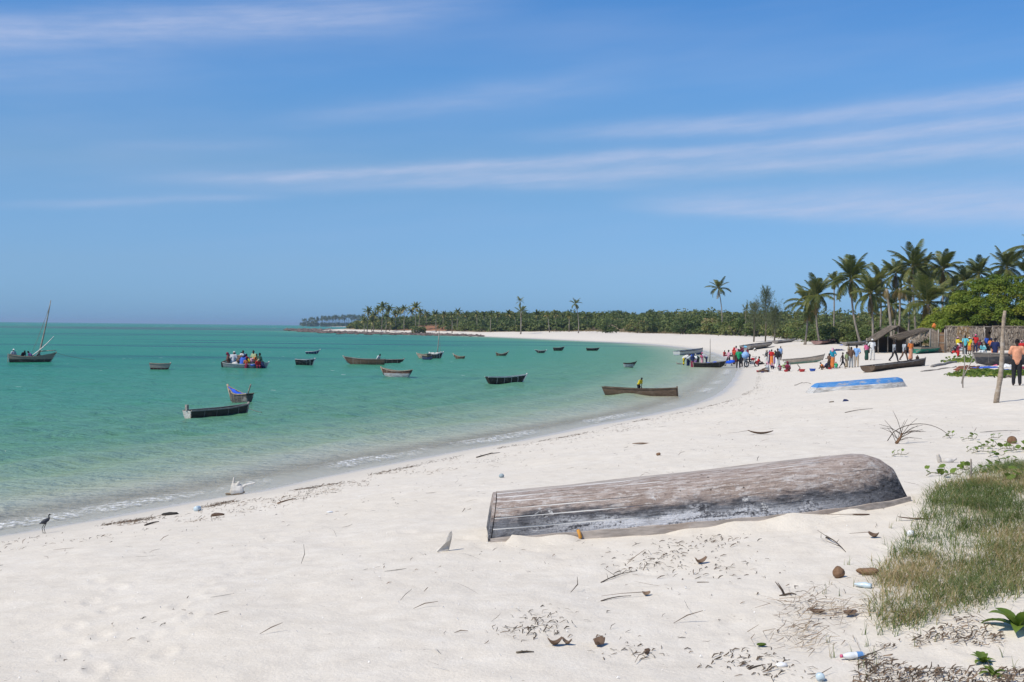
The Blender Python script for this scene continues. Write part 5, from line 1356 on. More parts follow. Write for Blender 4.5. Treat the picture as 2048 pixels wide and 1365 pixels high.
# upturned boats: the hull lies keel up, planks one by one
def upturned(label, A, Bp, B, D0, D1, matfun, rail_mat, caulk_mat, n=36, m=12, strakes=6, roll=0.0, gap=.012, nose=.14, bwid=.35, rake=.35, sink=.03, lowrim=.10, open_from=1.0, far_mat=None, name='upturned_boat'):
    d = Bp - A; d.z = 0; L = d.length; u = d.normalized(); nr = Vector((-u.y, u.x, 0)); nr = nr if nr.y > 0 else -nr
    c = (A + Bp) / 2 + nr * B / 2; za = hz(A.x, A.y); zb = hz(Bp.x, Bp.y)
    root = empty(name, (c.x, c.y, (za + zb) / 2 - sink)); root.rotation_euler = Euler((R(roll), -math.atan2(zb - za, L), math.atan2(u.y, u.x)), 'XYZ')
    tag(root, label, 'boat', GS)
    def pt(t, v, off=0.0):
        """t along, v from near rail (-1) over the bottom (0) to far rail (1)"""
        q = max(0, (t - .55) / .45); hb = B / 2 * (1 - (1 - bwid) * q ** 2.6) * (1 - .10 * max(0, (.3 - t) / .3))
        D = D0 + (D1 - D0) * t ** 1.5
        e = max(0, (t - (1 - nose)) / nose); D = D * (1 - .94 * (1 - math.sqrt(max(0, 1 - e * e))))
        a = abs(v) * PI / 2; y = hb * math.sin(a) ** .72; z = D * (math.cos(a) ** .80 if a < PI / 2 - 1e-6 else 0)
        x = -L / 2 + L * t + rake * (z / max(D0, .1)) * max(0, 1 - t / .18) * (1 if t < .18 else 0)
        p = Vector((x, math.copysign(y, v), z))
        if off:
            nn = Vector((0, p.y / hb ** 2 if hb else 0, (p.z / max(D, .05) ** 2))); 
            if nn.length > 1e-6: p = p + nn.normalized() * off
        return p
    nv = strakes
    caul = MB(); W2 = 2 * m + 1
    caul.V = [tuple(pt(i / (n - 1), j / m, -.005)) for i in range(n) for j in range(-m, m + 1)]
    caul.F = [(i * W2 + j, (i + 1) * W2 + j, (i + 1) * W2 + j + 1, i * W2 + j + 1) for i in range(n - 1) for j in range(W2 - 1)]
    cs = caul.build('caulking', caulk_mat, root)
    rs = random.Random(int(L * 1000))
    for k in range(-nv, nv):
        v0, v1 = k / nv, (k + 1) / nv; gp = gap / (B * .8) 
        mb = MB(); offs = [-.014, .0, .004, .004, 0, -.014]
        lap = rs.uniform(-.003, .003); pm_ = matfun if not (far_mat and 0 <= k <= 2) else far_mat
        for i in range(n):
            wv = .004 * math.sin(i * .55 + k * 1.3); tt = i / (n - 1); gq = gp * (open_from + (1 - open_from) * (1 - min(1, max(0, (tt - .22) / .22)))); cols = [v0 + gq * .5, v0 + gq * .5, (v0 * 2 + v1) / 3, (v0 + v1 * 2) / 3, v1 - gq * .5, v1 - gq * .5]
            for cc, of in zip(cols, offs): mb.V.append(tuple(pt(i / (n - 1), max(-1, min(1, cc)), of + lap + (wv if of > -.01 else 0))))
        w6 = 6; mb.F = [(i * w6 + j, (i + 1) * w6 + j, (i + 1) * w6 + j + 1, i * w6 + j + 1) for i in range(n - 1) for j in range(5)]
        mb.F += [tuple(range(w6)), tuple((n - 1) * w6 + j for j in range(w6 - 1, -1, -1))]
        mb.build('plank', pm_, root).modifiers.new('e', 'EDGE_SPLIT').split_angle = R(40)
    # stern board and the rails
    st = MB(); st.V = [tuple(pt(0, j / m) + Vector((-.01, 0, 0))) for j in range(-m, m + 1)]; st.F = [tuple(range(W2))]; st.V += [(v[0] - .03, v[1], v[2]) for v in st.V]
    st.F += [tuple(range(2 * W2 - 1, W2 - 1, -1))] + [(j, j + W2, j + 1 + W2, j + 1) for j in range(W2 - 1)]
    st.build('transom', matfun, root, False)
    for s in (-1, 1):
        V = []; h = lowrim
        for i in range(n):
            t = i / (n - 1); p = pt(t, s); jx = .006 * math.sin(i * 1.7 + s)
            for dy, dz in ((-.012, -.02), (.045, -.02), (.040, -.02 + h), (-.012, -.02 + h)): V.append((p.x, p.y + s * (dy + jx), dz + jx - .01))
        F4 = []
        for i in range(n - 1):
            for k in range(4):
                f = (i * 4 + k, i * 4 + (k + 1) % 4, i * 4 + 4 + (k + 1) % 4, i * 4 + 4 + k); F4.append(f if s < 0 else f[::-1])
        F4 += [(3, 2, 1, 0), tuple(len(V) - 4 + k for k in range(4))]
        mb = MB(); mb.V = V; mb.F = F4; mb.build('gunwale', rail_mat, root, False)
    return root, L, pt
def old_hull_material():
    m, n, b = material('peeling_hull', rough=.9, spec=.12)
    tc = n.new('ShaderNodeTexCoord').outputs['Object']; x, y, z = n.sep(tc)
    grain = n.noise(n.mapping(tc, (1.6, 16, 16)), 2.0, 6, .7); streak = n.noise(n.mapping(tc, (.9, 6, 6)), 2.2, 5, .7, .6); blot = n.noise(n.mapping(tc, (1.0, 1.3, 1.3)), 1.7, 6, .68); fine = n.noise(tc, 34, 4, .7)
    top = n.mix(n.rng(grain, .32, .68), (.27, .205, .17), (.50, .415, .36))
    top = n.mix(n.rng(streak, .54, .66, 0, .75), top, (.56, .53, .50))
    top = n.mix(n.rng(blot, .50, .62, 0, .5), top, (.27, .205, .165))
    flake = n.noise(n.mapping(tc, (7.0, 24, 24), rot=(0, 0, .06)), 1.0, 6, .72, .4)
    top = n.mix(n.rng(flake, .53, .60, 0, .8), top, (.58, .53, .485)); top = n.mix(n.rng(flake, .44, .36, 0, .75), top, (.17, .135, .115))
    side = n.mix(n.rng(grain, .35, .68), (.045, .045, .05), (.135, .135, .145))
    side = n.mix(n.rng(blot, .52, .66, 0, .8), side, (.24, .245, .26))
    side = n.mix(n.rng(streak, .60, .70, 0, .5), side, (.07, .06, .055))
    side = n.mix(n.rng(flake, .58, .64, 0, .4), side, (.30, .29, .29))
    zl = n.math('ADD', z, n.math('MULTIPLY', n.math('SUBTRACT', n.math('ADD', n.math('MULTIPLY', blot, .6), n.math('MULTIPLY', streak, .4)), .5), .75))
    c = n.mix(n.rng(zl, .24, .38), side, top)
    # white lime wash low on the near side, thickest amidships
    lw = n.math('MULTIPLY', n.rng(zl, .26, .12), n.rng(n.math('ABSOLUTE', n.math('ADD', x, .1)), 2.7, .7))
    lw = n.math('MULTIPLY', lw, n.rng(n.math('ADD', n.math('MULTIPLY', streak, .6), n.math('MULTIPLY', fine, .4)), .40, .52))
    c = n.mix(n.math('MULTIPLY', lw, .95), c, (.70, .70, .71))
    # patches of filler, scrapes and rust
    pn_ = n.noise(n.mapping(tc, (1.5, 2.4, 2.4), loc=(4.2, .2, .7)), 1.3, 6, .72, .5)
    c = n.mix(n.math('MULTIPLY', n.rng(pn_, .60, .66), n.rng(fine, .30, .55)), c, (.60, .585, .56))
    scr = n.rng(n.noise(n.mapping(tc, (5, 26, 26), rot=(0, 0, .4)), 1.0, 4, .75, 1.2), .66, .72)
    c = n.mix(n.math('MULTIPLY', scr, .7), c, (.52, .50, .47))
    v2 = n.vor(n.mapping(tc, (1, 1, 1), loc=(.4, 1.3, .9)), 2.1); rm = n.math('MULTIPLY', n.math('LESS_THAN', v2.outputs['Distance'], n.math('MULTIPLY', fine, .20)), n.math('GREATER_THAN', n.sep(v2.outputs['Color'])[1], .80))
    c = n.mix(rm, c, (.33, .10, .04))
    v3 = n.vor(tc, 7.0); nail = n.math('MULTIPLY', n.math('LESS_THAN', v3.outputs['Distance'], .10), n.math('GREATER_THAN', n.sep(v3.outputs['Color'])[2], .7))
    c = n.mix(n.math('MULTIPLY', nail, .8), c, (.03, .025, .02))
    n.l.new(c, b.inputs['Base Color'])
    hgt = n.math('ADD', n.math('MULTIPLY', grain, .6), n.math('MULTIPLY', fine, .4))
    n.l.new(n.bump(hgt, 1.0, .045), b.inputs['Normal'])
    return m
M['oldhull'] = old_hull_material()
M['oldrail'] = wood_material('silvered_rail', (.43, .375, .325), wear=(.32, .25, .20), amt=.6, seed=30, dark=(.16, .12, .09))
M['caulk'] = material('caulking_lime', (.62, .60, .56), .95)[0]
UA = ground(980, 1086); UB = ground(1852, 1012); print('UPT', UA, UB)
UPB, UL, upt = upturned('big weathered plank boat lying upturned in the foreground', UA, UB, 1.35, .50, .64, M['oldhull'], M['oldrail'], M['caulk'], strakes=6, gap=.023, rake=.12, nose=.12, bwid=.28, open_from=-.1, far_mat=M['oldrail'])
MB().tube([(-UL * .30, -.70, .10), (-UL * .30 + .02, -.73, .02), (-UL * .30, -.70, -.04)], .02, 6).build('rope_lashing', material('orange_rope', (.55, .26, .05), .9)[0], UPB)
def blue_hull_material():
    m, n, b = material('faded_blue_hull', rough=.8, spec=.2)
    tc = n.new('ShaderNodeTexCoord').outputs['Object']; x, y, z = n.sep(tc)
    g = n.noise(n.mapping(tc, (1.2, 10, 10)), 2.0, 5, .7); bl = n.noise(n.mapping(tc, (1.0, 2, 2)), 2.0, 5, .7)
    blue = n.mix(n.rng(g, .35, .7), (.035, .17, .44), (.12, .30, .55)); blue = n.mix(n.rng(bl, .52, .64, 0, .8), blue, (.38, .35, .31))
    wht = n.mix(n.rng(g, .35, .66), (.66, .65, .62), (.30, .28, .25))
    c = n.mix(n.rng(n.math('ADD', z, n.math('MULTIPLY', n.math('SUBTRACT', bl, .5), .06)), .24, .27), wht, blue)
    n.l.new(c, b.inputs['Base Color']); n.l.new(n.bump(g, .5, .02), b.inputs['Normal']); return m
M['bluehull'] = blue_hull_material()
BA = ground(1626, 787); BB = ground(1822, 774)
upturned('upturned boat with faded blue bottom and white sides', BA, BB, 1.2, .44, .48, M['bluehull'], W_['white'], M['caulk'], n=26, m=8, strakes=4, gap=.008, nose=.10, bwid=.25, rake=.45, lowrim=.08)

# people afloat
GP = 'passengers crowded into the low boat'
def aboard(px, py, hpx, depth, ps, face, top, bot, head, label, group, skin=0, pat=None):
    p = at(px, py, depth); s = hpx * depth / FOC * 1.72 / PH[ps]
    return person(label, group, p, s, ps, face, top, bot, head, skin, pat)
crowd = [
 (455, 729, 24, -.1, 'sit', -70, 'brown', (T, 'dark'), ('scarf', 'maroon'), 'passenger in brown at the stern of the crowded boat', 'maroon'),
 (465, 727, 24, .1, 'sitlean', 175, 'lgrey', (T, 'sky'), ('cap', 'offwhite'), 'passenger in pale cap and grey shirt with back turned', None),
 (476, 726, 21, .3, 'sitlean', 150, 'brown', (T, 'dark'), None, 'passenger in brown shirt leaning over beside the grey shirt', 'khaki'),
 (486, 724, 23, .5, 'sit', 10, 'white', (T, 'dark'), None, 'passenger in white in the middle of the crowded boat', None),
 (484, 732, 23, -.3, 'sitlean', 160, 'blue', (T, 'dark'), ('scarf', 'navy'), 'passenger in bright blue with navy headscarf at the near side', None),
 (493, 728, 20, .2, 'sit', -50, 'grey', (T, 'navy'), None, 'passenger in grey right of the one in white', None),
 (492, 733, 17, -.3, 'sit', 20, 'orange', (K, 'maroon'), None, 'passenger in orange low at the near side of the crowded boat', 'brown'),
 (507, 725, 24, .4, 'sit', -30, 'lime', (K, 'lpink'), None, 'tall passenger in pale green holding something pink', 'grey'),
 (501, 731, 18, 0, 'sitlean', -60, 'yellow', (K, 'maroon'), ('scarf', 'maroon'), 'passenger wrapped in yellow and dark red', 'brown'),
 (513, 728, 20, .3, 'sit', 40, 'orange', (K, 'brown'), None, 'passenger in orange left of the dark green shirt', None),
 (519, 730, 24, .0, 'sit', 140, 'dgreen', (T, 'dark'), None, 'passenger in dark green shirt near the bow', None),
 (515, 734, 16, -.35, 'sitlean', 30, 'red', (T, 'maroon'), ('scarf', 'khaki'), 'passenger in red low near the bow', None),
 (526, 736, 16, -.1, 'sitlean', -120, 'navy', (T, 'navy'), None, 'passenger in navy hunched over the bow of the crowded boat', None),
]
for i, (px, py, h_, dz, ps, fc, tp_, bt_, hd_, lab, pt_) in enumerate(crowd):
    aboard(px, py, h_, cd_ + dz, ps, fc, tp_, bt_, hd_, lab, GP, i % 3, pt_)
aboard(27, 716, 18, dd + .1, 'sit', 40, 'lgrey', (T, 'dark'), ('cap', 'white'), 'person in white cap sitting at the stern of the dhow', 'crew of the dhow', 2)
aboard(45, 716, 15, dd, 'sitlean', 60, 'dark', (T, 'dark'), None, 'person in black sitting mid dhow', 'crew of the dhow', 2)
aboard(63, 718, 16, dd - .1, 'sitlean', -40, 'purple', (H_, 'orange'), None, 'person in dark top and orange shorts below the dhow mast', 'crew of the dhow', 2)
aboard(77, 716, 11, dd + .3, 'sitlean', 20, 'grey', (T, 'dark'), None, 'person half hidden behind the dhow mast', 'crew of the dhow', 2)
aboard(755, 722, 14, ld, 'sitlean', 60, 'white', (T, 'dark'), None, 'person in white shirt bending in the long low canoe', None, 2)
p = at(1277, 785, ddp); person('person in yellow top bending to pole the brown dugout', None, (p.x, p.y, .02), 35 * ddp / FOC * 1.72 / PH['pole'], 'pole', 40, 'yellow', (T, 'dark'), None, 2)
for row in beach_people:
    px, py, hp_, ps, fc, tp_, bt_, hd_, lab, sk, pt_ = row
    stand_at(px, py, hp_, ps, fc, tp_, bt_, hd_, lab, GB, sk, pt_, dz=.28 * 1.0 if ps in ('sit', 'sitlean') else 0.0)
more_people = [
 (1376, 738, 29, 'bend', 40, 'lgrey', (T, 'navy'), ('scarf', 'blue'), 'person in grey with blue headscarf bending beside the yellow shorts', 0, None),
 (1391, 737, 29, 'hold', -60, 'white', (K, 'purple'), ('scarf', 'offwhite'), 'person in white with purple skirt next to the navy headscarf', 1, None),
 (1468, 729, 34, 'stand', 120, 'red', (K, 'brown'), ('scarf', 'red'), 'person in red headscarf at the left of the standing group', 1, 'orange'),
 (1481, 728, 34, 'talk', 40, 'maroon', (K, 'dark'), None, 'person in maroon half hidden behind the green shirt', 0, None),
 (1499, 726, 22, 'bend', -80, 'brown', (T, 'dark'), None, 'person in brown bending over the motorbike', 2, None),
 (1539, 728, 27, 'hold', 60, 'purple', (K, 'navy'), ('scarf', 'purple'), 'person in purple headscarf behind the red top', 1, None),
 (1566, 737, 15, 'squat', 60, 'offwhite', (K, 'lime'), ('scarf', 'offwhite'), 'person in pale wrap squatting right of the white trousers', 1, None),
 (1652, 738, 15, 'squat', 90, 'navy', (T, 'dark'), None, 'person in navy squatting opposite the orange shirt', 2, None),
 (1921, 708, 20, 'sit', 40, 'lpink', (K, 'lgrey'), ('cap', 'yellow'), 'person in pink sitting low beside the turquoise shirt', 0, 'red'),
 (1946, 707, 30, 'talk', 60, 'khaki', (T, 'brown'), None, 'person in khaki behind the bright red shirt', 2, None),
 (1960, 703, 18, 'sit', 10, 'maroon', (T, 'navy'), None, 'person in maroon sitting against the long hut', 2, None),
 (1982, 702, 20, 'sit', -20, 'orange', (T, 'dark'), ('cap', 'navy'), 'person in orange sitting by the dark doorway', 0, None),
]
for row in more_people:
    px, py, hp_, ps, fc, tp_, bt_, hd_, lab, sk, pt_ = row
    stand_at(px, py, hp_, ps, fc, tp_, bt_, hd_, lab, GB, sk, pt_, dz=.28 if ps in ('sit', 'sitlean') else 0.0)
stand_at(2033, 772, 94, 'hold', 165, 'salmon', (T, 'dark'), None, 'person in salmon shirt and dark trousers standing behind the post', GB, 2)
aboard(1969, 706, 20, 92, 'sitlean', -60, 'turq', (T, 'white'), None, 'person in turquoise and white bent over by the big dark boat', GB, 1, 'white')
aboard(1990, 705, 29, 92, 'sit', 160, 'navy', (T, 'orange'), None, 'person in navy sitting on the big dark boat', GB, 2)
aboard(2043, 700, 19, 95, 'sit', -30, 'red', (T, 'dark'), ('scarf', 'lpink'), 'person in red at the right edge behind the salmon shirt', GB, 1)

# ------------------------------------------------------------------ huts
M['thatch'] = leaf_material('palm_thatch', [(0, (.12, .090, .065)), (.5, (.29, .235, .18)), (1, (.48, .41, .32))], .1, .9, .1)
M['straw'] = leaf_material('fresh_thatch', [(0, (.16, .10, .05)), (.5, (.30, .20, .10)), (1, (.44, .33, .19))], .1, .9, .1)
M['mat'] = wood_material('woven_mat', (.34, .26, .19), wear=(.46, .37, .29), amt=.5, seed=40)
M['door'] = wood_material('plank_door', (.34, .20, .11), wear=(.42, .29, .18), amt=.4, seed=41)
M['dim'] = material('shaded_reed', (.07, .054, .040), .95)[0]  # the shade inside the huts is put into this near-black reed colour
def thatch_mesh(name, panels, rng, length=.55, width=.05, lift=.07):
    """panels: (p00, p10, p11, p01, count): strands hanging down from edge p0 (top) to edge p1 (bottom)"""
    Vs = []; Ts = []
    for p00, p10, p11, p01, cnt in panels:
        p00, p10, p11, p01 = [np.array(q, float) for q in (p00, p10, p11, p01)]
        u = rng.uniform(0, 1, cnt)[:, None]; v = rng.uniform(-.02, .96, cnt)[:, None]
        c = (p00 * (1 - u) + p10 * u) * (1 - v) + (p01 * (1 - u) + p11 * u) * v
        dn = (p01 + p11 - p00 - p10) / 2; dn = dn / np.linalg.norm(dn); ac = (p10 - p00) / np.linalg.norm(p10 - p00); nr = np.cross(ac, dn); nr = nr * (1 if nr[2] > 0 or (abs(nr[2]) < .1 and nr[1] < 0) else -1)
        d = dn + ac * rng.normal(size=(cnt, 1)) * .28 + nr * rng.normal(size=(cnt, 1)) * .10
        ln = length * rng.uniform(.5, 1.3, (cnt, 1)); w = width * rng.uniform(.5, 1.4, (cnt, 1)); lf = nr * rng.uniform(.01, lift, (cnt, 1))
        a = c + lf * .5; e = c + d * ln + lf
        Vs.append(np.stack([a - ac * w, a + ac * w, e + ac * w * .5, e - ac * w * .5], 1).reshape(-1, 3)); Ts.append(np.repeat(np.clip(rng.normal(.5, .25, cnt), 0, 1), 4))
    V = np.concatenate(Vs); me = np_mesh(name, V, np.arange(len(V)).reshape(-1, 4), False); fattr(me, 'tone', np.concatenate(Ts)); return me
def slab(mb, q, t=.06):
    q = [Vector(v) for v in q]; n = (q[1] - q[0]).cross(q[3] - q[0]).normalized() * t
    v = [tuple(p) for p in q] + [tuple(p - n) for p in q]; mb.add((v, [(0, 1, 2, 3), (7, 6, 5, 4), (0, 4, 5, 1), (1, 5, 6, 2), (2, 6, 7, 3), (3, 7, 4, 0)]))
hg = np.random.default_rng(88)
HD = 124.0
def Lx(px, d=HD): return at(px, 660, d).x
def Zp(px, py, d=HD): return at(px, py, d).z
# first shelter: an open thatched gable facing the beach
gx, gz = Lx(1790), hz(Lx(1790), HD)
root = empty('thatched_shelter', (gx, HD, gz)); tag(root, 'dark open thatched shelter with pointed gable behind the palm trunk', 'hut')
ap = Vector((Lx(1794) - gx, 0, Zp(1794, 652) - gz)); le = Vector((Lx(1754) - gx, 0, Zp(1754, 678) - gz)); re = Vector((Lx(1826) - gx, 0, Zp(1826, 672) - gz)); bk = Vector((.4, 4.2, 0)); fr = Vector((0, -.5, 0))
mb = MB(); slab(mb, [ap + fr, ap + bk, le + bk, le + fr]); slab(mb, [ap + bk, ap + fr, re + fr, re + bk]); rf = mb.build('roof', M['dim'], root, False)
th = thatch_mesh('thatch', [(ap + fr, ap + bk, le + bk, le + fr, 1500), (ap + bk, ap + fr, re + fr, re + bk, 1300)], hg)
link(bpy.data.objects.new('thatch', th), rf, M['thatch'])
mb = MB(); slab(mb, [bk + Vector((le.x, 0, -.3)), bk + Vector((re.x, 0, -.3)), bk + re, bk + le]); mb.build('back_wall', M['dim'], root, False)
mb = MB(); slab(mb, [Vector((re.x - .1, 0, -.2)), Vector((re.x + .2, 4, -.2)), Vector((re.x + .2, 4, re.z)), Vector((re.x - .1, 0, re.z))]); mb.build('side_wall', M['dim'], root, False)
for x, y in ((le.x + .15, 0), (ap.x, -.3), (re.x - .2, 0), (le.x + .15, 4), (ap.x - .9, .1)):
    MB().tube([(x, y, -.2), (x, y, (ap.z if abs(x - ap.x) < .2 else le.z + (.7 if y == .1 else 0)) + .02)], .055, 7).build('post', M['pole'], root)
# second shelter: a lean to roof falling to the left
gx2, gz2 = Lx(1845, 120), hz(Lx(1845, 120), 120)
root = empty('thatched_lean_to', (gx2, 120, gz2)); tag(root, 'shaggy thatched lean to with dark opening next to the reed wall', 'hut')
q0 = Vector((Lx(1862, 120) - gx2, -.6, Zp(1862, 658, 120) - gz2)); q1 = Vector((Lx(1862, 120) - gx2 + .3, 3.6, Zp(1862, 656, 120) - gz2)); q2 = Vector((Lx(1806, 120) - gx2, 3.2, Zp(1806, 672, 120) - gz2)); q3 = Vector((Lx(1808, 120) - gx2, -.6, Zp(1808, 677, 120) - gz2))
mb = MB(); slab(mb, [q0, q1, q2, q3]); rf = mb.build('roof', M['dim'], root, False)
link(bpy.data.objects.new('thatch', thatch_mesh('thatch', [(q0, q1, q2, q3, 1900)], hg, .75)), rf, M['thatch'])
qf = [q0 + Vector((0, -.05, 0)), q3 + Vector((0, -.05, 0)), q3 + Vector((.2, -.15, -.25)), q0 + Vector((0, -.15, -.35))]
link(bpy.data.objects.new('eave_fringe', thatch_mesh('eave_fringe', [(qf[0], qf[1], qf[2], qf[3], 420)], hg, .5)), root, M['thatch'])
mb = MB(); slab(mb, [Vector((q3.x, 3.4, -.2)), Vector((q1.x, 3.5, -.2)), q1 - Vector((0, .1, .05)), Vector((q3.x, 3.3, q2.z))]); mb.build('back_wall', M['dim'], root, False)
for x, y in ((Lx(1838, 120) - gx2, -.4), (q0.x - .06, -.4), (q3.x + .1, -.3), (q3.x + .1, 3.1)):
    MB().tube([(x, y, -.2), (x + .04, y, q3.z + (q0.z - q3.z) * (x - q3.x) / (q0.x - q3.x))], .05, 7).build('post', M['pole'], root)
p = ground(1846, 696); p = Vector((Lx(1846, 121.5), 121.5, hz(Lx(1846, 121.5), 121.5)))
can = empty('jerrycan', p); tag(can, 'yellow jerrycan in the opening of the thatched lean to', 'jerrycan')
ym = material('yellow_plastic', (.70, .38, .02), .45, .4)[0]; MB().box((0, 0, .26), (.36, .24, .52)).build('can_body', ym, can, False); MB().tube([(-.1, 0, .50), (-.1, 0, .62)], .05, 8).build('spout', ym, can); MB().tube([(-.02, 0, .52), (.0, 0, .62), (.13, 0, .62), (.16, 0, .52)], .02, 6).build('handle', ym, can)
# reed wall with a plank door
wd0 = 118.5; wx0, wx1 = Lx(1860, wd0), Lx(1893, wd0); wz = hz((wx0 + wx1) / 2, wd0)
root = empty('reed_wall', ((wx0 + wx1) / 2, wd0, wz)); tag(root, 'reed wall with a brown plank door between lean to and long hut', 'wall', kind='thing'); hw = (wx1 - wx0) / 2; top = Zp(1876, 661, wd0) - wz
dx0, dx1 = Lx(1877, wd0) - root.location.x, Lx(1889.5, wd0) - root.location.x; k = 0; x = -hw
while x < hw:
    if not (dx0 - .03 < x < dx1 + .03): MB().box((x, .02 * math.sin(k * 2), top / 2 - .1 + .06 * math.sin(k * 1.7)), (.085, .05, top + .2 + .12 * math.sin(k * 3.1))).build('reed_bundle', M['mat'], root, False)
    x += .092; k += 1
dr = MB().box(((dx0 + dx1) / 2, .02, top * .45), (dx1 - dx0 - .04, .03, top * .9)).build('door', M['door'], root, False)
for f in (.12, .45, .8): MB().box(((dx0 + dx1) / 2, -.015, top * f), (dx1 - dx0, .04, .07)).build('batten', W_['tan'], dr, False)
for j in range(5): MB().box((dx0 + .05 + (dx1 - dx0 - .1) * j / 4, -.002, top * .45), ((dx1 - dx0) / 5 - .015, .02, top * .9)).build('door_plank', M['door'], dr, False)
for x in (-hw, dx0, dx1, hw): MB().tube([(x, -.04, -.2), (x, -.04, top + .1)], .05, 6).build('post', M['pole'], root)
# the long hut
hd0 = 121.0; hx = Lx(1980, hd0); hzz = hz(hx, hd0)
root = empty('long_thatched_hut', (hx, hd0, hzz)); tag(root, 'long grey palm thatch hut with a dark doorway under the green tree', 'hut')
def hp_(px, py, dy): return Vector((Lx(px, hd0 + dy) * 1.0 - hx, dy, Zp(px, py, hd0 + dy) - hzz))
for a, b, fresh in ((1890, 1967, 1), (1984, 2090, 0)):
    t0, t1, b0_, b1_ = hp_(a, 653.5, .55), hp_(b, 653.5 + .6, .55), hp_(a, 699, -.35), hp_(b, 699, -.35)
    b0_.z = b1_.z = -.05
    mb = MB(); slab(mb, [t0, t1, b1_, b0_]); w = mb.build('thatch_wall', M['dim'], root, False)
    nst = int(5200 * (b - a) / 100)
    link(bpy.data.objects.new('thatch', thatch_mesh('thatch', [(t0, t1, b1_, b0_, nst)], hg, .5, .045, .10)), w, M['thatch'])
    if fresh:
        m0, m1 = t0.lerp(t1, .32), t0.lerp(t1, .62); n0, n1 = b0_.lerp(b1_, .30), b0_.lerp(b1_, .60)
        link(bpy.data.objects.new('fresh_thatch', thatch_mesh('fresh_thatch', [(m0, m1, m1.lerp(n1, .75), m0.lerp(n0, .75), 900)], hg, .4, .045, .16)), w, M['straw'])
    mb = MB(); slab(mb, [t1, t0, Vector((t0.x, 3.2, .9)), Vector((t1.x, 3.2, .9))]); mb.build('rear_roof', M['dim'], root, False)
    k = 0; x = t0.x
    while x < t1.x:
        MB().tube([(x, .5, t0.z - .1), (x + .05 * math.sin(k * 2), .42, t0.z + .10 + .09 * math.sin(k * 1.9))], .022, 5).build('pole_end', W_['tan'], root); x += .55; k += 1
    MB().tube([t0 + Vector((0, -.03, .03)), t1 + Vector((0, -.03, .03))], .04, 6).build('ridge_pole', W_['tan'], root)
t0, t1 = hp_(1967, 654, .6), hp_(1984, 654, .6)
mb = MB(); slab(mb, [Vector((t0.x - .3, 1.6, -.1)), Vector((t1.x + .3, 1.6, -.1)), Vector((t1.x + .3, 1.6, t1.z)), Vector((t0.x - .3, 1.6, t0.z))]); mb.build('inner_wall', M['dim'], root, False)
MB().tube([t0, t1], .05, 6).build('lintel', M['pole'], root)
for t in (t0, t1): MB().tube([(t.x, -.1, -.2), (t.x, .4, t.z)], .05, 6).build('door_post', M['pole'], root)
V = [(t0.x, -.05, t0.z * .95), (t0.x + .3, -.1, t0.z), (t0.x - .02, -.35, .1), (t0.x - .2, -.4, .1)]
# palm thatch scraps and a red cloth on the reed wall
p = Vector((Lx(1868, 118.4), 118.4, Zp(1868, 652, 118.4)))
_v, _f = ball((0, 0, 0), (.20, .12, .24), 10, 8); lumpy_cloth = ([(a + .05 * math.sin(c * 20), b_, c * (1 + .3 * math.sin(a * 25))) for a, b_, c in _v], _f)
tag(MB().add(lumpy_cloth).build('orange_cloth', cloth(C['orange'])), 'orange cloth bundle on top of the reed wall', 'cloth').location = p

# ------------------------------------------------------------------ things standing about on the beach
def lathe(prof, n=18):
    V = []; Fc = []; k = len(prof)
    for i in range(n):
        a = 2 * PI * i / n
        for r, z in prof: V.append((r * math.cos(a), r * math.sin(a), z))
    for i in range(n):
        for j in range(k - 1): Fc.append((i * k + j, ((i + 1) % n) * k + j, ((i + 1) % n) * k + j + 1, i * k + j + 1))
    return V, Fc
def plastic(name, c): return material(name, c, .4, .45)[0]
PL = dict(red=plastic('red_plastic', (.50, .03, .03)), blue=plastic('blue_plastic', (.03, .10, .42)), sky=plastic('sky_plastic', (.18, .48, .66)), pink=plastic('pink_plastic', (.6, .1, .2)))
def basin(px, py, wpx, col, label, z=None):
    p = ground(px, py); r = wpx * p.y / FOC / 2; r = min(max(r, .14), .36); h = r * .72
    root = empty('basin', (p.x, p.y, p.z + .005)); tag(root, label, 'basin', 'plastic basins on the sand')
    MB().add(lathe([(0.001, 0), (r * .72, 0), (r * .96, h), (r * .90, h), (r * .66, .025), (.001, .025)])).build('bowl', PL[col], root)
    MB().add(lathe([(r * .93, h), (r * 1.05, h), (r * 1.05, h + .018), (r * .93, h + .018), (r * .93, h)])).build('rim', PL[col], root)
basin(1517, 745, 9, 'red', 'red basin left of the seated person in pale grey'); basin(1525, 745.5, 9, 'blue', 'blue basin touching the red one beside the seated person')
basin(1572, 744, 9, 'red', 'red basin in front of the stooping person in maroon'); basin(1604, 744, 13, 'red', 'red basin with a stick leaning over it'); basin(1625, 743, 13, 'blue', 'blue basin standing alone left of the orange shirt')
basin(1660, 739, 6, 'red', 'small red basin at the feet of the person in teal'); basin(1756, 697, 9, 'red', 'red basin at the first thatched shelter')
p = ground(1597, 743); tag(MB().tube([(p.x - .1, p.y + .1, p.z - .1), (p.x + .15, p.y + .15, p.z + .25), (p.x - .05, p.y + .2, p.z + .52), (p.x + .1, p.y + .2, p.z + .58)], [.05, .045, .04, .03], 6).build('crooked_stick', M['pole']), 'crooked stick leaning over the red basin', 'stick')
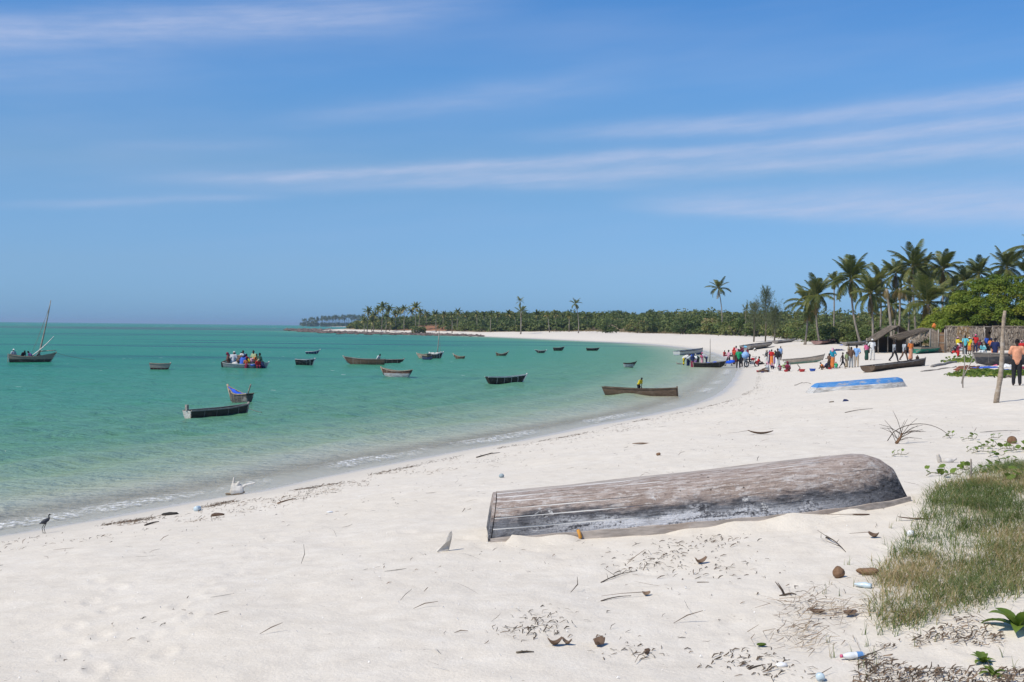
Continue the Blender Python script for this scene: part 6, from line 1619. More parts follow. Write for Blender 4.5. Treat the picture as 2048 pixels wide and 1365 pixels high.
# bundle carried in front, basin carried on the head
bp = ground(1491, 736); q = at(1491, 711, bp.y - .30)
bn = MB(); V, Fc = ball((0, 0, 0), (.36, .24, .33), 16, 12)
V = [(v[0] * (1 + .10 * math.sin(5 * v[2] * 9 + v[0] * 7)), v[1], v[2] * (1 + .06 * math.sin(v[0] * 17))) for v in V]
bo = bn.add((V, Fc)).build('cloth_bundle', cloth(C['sky'], (.5, .68, .8))); bo.location = q; tag(bo, 'big light blue patterned bundle carried by the person in grey', 'bundle')
bp = ground(1486, 722); q = at(1490, 695.5, bp.y); r = .22
bo = MB().add(lathe([(.001, 0), (r * .7, 0), (r, r * .7), (r * .93, r * .7), (r * .66, .02), (.001, .02)])).build('basin', PL['sky']); bo.location = q; bo.rotation_euler = (.3, .2, 0); tag(bo, 'turquoise basin carried on the head behind the bundle', 'basin')
# motorbike
mp = ground(1503, 735); mk = empty('motorbike', mp, R(28)); tag(mk, 'red motorbike parked on the sand among the standing people', 'motorbike')
BK = material('black_rubber', (.02, .02, .02), .7)[0]; MT = material('dull_metal', (.30, .30, .30), .35, .6)[0]; RD = material('red_paint', (.42, .02, .02), .35, .5)[0]
def wheel(x):
    w = empty('wheel', (x, 0, .30)); w.parent = mk; V = []; Fc = []
    for nm, Rr, rr, mt in (('tyre', .265, .045, BK), ('rim', .205, .018, MT)):
        V = []; Fc = []
        for i in range(22):
            a = 2 * PI * i / 22
            for j in range(7): b_ = 2 * PI * j / 7; V.append(((Rr + rr * math.cos(b_)) * math.cos(a), rr * math.sin(b_), (Rr + rr * math.cos(b_)) * math.sin(a)))
        for i in range(22):
            for j in range(7): Fc.append((i * 7 + j, ((i + 1) % 22) * 7 + j, ((i + 1) % 22) * 7 + (j + 1) % 7, i * 7 + (j + 1) % 7))
        MB().add((V, Fc)).build(nm, mt, w)
    sp = MB()
    for i in range(8): a = PI * i / 8 * 2; sp.tube([(0, 0, 0), (.2 * math.cos(a), 0, .2 * math.sin(a))], .006, 4)
    sp.build('spokes', MT, w)
wheel(.62); wheel(-.60)
MB().tube([(.62, 0, .30), (.50, 0, .62), (.40, 0, .95)], .03, 7).build('fork', MT, mk); MB().tube([(.36, -.36, 1.04), (.40, -.12, .97), (.40, .12, .97), (.36, .36, 1.04)], .018, 6).build('handlebar', BK, mk)
V, Fc = ball((.14, 0, .76), (.26, .14, .14), 12, 8); MB().add((V, Fc)).build('fuel_tank', RD, mk); MB().box((-.32, 0, .75), (.56, .24, .09)).build('seat', BK, mk, False)
MB().tube([(.42, 0, .86), (.0, 0, .62), (-.60, 0, .34)], .025, 6).tube([(.40, 0, .78), (.10, 0, .36), (-.3, 0, .34)], .025, 6).build('frame', BK, mk); MB().box((.06, 0, .42), (.32, .24, .28)).build('engine', MT, mk, False)
V, Fc = ball((.62, 0, .46), (.26, .07, .16), 10, 6); MB().add((V, Fc)).build('mudguard', RD, mk); V, Fc = ball((.52, 0, .86), (.07, .09, .09), 10, 6); MB().add((V, Fc)).build('headlight', MT, mk)
# post, poles, logs
def pole(name, label, cat, a_px, b_px, r0, r1, mat, bend=.05, n=9, group=None, sides=9):
    a = ground(*a_px); b = at(b_px[0], b_px[1], a.y); pts = []; rad = []
    for i in range(n):
        t = i / (n - 1); q = a.lerp(b, t); q.x += bend * math.sin(t * PI * 1.6); pts.append(q - Vector((0, 0, .15 if i == 0 else 0))); rad.append((r0 + (r1 - r0) * t) * (1 + .10 * math.sin(i * 2.7)))
    return tag(MB().tube(pts, rad, sides).build(name, mat), label, cat, group)
PP = pole('wooden_post', 'thick crooked wooden post driven into the sand on the right', 'post', (1991, 806), (2013, 622), .082, .048, W_['tan'], .05, 12)
pole('thin_pole', 'thin tall leaning pole left of the thick post', 'pole', (1922, 768), (1932, 666), .024, .014, M['pole'], .08)
pole('thin_pole', 'short forked stick right of the thin tall pole', 'pole', (1926, 776), (1942, 712), .024, .016, M['pole'], -.08)
def log(name, label, cat, a, b, r, mat, lift=.0, group=None, wig=.06, taper=.6):
    A_ = ground(*a); B_ = ground(*b); pts = []; rad = []
    for i in range(8):
        t = i / 7; q = A_.lerp(B_, t); q.z = hz(q.x, q.y) + r * .6 + lift * math.sin(PI * t) + wig * .4 * math.sin(i * 2.2 + r * 90); q.y += wig * math.sin(i * 1.7); pts.append(q); rad.append(r * (1 - (1 - taper) * t) * (1 + .15 * math.sin(i * 2.9)))
    return tag(MB().tube(pts, rad, 8).build(name, mat), label, cat, group)
log('driftwood_log', 'pale knotty driftwood log right of the open dugout', 'log', (1864, 735), (1912, 726), .11, W_['grey'])
log('driftwood_log', 'thin dark branch lying in front of the driftwood log', 'log', (1842, 744), (1912, 735), .05, M['pole'])
log('driftwood_log', 'short grey log behind the pale driftwood log', 'log', (1884, 724), (1925, 721), .06, W_['grey'])
for i, (a, b) in enumerate((((1912, 743), (1956, 738)), ((1916, 740), (1958, 735)), ((1914, 737), (1948, 735)), ((1908, 741), (1940, 743)))):
    log('board', ('lowest', 'widest', 'rearmost', 'shortest')[i] + ' reddish board in the small pile by the dark boat', 'board', a, b, .055, wood_material('reddish_board', (.24 + .03 * i, .11, .06), wear=(.3, .2, .13), amt=.4, seed=50 + i), lift=.05, group='reddish boards in a pile', taper=.9)
log('branch', 'bent branch lying on the sand left of the blue upturned boat', 'branch', (1589, 772), (1622, 768), .022, M['pole'], .10)
log('branch', 'dark twisted branch on the sand right of the salmon shirt', 'branch', (2000, 757), (2030, 755), .07, M['bark'], .04)
def cloth_heap(px, py, w, d, col, label, hgt=.10):
    p = ground(px, py); n = 11; V = []
    for i in range(n):
        for j in range(n):
            x = (i / (n - 1) - .5) * w; y = (j / (n - 1) - .5) * d; e = max(abs(i / 5 - 1), abs(j / 5 - 1))
            V.append((p.x + x + .05 * math.sin(j * 1.9), p.y + y + .05 * math.sin(i * 2.1), hz(p.x + x, p.y + y) + .02 + (1 - e ** 2) * hgt * (.6 + .4 * math.sin(i * 1.8) * math.cos(j * 1.3))))
    mb = MB(); mb.V = V; mb.F = [(i * n + j, (i + 1) * n + j, (i + 1) * n + j + 1, i * n + j + 1) for i in range(n - 1) for j in range(n - 1)]
    tag(mb.build('cloth', cloth(C[col])), label, 'cloth', 'cloths spread beside the dark boat').modifiers.new('s', 'SOLIDIFY').thickness = .015
cloth_heap(1975, 736, 1.5, 1.2, 'blue', 'blue cloth spread beside the big dark boat'); cloth_heap(2013, 735, .8, .8, 'white', 'white cloth heap beside the big dark boat', .25); cloth_heap(2012, 742, 1.3, .8, 'blue', 'blue cloth lying in front of the white heap'); cloth_heap(1995, 731, .7, .7, 'pink', 'pink cloth between the blue and the white one', .2)
cloth_heap(2046, 739, .8, .7, 'maroon', 'maroon cloth at the right edge behind the salmon shirt', .2)
for i, (px, py, w, col, lab) in enumerate(((1690, 691, 1.4, 'blue', 'blue plastic sheet on the pale boat by the palms'), (1675, 702, 1.6, 'navy', 'dark blue net heap behind the teal top'))):
    cloth_heap(px, py, w, 1.0, col, lab, .25)
p = at(470, 731, cd_ - .1)
V, Fc = ball((0, 0, 0), (.34, .26, .30), 14, 10); V = [(v[0], v[1], v[2] * (1 + .12 * math.sin(v[0] * 14))) for v in V]
o = MB().add((V, Fc)).build('sack', cloth(C['offwhite'])); o.location = p; tag(o, 'fat white sack among the passengers of the crowded boat', 'sack')
p = at(506, 733, cd_ - .45); r = .22; o = MB().add(lathe([(.001, 0), (r * .8, 0), (r, r * .8), (r * .93, r * .8), (r * .7, .02), (.001, .02)])).build('basin', PL['blue']); o.location = p; tag(o, 'blue basin on the side of the crowded boat', 'basin')
p = at(446, 733, cd_ - .2); mb = MB(); mb.V = [(p.x + .28, p.y, p.z + .22), (p.x + .1, p.y + .02, p.z + .25), (p.x - .12, p.y, p.z - .1), (p.x + .04, p.y + .03, p.z - .16), (p.x + .28, p.y + .04, p.z + .05)]; mb.F = [(0, 1, 2, 3, 4)]
o = mb.build('cloth', cloth(C['pink'])); o.modifiers.new('s', 'SOLIDIFY').thickness = .02; tag(o, 'pink cloth hanging over the stern of the crowded boat', 'cloth')
# rocks of the point
rk = []; Vr = []; Fr = []
q = np.random.default_rng(5); n = 2600
t = q.uniform(0, 1, n); pxr = 575 + 420 * t ** .9; base = np.where(pxr < 690, 660.3 + (pxr - 575) * .034, 664.2 + (pxr - 690) * .026)
py_ = base + q.normal(0, .9, n) * np.interp(pxr, [575, 640, 800, 995], [.8, 1.6, 1.3, .5])
for px, py in zip(pxr, py_):
    py = max(py, hor(px) + 8); d = FOC * 3.55 / (py - hor(px)); p = at(px, py, d); s = q.uniform(.4, 1.5) * d / 600
    dr_ = q.normal(size=(6, 3)) * .18; c0 = len(Vr)
    for k, w in enumerate(((1, 0, 0), (-1, 0, 0), (0, 1, 0), (0, -1, 0), (0, 0, .45), (0, 0, -.5))): Vr.append((p.x + (w[0] * 1.6 + dr_[k, 0]) * s, p.y + (w[1] + dr_[k, 1]) * s, p.z + (w[2] + dr_[k, 2] * .5) * s))
    for f in ((0, 2, 4), (2, 1, 4), (1, 3, 4), (3, 0, 4), (2, 0, 5), (1, 2, 5), (3, 1, 5), (0, 3, 5)): Fr.append(tuple(c0 + i for i in f))
me = np_mesh('reef_rock', Vr, Fr, False)
rm_, rn, rb = material('reef_rock', (.09, .07, .06), .95); f = rn.noise(rn.new('ShaderNodeNewGeometry').outputs['Position'], .5, 4, .6); rn.l.new(rn.ramp(f, [(.3, (.055, .042, .036)), (.55, (.14, .105, .09)), (.75, (.26, .21, .18))]), rb.inputs['Base Color'])
tag(link(bpy.data.objects.new('reef_rock', me), mat=rm_), 'low dark rocks along the far point', 'rocks', kind='stuff')

# ------------------------------------------------------------------ near the camera: grass, creepers, litter, bird
def in_poly(px, py, poly):
    poly = np.array(poly, float); q = np.roll(poly, -1, 0); ins = np.zeros(px.shape, bool)
    for (x0, y0), (x1, y1) in zip(poly, q):
        c = ((y0 > py) != (y1 > py)) & (px < (x1 - x0) * (py - y0) / (y1 - y0 + 1e-12) + x0); ins ^= c
    return ins
def to_px(P):
    """world points (n,3) to photograph pixels, only to lay out patches of growth"""
    D = P - np.array(CAM); f = D @ np.array(FWD); return IW / 2 + FOC * (D @ np.array(RGT)) / f, IH / 2 - FOC * (D @ np.array(UPV)) / f
g2 = np.random.default_rng(99)
M['grass'] = leaf_material('beach_grass', [(0, (.070, .115, .034)), (.35, (.135, .195, .060)), (.6, (.23, .25, .095)), (.8, (.40, .29, .15)), (1, (.52, .40, .25))], .35, .6)
GP_ = [(1858, 1012), (1862, 985), (1905, 968), (1960, 950), (2010, 925), (2110, 880), (2160, 1150), (2048, 1190), (1985, 1205), (1945, 1225), (1905, 1222), (1860, 1245), (1800, 1262), (1752, 1258), (1742, 1215), (1752, 1175), (1748, 1150), (1790, 1112), (1808, 1080), (1850, 1045), (1838, 1022)]
n = 250000
gx = g2.uniform(2.0, 10.0, n); gy = g2.uniform(6.5, 18.5, n)
tuft = fnoise(gx / .55, gy / .55, 61, 2); keepn = g2.uniform(size=n) < .30 + .70 * sstep(tuft, .34, .62)
gx, gy = gx[keepn], gy[keepn]; n = len(gx); keepn = True
gz = height(gx, gy); pxs, pys = to_px(np.stack([gx, gy, gz], 1)); jit = g2.normal(0, 9, (2, n))
ok = in_poly(pxs + jit[0], pys + jit[1], GP_) & keepn
def blades(x, y, z, hmin, hmax, width, tone, rng, lean_=.55, segs=3, hs=1.0):
    n = len(x); b = np.stack([x, y, z], 1); a = rng.uniform(0, 2 * PI, n); h = rng.uniform(hmin, hmax, n) * hs
    dirn = np.stack([np.cos(a), np.sin(a), 0 * a], 1); side = np.stack([-np.sin(a), np.cos(a), 0 * a], 1)
    ln = rng.uniform(.35, 1.0, n) * lean_; ring = []
    for k in range(segs + 1):
        t = k / segs; c = b + dirn * (h * ln * t ** 1.8)[:, None] + np.array([0, 0, 1.0]) * (h * (t - .28 * ln * t * t))[:, None]
        w = width * (1 - .88 * t); ring += [c - side * w, c + side * w]
    V = np.stack(ring, 1).reshape(-1, 3); m_ = 2 * (segs + 1); o = (np.arange(n) * m_)[:, None]
    Fq = np.concatenate([o + np.array([2 * k, 2 * k + 1, 2 * k + 3, 2 * k + 2]) for k in range(segs)], 0)
    tn = np.repeat(np.clip(tone, 0, 1), m_) + np.tile(np.repeat(np.linspace(-.05, .15, segs + 1), 2), n)
    return V, Fq, np.clip(tn, 0, 1)
gx, gy, gz = gx[ok], gy[ok], gz[ok]; pxs, pys = pxs[ok], pys[ok]; n = len(gx)
dryn = fnoise(gx / 1.1, gy / 1.1, 67, 3); tone = .27 + .55 * sstep(dryn, .36, .68) * .8 + g2.normal(0, .25, n) + .15 * sstep(pys, 1120, 1260)
hsc = .45 + 1.1 * fnoise(gx / .4, gy / .4, 91, 2)
V, Fq, T = blades(gx, gy, gz - .005, .05, .19, .0034, tone, g2, 1.7, 2, hsc)
me = np_mesh('beach_grass', V, Fq, False); fattr(me, 'tone', T)
tag(link(bpy.data.objects.new('beach_grass', me), mat=M['grass']), 'tufted green and browning grass on the bank at the right', 'grass', kind='stuff')
# scattered sprouts round the edge of the grass
n = 420; ang = g2.uniform(0, 1, n); sx_ = g2.uniform(1.5, 7, n); sy_ = g2.uniform(6.5, 19, n); sz_ = height(sx_, sy_); pa, pb = to_px(np.stack([sx_, sy_, sz_], 1))
k = in_poly(pa, pb, [(1600, 1180), (1760, 1060), (1850, 980), (1990, 900), (2100, 880), (2100, 1365), (1690, 1365), (1640, 1280)]); sx_, sy_, sz_ = sx_[k], sy_[k], sz_[k]
rp = 5; sx_ = np.repeat(sx_, rp) + g2.normal(0, .012, len(sx_) * rp); sy_ = np.repeat(sy_, rp) + g2.normal(0, .012, len(sy_) * rp); sz_ = np.repeat(sz_, rp)
V, Fq, T = blades(sx_, sy_, sz_ - .005, .04, .13, .0032, g2.uniform(.1, .9, len(sx_)), g2)
me = np_mesh('grass_sprouts', V, Fq, False); fattr(me, 'tone', T)
tag(link(bpy.data.objects.new('grass_sprouts', me), mat=M['grass']), 'thin grass sprouts coming up through the sand', 'grass', kind='stuff')

# litter: twigs, leaf crumbs and weed, thousands of scraps too small to count
M['litter'] = leaf_material('dry_litter', [(0, (.050, .040, .030)), (.4, (.14, .10, .07)), (.7, (.26, .18, .12)), (1, (.44, .36, .26))], .1, .9)
def scraps(x, y, rng, lmin, lmax, wid, tone, curl=.4, lift=.001):
    n = len(x); z = height(x, y); a = rng.uniform(0, PI, n); L = rng.uniform(lmin, lmax, n) ** 1.0; w = wid * rng.uniform(.5, 1.6, n)
    t = np.stack([np.cos(a), np.sin(a), 0 * a], 1); s = np.stack([-np.sin(a), np.cos(a), 0 * a], 1); c = np.stack([x, y, z + lift], 1)
    up = np.array([0, 0, 1.0]); bend = rng.normal(0, curl, n)[:, None] * L[:, None] * .5; hi = (np.abs(rng.normal(0, .25, n)) * L)[:, None]
    p = [c - t * L[:, None] / 2, c + s * bend + up * (w[:, None] + hi * .5), c + t * L[:, None] / 2 + up * hi]
    ring = []
    for k, q in enumerate(p):
        ww = w[:, None] * (1.0 if k == 1 else .45); ring += [q - s * ww, q + s * ww * .6 + up * ww]
    V = np.stack(ring, 1).reshape(-1, 3); o = (np.arange(n) * 6)[:, None]; Fq = np.concatenate([o + np.array(f) for f in ((0, 1, 3, 2), (2, 3, 5, 4))], 0)
    return V, Fq, np.repeat(np.clip(tone, 0, 1), 6)
def litter_object(name, label, sets, mat='litter'):
    Vs = []; Fs = []; Ts = []; o = 0
    for V, Fq, T in sets: Vs.append(V); Fs.append(Fq + o); Ts.append(T); o += len(V)
    me = np_mesh(name, np.concatenate(Vs), np.concatenate(Fs), False); fattr(me, 'tone', np.concatenate(Ts))
    return tag(link(bpy.data.objects.new(name, me), mat=M[mat]), label, 'litter', kind='stuff')
sets = []
n = 3900; x = g2.uniform(-9, 12, n); y = 6 + 44 * g2.uniform(0, 1, n) ** 1.7; s = shore_dist(x, y); k = (s > 3.2) & (g2.uniform(size=n) < sstep(fnoise(x / 1.6, y / 1.6, 81, 2), .40, .66)); sets.append(scraps(x[k], y[k], g2, .015, .075, .0035, g2.uniform(0, .7, k.sum())))
n = 260; x = g2.uniform(-7, 11, n); y = 7 + 40 * g2.uniform(0, 1, n) ** 1.6; k = shore_dist(x, y) > 3.5; sets.append(scraps(x[k], y[k], g2, .10, .30, .004, g2.uniform(0, .6, k.sum()), .25))
def px_patch(cx, cy, rx, ry, n):
    a = g2.normal(0, .5, (2, n)); z0 = ground(cx, cy).z; P = [onz(cx + rx * i, max(cy + ry * j, hor(cx) + 12), z0) for i, j in zip(*a)]; return np.array([p.x for p in P]), np.array([p.y for p in P])
for cx, cy, rx, ry, n in ((1330, 1105, 110, 22, 90), (1420, 1085, 90, 14, 60), (1300, 1135, 90, 12, 60), (1085, 1245, 60, 22, 60), (1050, 1265, 70, 16, 40), (1620, 1210, 80, 40, 60), (1430, 1140, 120, 26, 50), (1480, 1320, 70, 26, 50), (1240, 1300, 120, 30, 40), (1560, 1340, 60, 20, 40)):
    x, y = px_patch(cx, cy, rx, ry, n); sets.append(scraps(x, y, g2, .02, .085, .005, g2.uniform(0, .55, n)))
litter_object('beach_litter', 'thin scatter of dark twigs and leaf scraps on the sand', sets)
sets = []
for s0, sg, n, t1 in ((1.95, .12, 5200, .7), (2.5, .35, 2200, .8), (3.6, .35, 1300, .9)):
    q_ = g2.uniform(0, 1, n) ** 1.25; seg = SH[(SH[:, 1] > 8) & (SH[:, 1] < 110)]; i = (q_ * (len(seg) - 2)).astype(int); f = g2.uniform(0, 1, n)[:, None]; p = seg[i] * (1 - f) + seg[i + 1] * f
    d = seg[i + 1] - seg[i]; nr = np.stack([d[:, 1], -d[:, 0]], 1); nr /= np.linalg.norm(nr, axis=1)[:, None]; nr *= np.where(shore_dist(p[:, 0] + nr[:, 0], p[:, 1] + nr[:, 1]) > 0, 1, -1)[:, None]
    off = s0 + g2.normal(0, sg, n) + .5 * (fnoise(p[:, 0] / 2.5, p[:, 1] / 2.5, 83, 2) - .5); P = p + nr * off[:, None]
    k = g2.uniform(size=n) < sstep(fnoise(P[:, 0] / .9, P[:, 1] / .9, 85, 2), .28, .62); P = P[k]
    sets.append(scraps(P[:, 0], P[:, 1], g2, .02, .11, .0045, g2.uniform(0, t1, k.sum())))
litter_object('wrack_line', 'broken line of dark weed and twigs left by the tide', sets)
sets = []
BRP = [(1690, 1400), (1720, 1330), (1740, 1300), (1800, 1275), (1880, 1245), (1960, 1225), (2100, 1180), (2150, 1400)]
n = 14000; x = g2.uniform(1.8, 5.5, n); y = g2.uniform(5.2, 9.5, n); z = height(x, y); pa, pb = to_px(np.stack([x, y, z], 1)); k = in_poly(pa, pb, BRP) & (g2.uniform(size=n) < sstep(fnoise(x / .45, y / .45, 87, 3), .46, .66) + .9 * (pb > 1342) * (pa > 1770)); sets.append(scraps(x[k], y[k], g2, .02, .10, .006, g2.uniform(.1, .8, k.sum()), .5, .012))
for cx, cy, rx, ry, n in ((1620, 1210, 70, 26, 36), (1650, 1225, 80, 18, 34), (1585, 1270, 80, 26, 60), (1640, 1290, 80, 20, 26), (1700, 1235, 60, 16, 30)):
    x, y = px_patch(cx, cy, rx, ry, n); sets.append(scraps(x, y, g2, .10, .28, .0030, g2.uniform(.6, 1, n), .9, .02))
litter_object('dry_leaf_litter', 'brown leaf litter and dead creeper stems at the foot of the grass bank', sets)
# white shell crumbs
M['shell'] = leaf_material('shell_crumb', [(0, (.62, .58, .52)), (1, (.80, .78, .74))], 0, .6)
n = 1100; x = g2.uniform(-9, 10, n); y = 7 + 34 * g2.uniform(0, 1, n) ** 1.6; k = shore_dist(x, y) > 2.5; litter_object('shell_crumbs', 'tiny white shells and coral crumbs in the sand', [scraps(x[k], y[k], g2, .008, .022, .005, g2.uniform(0, 1, k.sum()), .2, .004)], 'shell')

# creepers
M['creeper'] = leaf_material('creeper_leaf', [(0, (.07, .125, .022)), (.6, (.17, .24, .045)), (1, (.42, .37, .07))], .35, .5)
M['vine_stem'] = material('vine_stem', (.16, .15, .06), .7)[0]
def notched_leaf(seed):
    rs = random.Random(seed); V = [(0, 0, 0)]; n = 12
    for i in range(n + 1):
        a = -PI * .82 + 2 * PI * .82 * i / n; r = 1.0 if abs(a) > .35 else .72 + .28 * abs(a) / .35
        V.append((r * math.cos(a) * .62 + .35, r * math.sin(a) * .55, .16 * abs(math.sin(a)) ** 1.3 + rs.uniform(-.03, .03)))
    me = bpy.data.meshes.new('leaf'); me.from_pydata(V, [], [(0, i + 1, i + 2) for i in range(n)]); me.update(); fattr(me, 'tone', [.3 + .3 * rs.random()] * len(V)); me.materials.append(M['creeper']); return me
def long_leaf(seed):
    rs = random.Random(seed); V = []; Fc = []
    for i in range(8):
        t = i / 7; w = .17 * math.sin(PI * min(1, .1 + .9 * t)) ** .8 + .01; x = t * (1 - .1 * t); z = .45 * t - .5 * t * t
        V += [(x, -w, z + w * .35), (x, 0, z), (x, w, z + w * .35)]
        if i: o = i * 3; Fc += [(o - 3, o, o + 1, o - 2), (o - 2, o + 1, o + 2, o - 1)]
    me = bpy.data.meshes.new('leaf'); me.from_pydata(V, [], Fc); me.update(); fattr(me, 'tone', [.25 + .25 * rs.random()] * len(V)); me.materials.append(M['creeper'])
    me.polygons.foreach_set('use_smooth', [True] * len(me.polygons)); return me
NL = [notched_leaf(i) for i in range(4)]; LL = [long_leaf(i) for i in range(3)]
GC = 'sprigs of beach creeper at the right'
def sprig(px, py, nl, size, spread, label, seed, name='beach_creeper', leaves=NL, up=.4, yellow=0):
    rs = random.Random(seed); p = ground(px, py); root = empty(name, (p.x, p.y, p.z)); tag(root, label, 'plant', GC if name == 'beach_creeper' else None)
    pts = [(-spread * .5, 0, .01), (-.1 * spread, .03, .05), (spread * .3, -.02, .04), (spread * .55, .02, .07)]
    if leaves is NL: MB().tube(pts, [.006, .006, .005, .004], 5).build('stem', M['vine_stem'], root)
    for k in range(nl):
        o = bpy.data.objects.new('leaf', rs.choice(leaves)); COL.objects.link(o); o.parent = root; s = size * rs.uniform(.65, 1.2) * (.72 if leaves is NL else 1.0)
        if leaves is NL:
            f = rs.uniform(-.5, .55); o.location = (f * spread, rs.uniform(-.5, .5) * spread * .5, .03 + rs.uniform(0, .09) * (1 + spread)); MB().tube([(f * spread * .9, 0, .03), tuple(o.location)], .003, 4).build('leaf_stalk', M['vine_stem'], root)
            o.rotation_euler = (rs.uniform(-.6, .6), rs.uniform(-.9, .1), rs.uniform(0, 6.28))
        else: o.rotation_euler = (rs.uniform(-.2, .2), R(rs.uniform(-45, 5)), k * 2.4 + rs.uniform(-.3, .3))
        o.scale = (s, s, s)
    return root
sp = [(1897, 876, 4, .10, .25, 'creeper sprig nearest the dead flower stalk'), (1938, 882, 5, .10, .3, 'creeper sprig left of the coconut half'), (1988, 880, 4, .08, .25, 'small creeper sprig just left of the coconut half'),
      (1976, 898, 5, .12, .3, 'upright creeper sprig with bright leaves'), (2012, 902, 5, .11, .3, 'creeper sprig right of the bright upright one'), (1944, 905, 3, .08, .2, 'thin two leaved creeper sprig on bare sand'),
      (1965, 908, 6, .10, .4, 'yellowing creeper sprig lying flat'), (1993, 915, 4, .10, .3, 'creeper sprig below the yellowing one'), (1868, 953, 5, .13, .22, 'clump of crumpled creeper leaves beyond the boat'), (1907, 955, 4, .11, .25, 'creeper sprig left of the little stake'),
      (1924, 945, 4, .10, .25, 'creeper sprig leaning on the little stake'), (1960, 952, 5, .11, .3, 'creeper sprig with one yellow leaf beside the little stake'), (1976, 938, 4, .09, .25, 'creeper sprig behind the grass edge'), (1800, 914, 4, .07, .3, 'tiny creeper sprig behind the bow of the big boat'),
      (2025, 935, 16, .14, .6, 'thick tangle of creeper at the right edge'), (2045, 905, 22, .14, .7, 'tall tangle of creeper at the right edge behind the first'), (2035, 965, 11, .13, .5, 'low tangle of creeper running into the grass')]
for i, (px, py, nl, sz, spd, lab) in enumerate(sp): sprig(px, py, nl, sz, spd, lab, 700 + i)
sprig(2036, 1258, 8, .34, .3, 'plant with long glossy leaves at the right edge', 760, 'broad_leaf_plant', LL); sprig(1965, 1326, 16, .11, .3, 'small bushy green herb in the leaf litter', 761, 'green_herb', LL); sprig(1985, 1350, 14, .10, .3, 'low green herb at the bottom edge', 762, 'green_herb', LL)
# the green mat of creeper beside the dark boat
x = []; y = []
for cx, cy, rx, ry, n in ((1960, 748, 50, 4, 500), (2025, 750, 40, 4, 520), (1930, 722, 40, 5, 160)):
    a, b = px_patch(cx, cy, rx, ry, n); x.append(a); y.append(b)
x = np.concatenate(x); y = np.concatenate(y); n = len(x); z = height(x, y) + .06
bl = np.stack([x, y, z, np.full(n, .12), np.full(n, .12), np.full(n, .08), np.full(n, 5), g2.uniform(0, .8, n)], 1)
tag(link(bpy.data.objects.new('creeper_mat', cloud_mesh('creeper_mat', bl, .12, g2)), mat=M['creeper']), 'mat of green creeper on the sand before the dark boat', 'creeper', kind='stuff')

# single pieces lying about
M['husk'] = bark_material('coconut_fibre', (.13, .075, .042), (.27, .165, .10)); M['driftwood'] = bark_material('bleached_driftwood', (.45, .41, .35), (.68, .64, .58)); M['dryleaf'] = leaf_material('brown_leaf', [(0, (.10, .065, .042)), (.5, (.19, .125, .085)), (1, (.32, .23, .165))], .15, .7); M['twig'] = material('dark_twig', (.085, .062, .045), .9)[0]
def bit(name, label, cat, px, py, shapes, mat, rz=0, dz=0, group=None, smooth=True):
    p = ground(px, py); mb = MB()
    for s in shapes: mb.add(s)
    o = mb.build(name, mat, None, smooth); o.location = (p.x, p.y, p.z + dz); o.rotation_euler = (0, 0, rz); return tag(o, label, cat, group)
def lumpy(r, seed, n=10, m=7, k=.16):
    rs = random.Random(seed); V, Fc = ball((0, 0, 0), r, n, m); ph = [rs.uniform(0, 6) for _ in range(4)]
    return [tuple(c * (1 + k * math.sin(9 * v[0] / r[0] * .5 + ph[0]) * math.cos(5 * v[1] / r[1] * .5 + ph[1]) + k * .6 * math.sin(6 * v[2] / r[2] * .5 + ph[2])) for c in v) for v in V], Fc
def curled(L, W, up, seed=0, n=9):
    V = []; Fc = []
    for i in range(n):
        t = i / (n - 1); w = W * math.sin(PI * (.06 + .88 * t)) ** .7; z = up * (2 * t - 1) ** 2
        V += [((t - .5) * L, -w, z + w * .8), ((t - .5) * L, 0, z), ((t - .5) * L, w, z + w * .8)]
        if i: o = i * 3; Fc += [(o - 3, o, o + 1, o - 2), (o - 2, o + 1, o + 2, o - 1)]
    return V, Fc
def leaf_bit(name, label, px, py, L, W, up, rz, seed, tilt=0, stalk=0, cat='dry leaf', mat='dryleaf', group=None):
    p = ground(px, py); mb = MB(); mb.add(curled(L, W, up, seed))
    if stalk: mb.tube([(-L * .5, 0, up), (-L * .5 - stalk * .5, .02, up * .4), (-L * .5 - stalk, 0, .005)], [.004, .003, .002], 4)
    o = mb.build(name, M[mat]); fattr(o.data, 'tone', [.2 + .6 * random.Random(seed).random()] * len(o.data.vertices)); o.location = (p.x, p.y, p.z + .008); o.rotation_euler = (tilt, 0, rz); o.modifiers.new('s', 'SOLIDIFY').thickness = .004; return tag(o, label, cat, group)
GL = 'dry leaves on the near sand'
leaf_bit('dry_leaf', 'curled brown leaf standing up at the lower middle', 1110, 1292, .11, .030, .05, .3, 1, group=GL); leaf_bit('dry_leaf', 'smaller curled leaf just right of the standing one', 1134, 1290, .08, .022, .04, -.6, 2, group=GL); leaf_bit('dry_leaf', 'dark upright leaf right of the two curled leaves', 1194, 1292, .12, .04, .05, 1.0, 3, .4, group=GL)
leaf_bit('dry_leaf', 'brown leaf on a long stalk below the right end of the big boat', 1748, 1076, .11, .035, .05, -.7, 4, .3, .22, group=GL); leaf_bit('dry_leaf', 'bent brown leaf among chips right of the middle', 1400, 1128, .14, .03, .06, .5, 5, .2, group=GL); leaf_bit('dry_leaf', 'leaf with long dark stalk lying on bare sand', 1292, 1192, .07, .025, .03, .2, 6, .3, .38, group=GL)
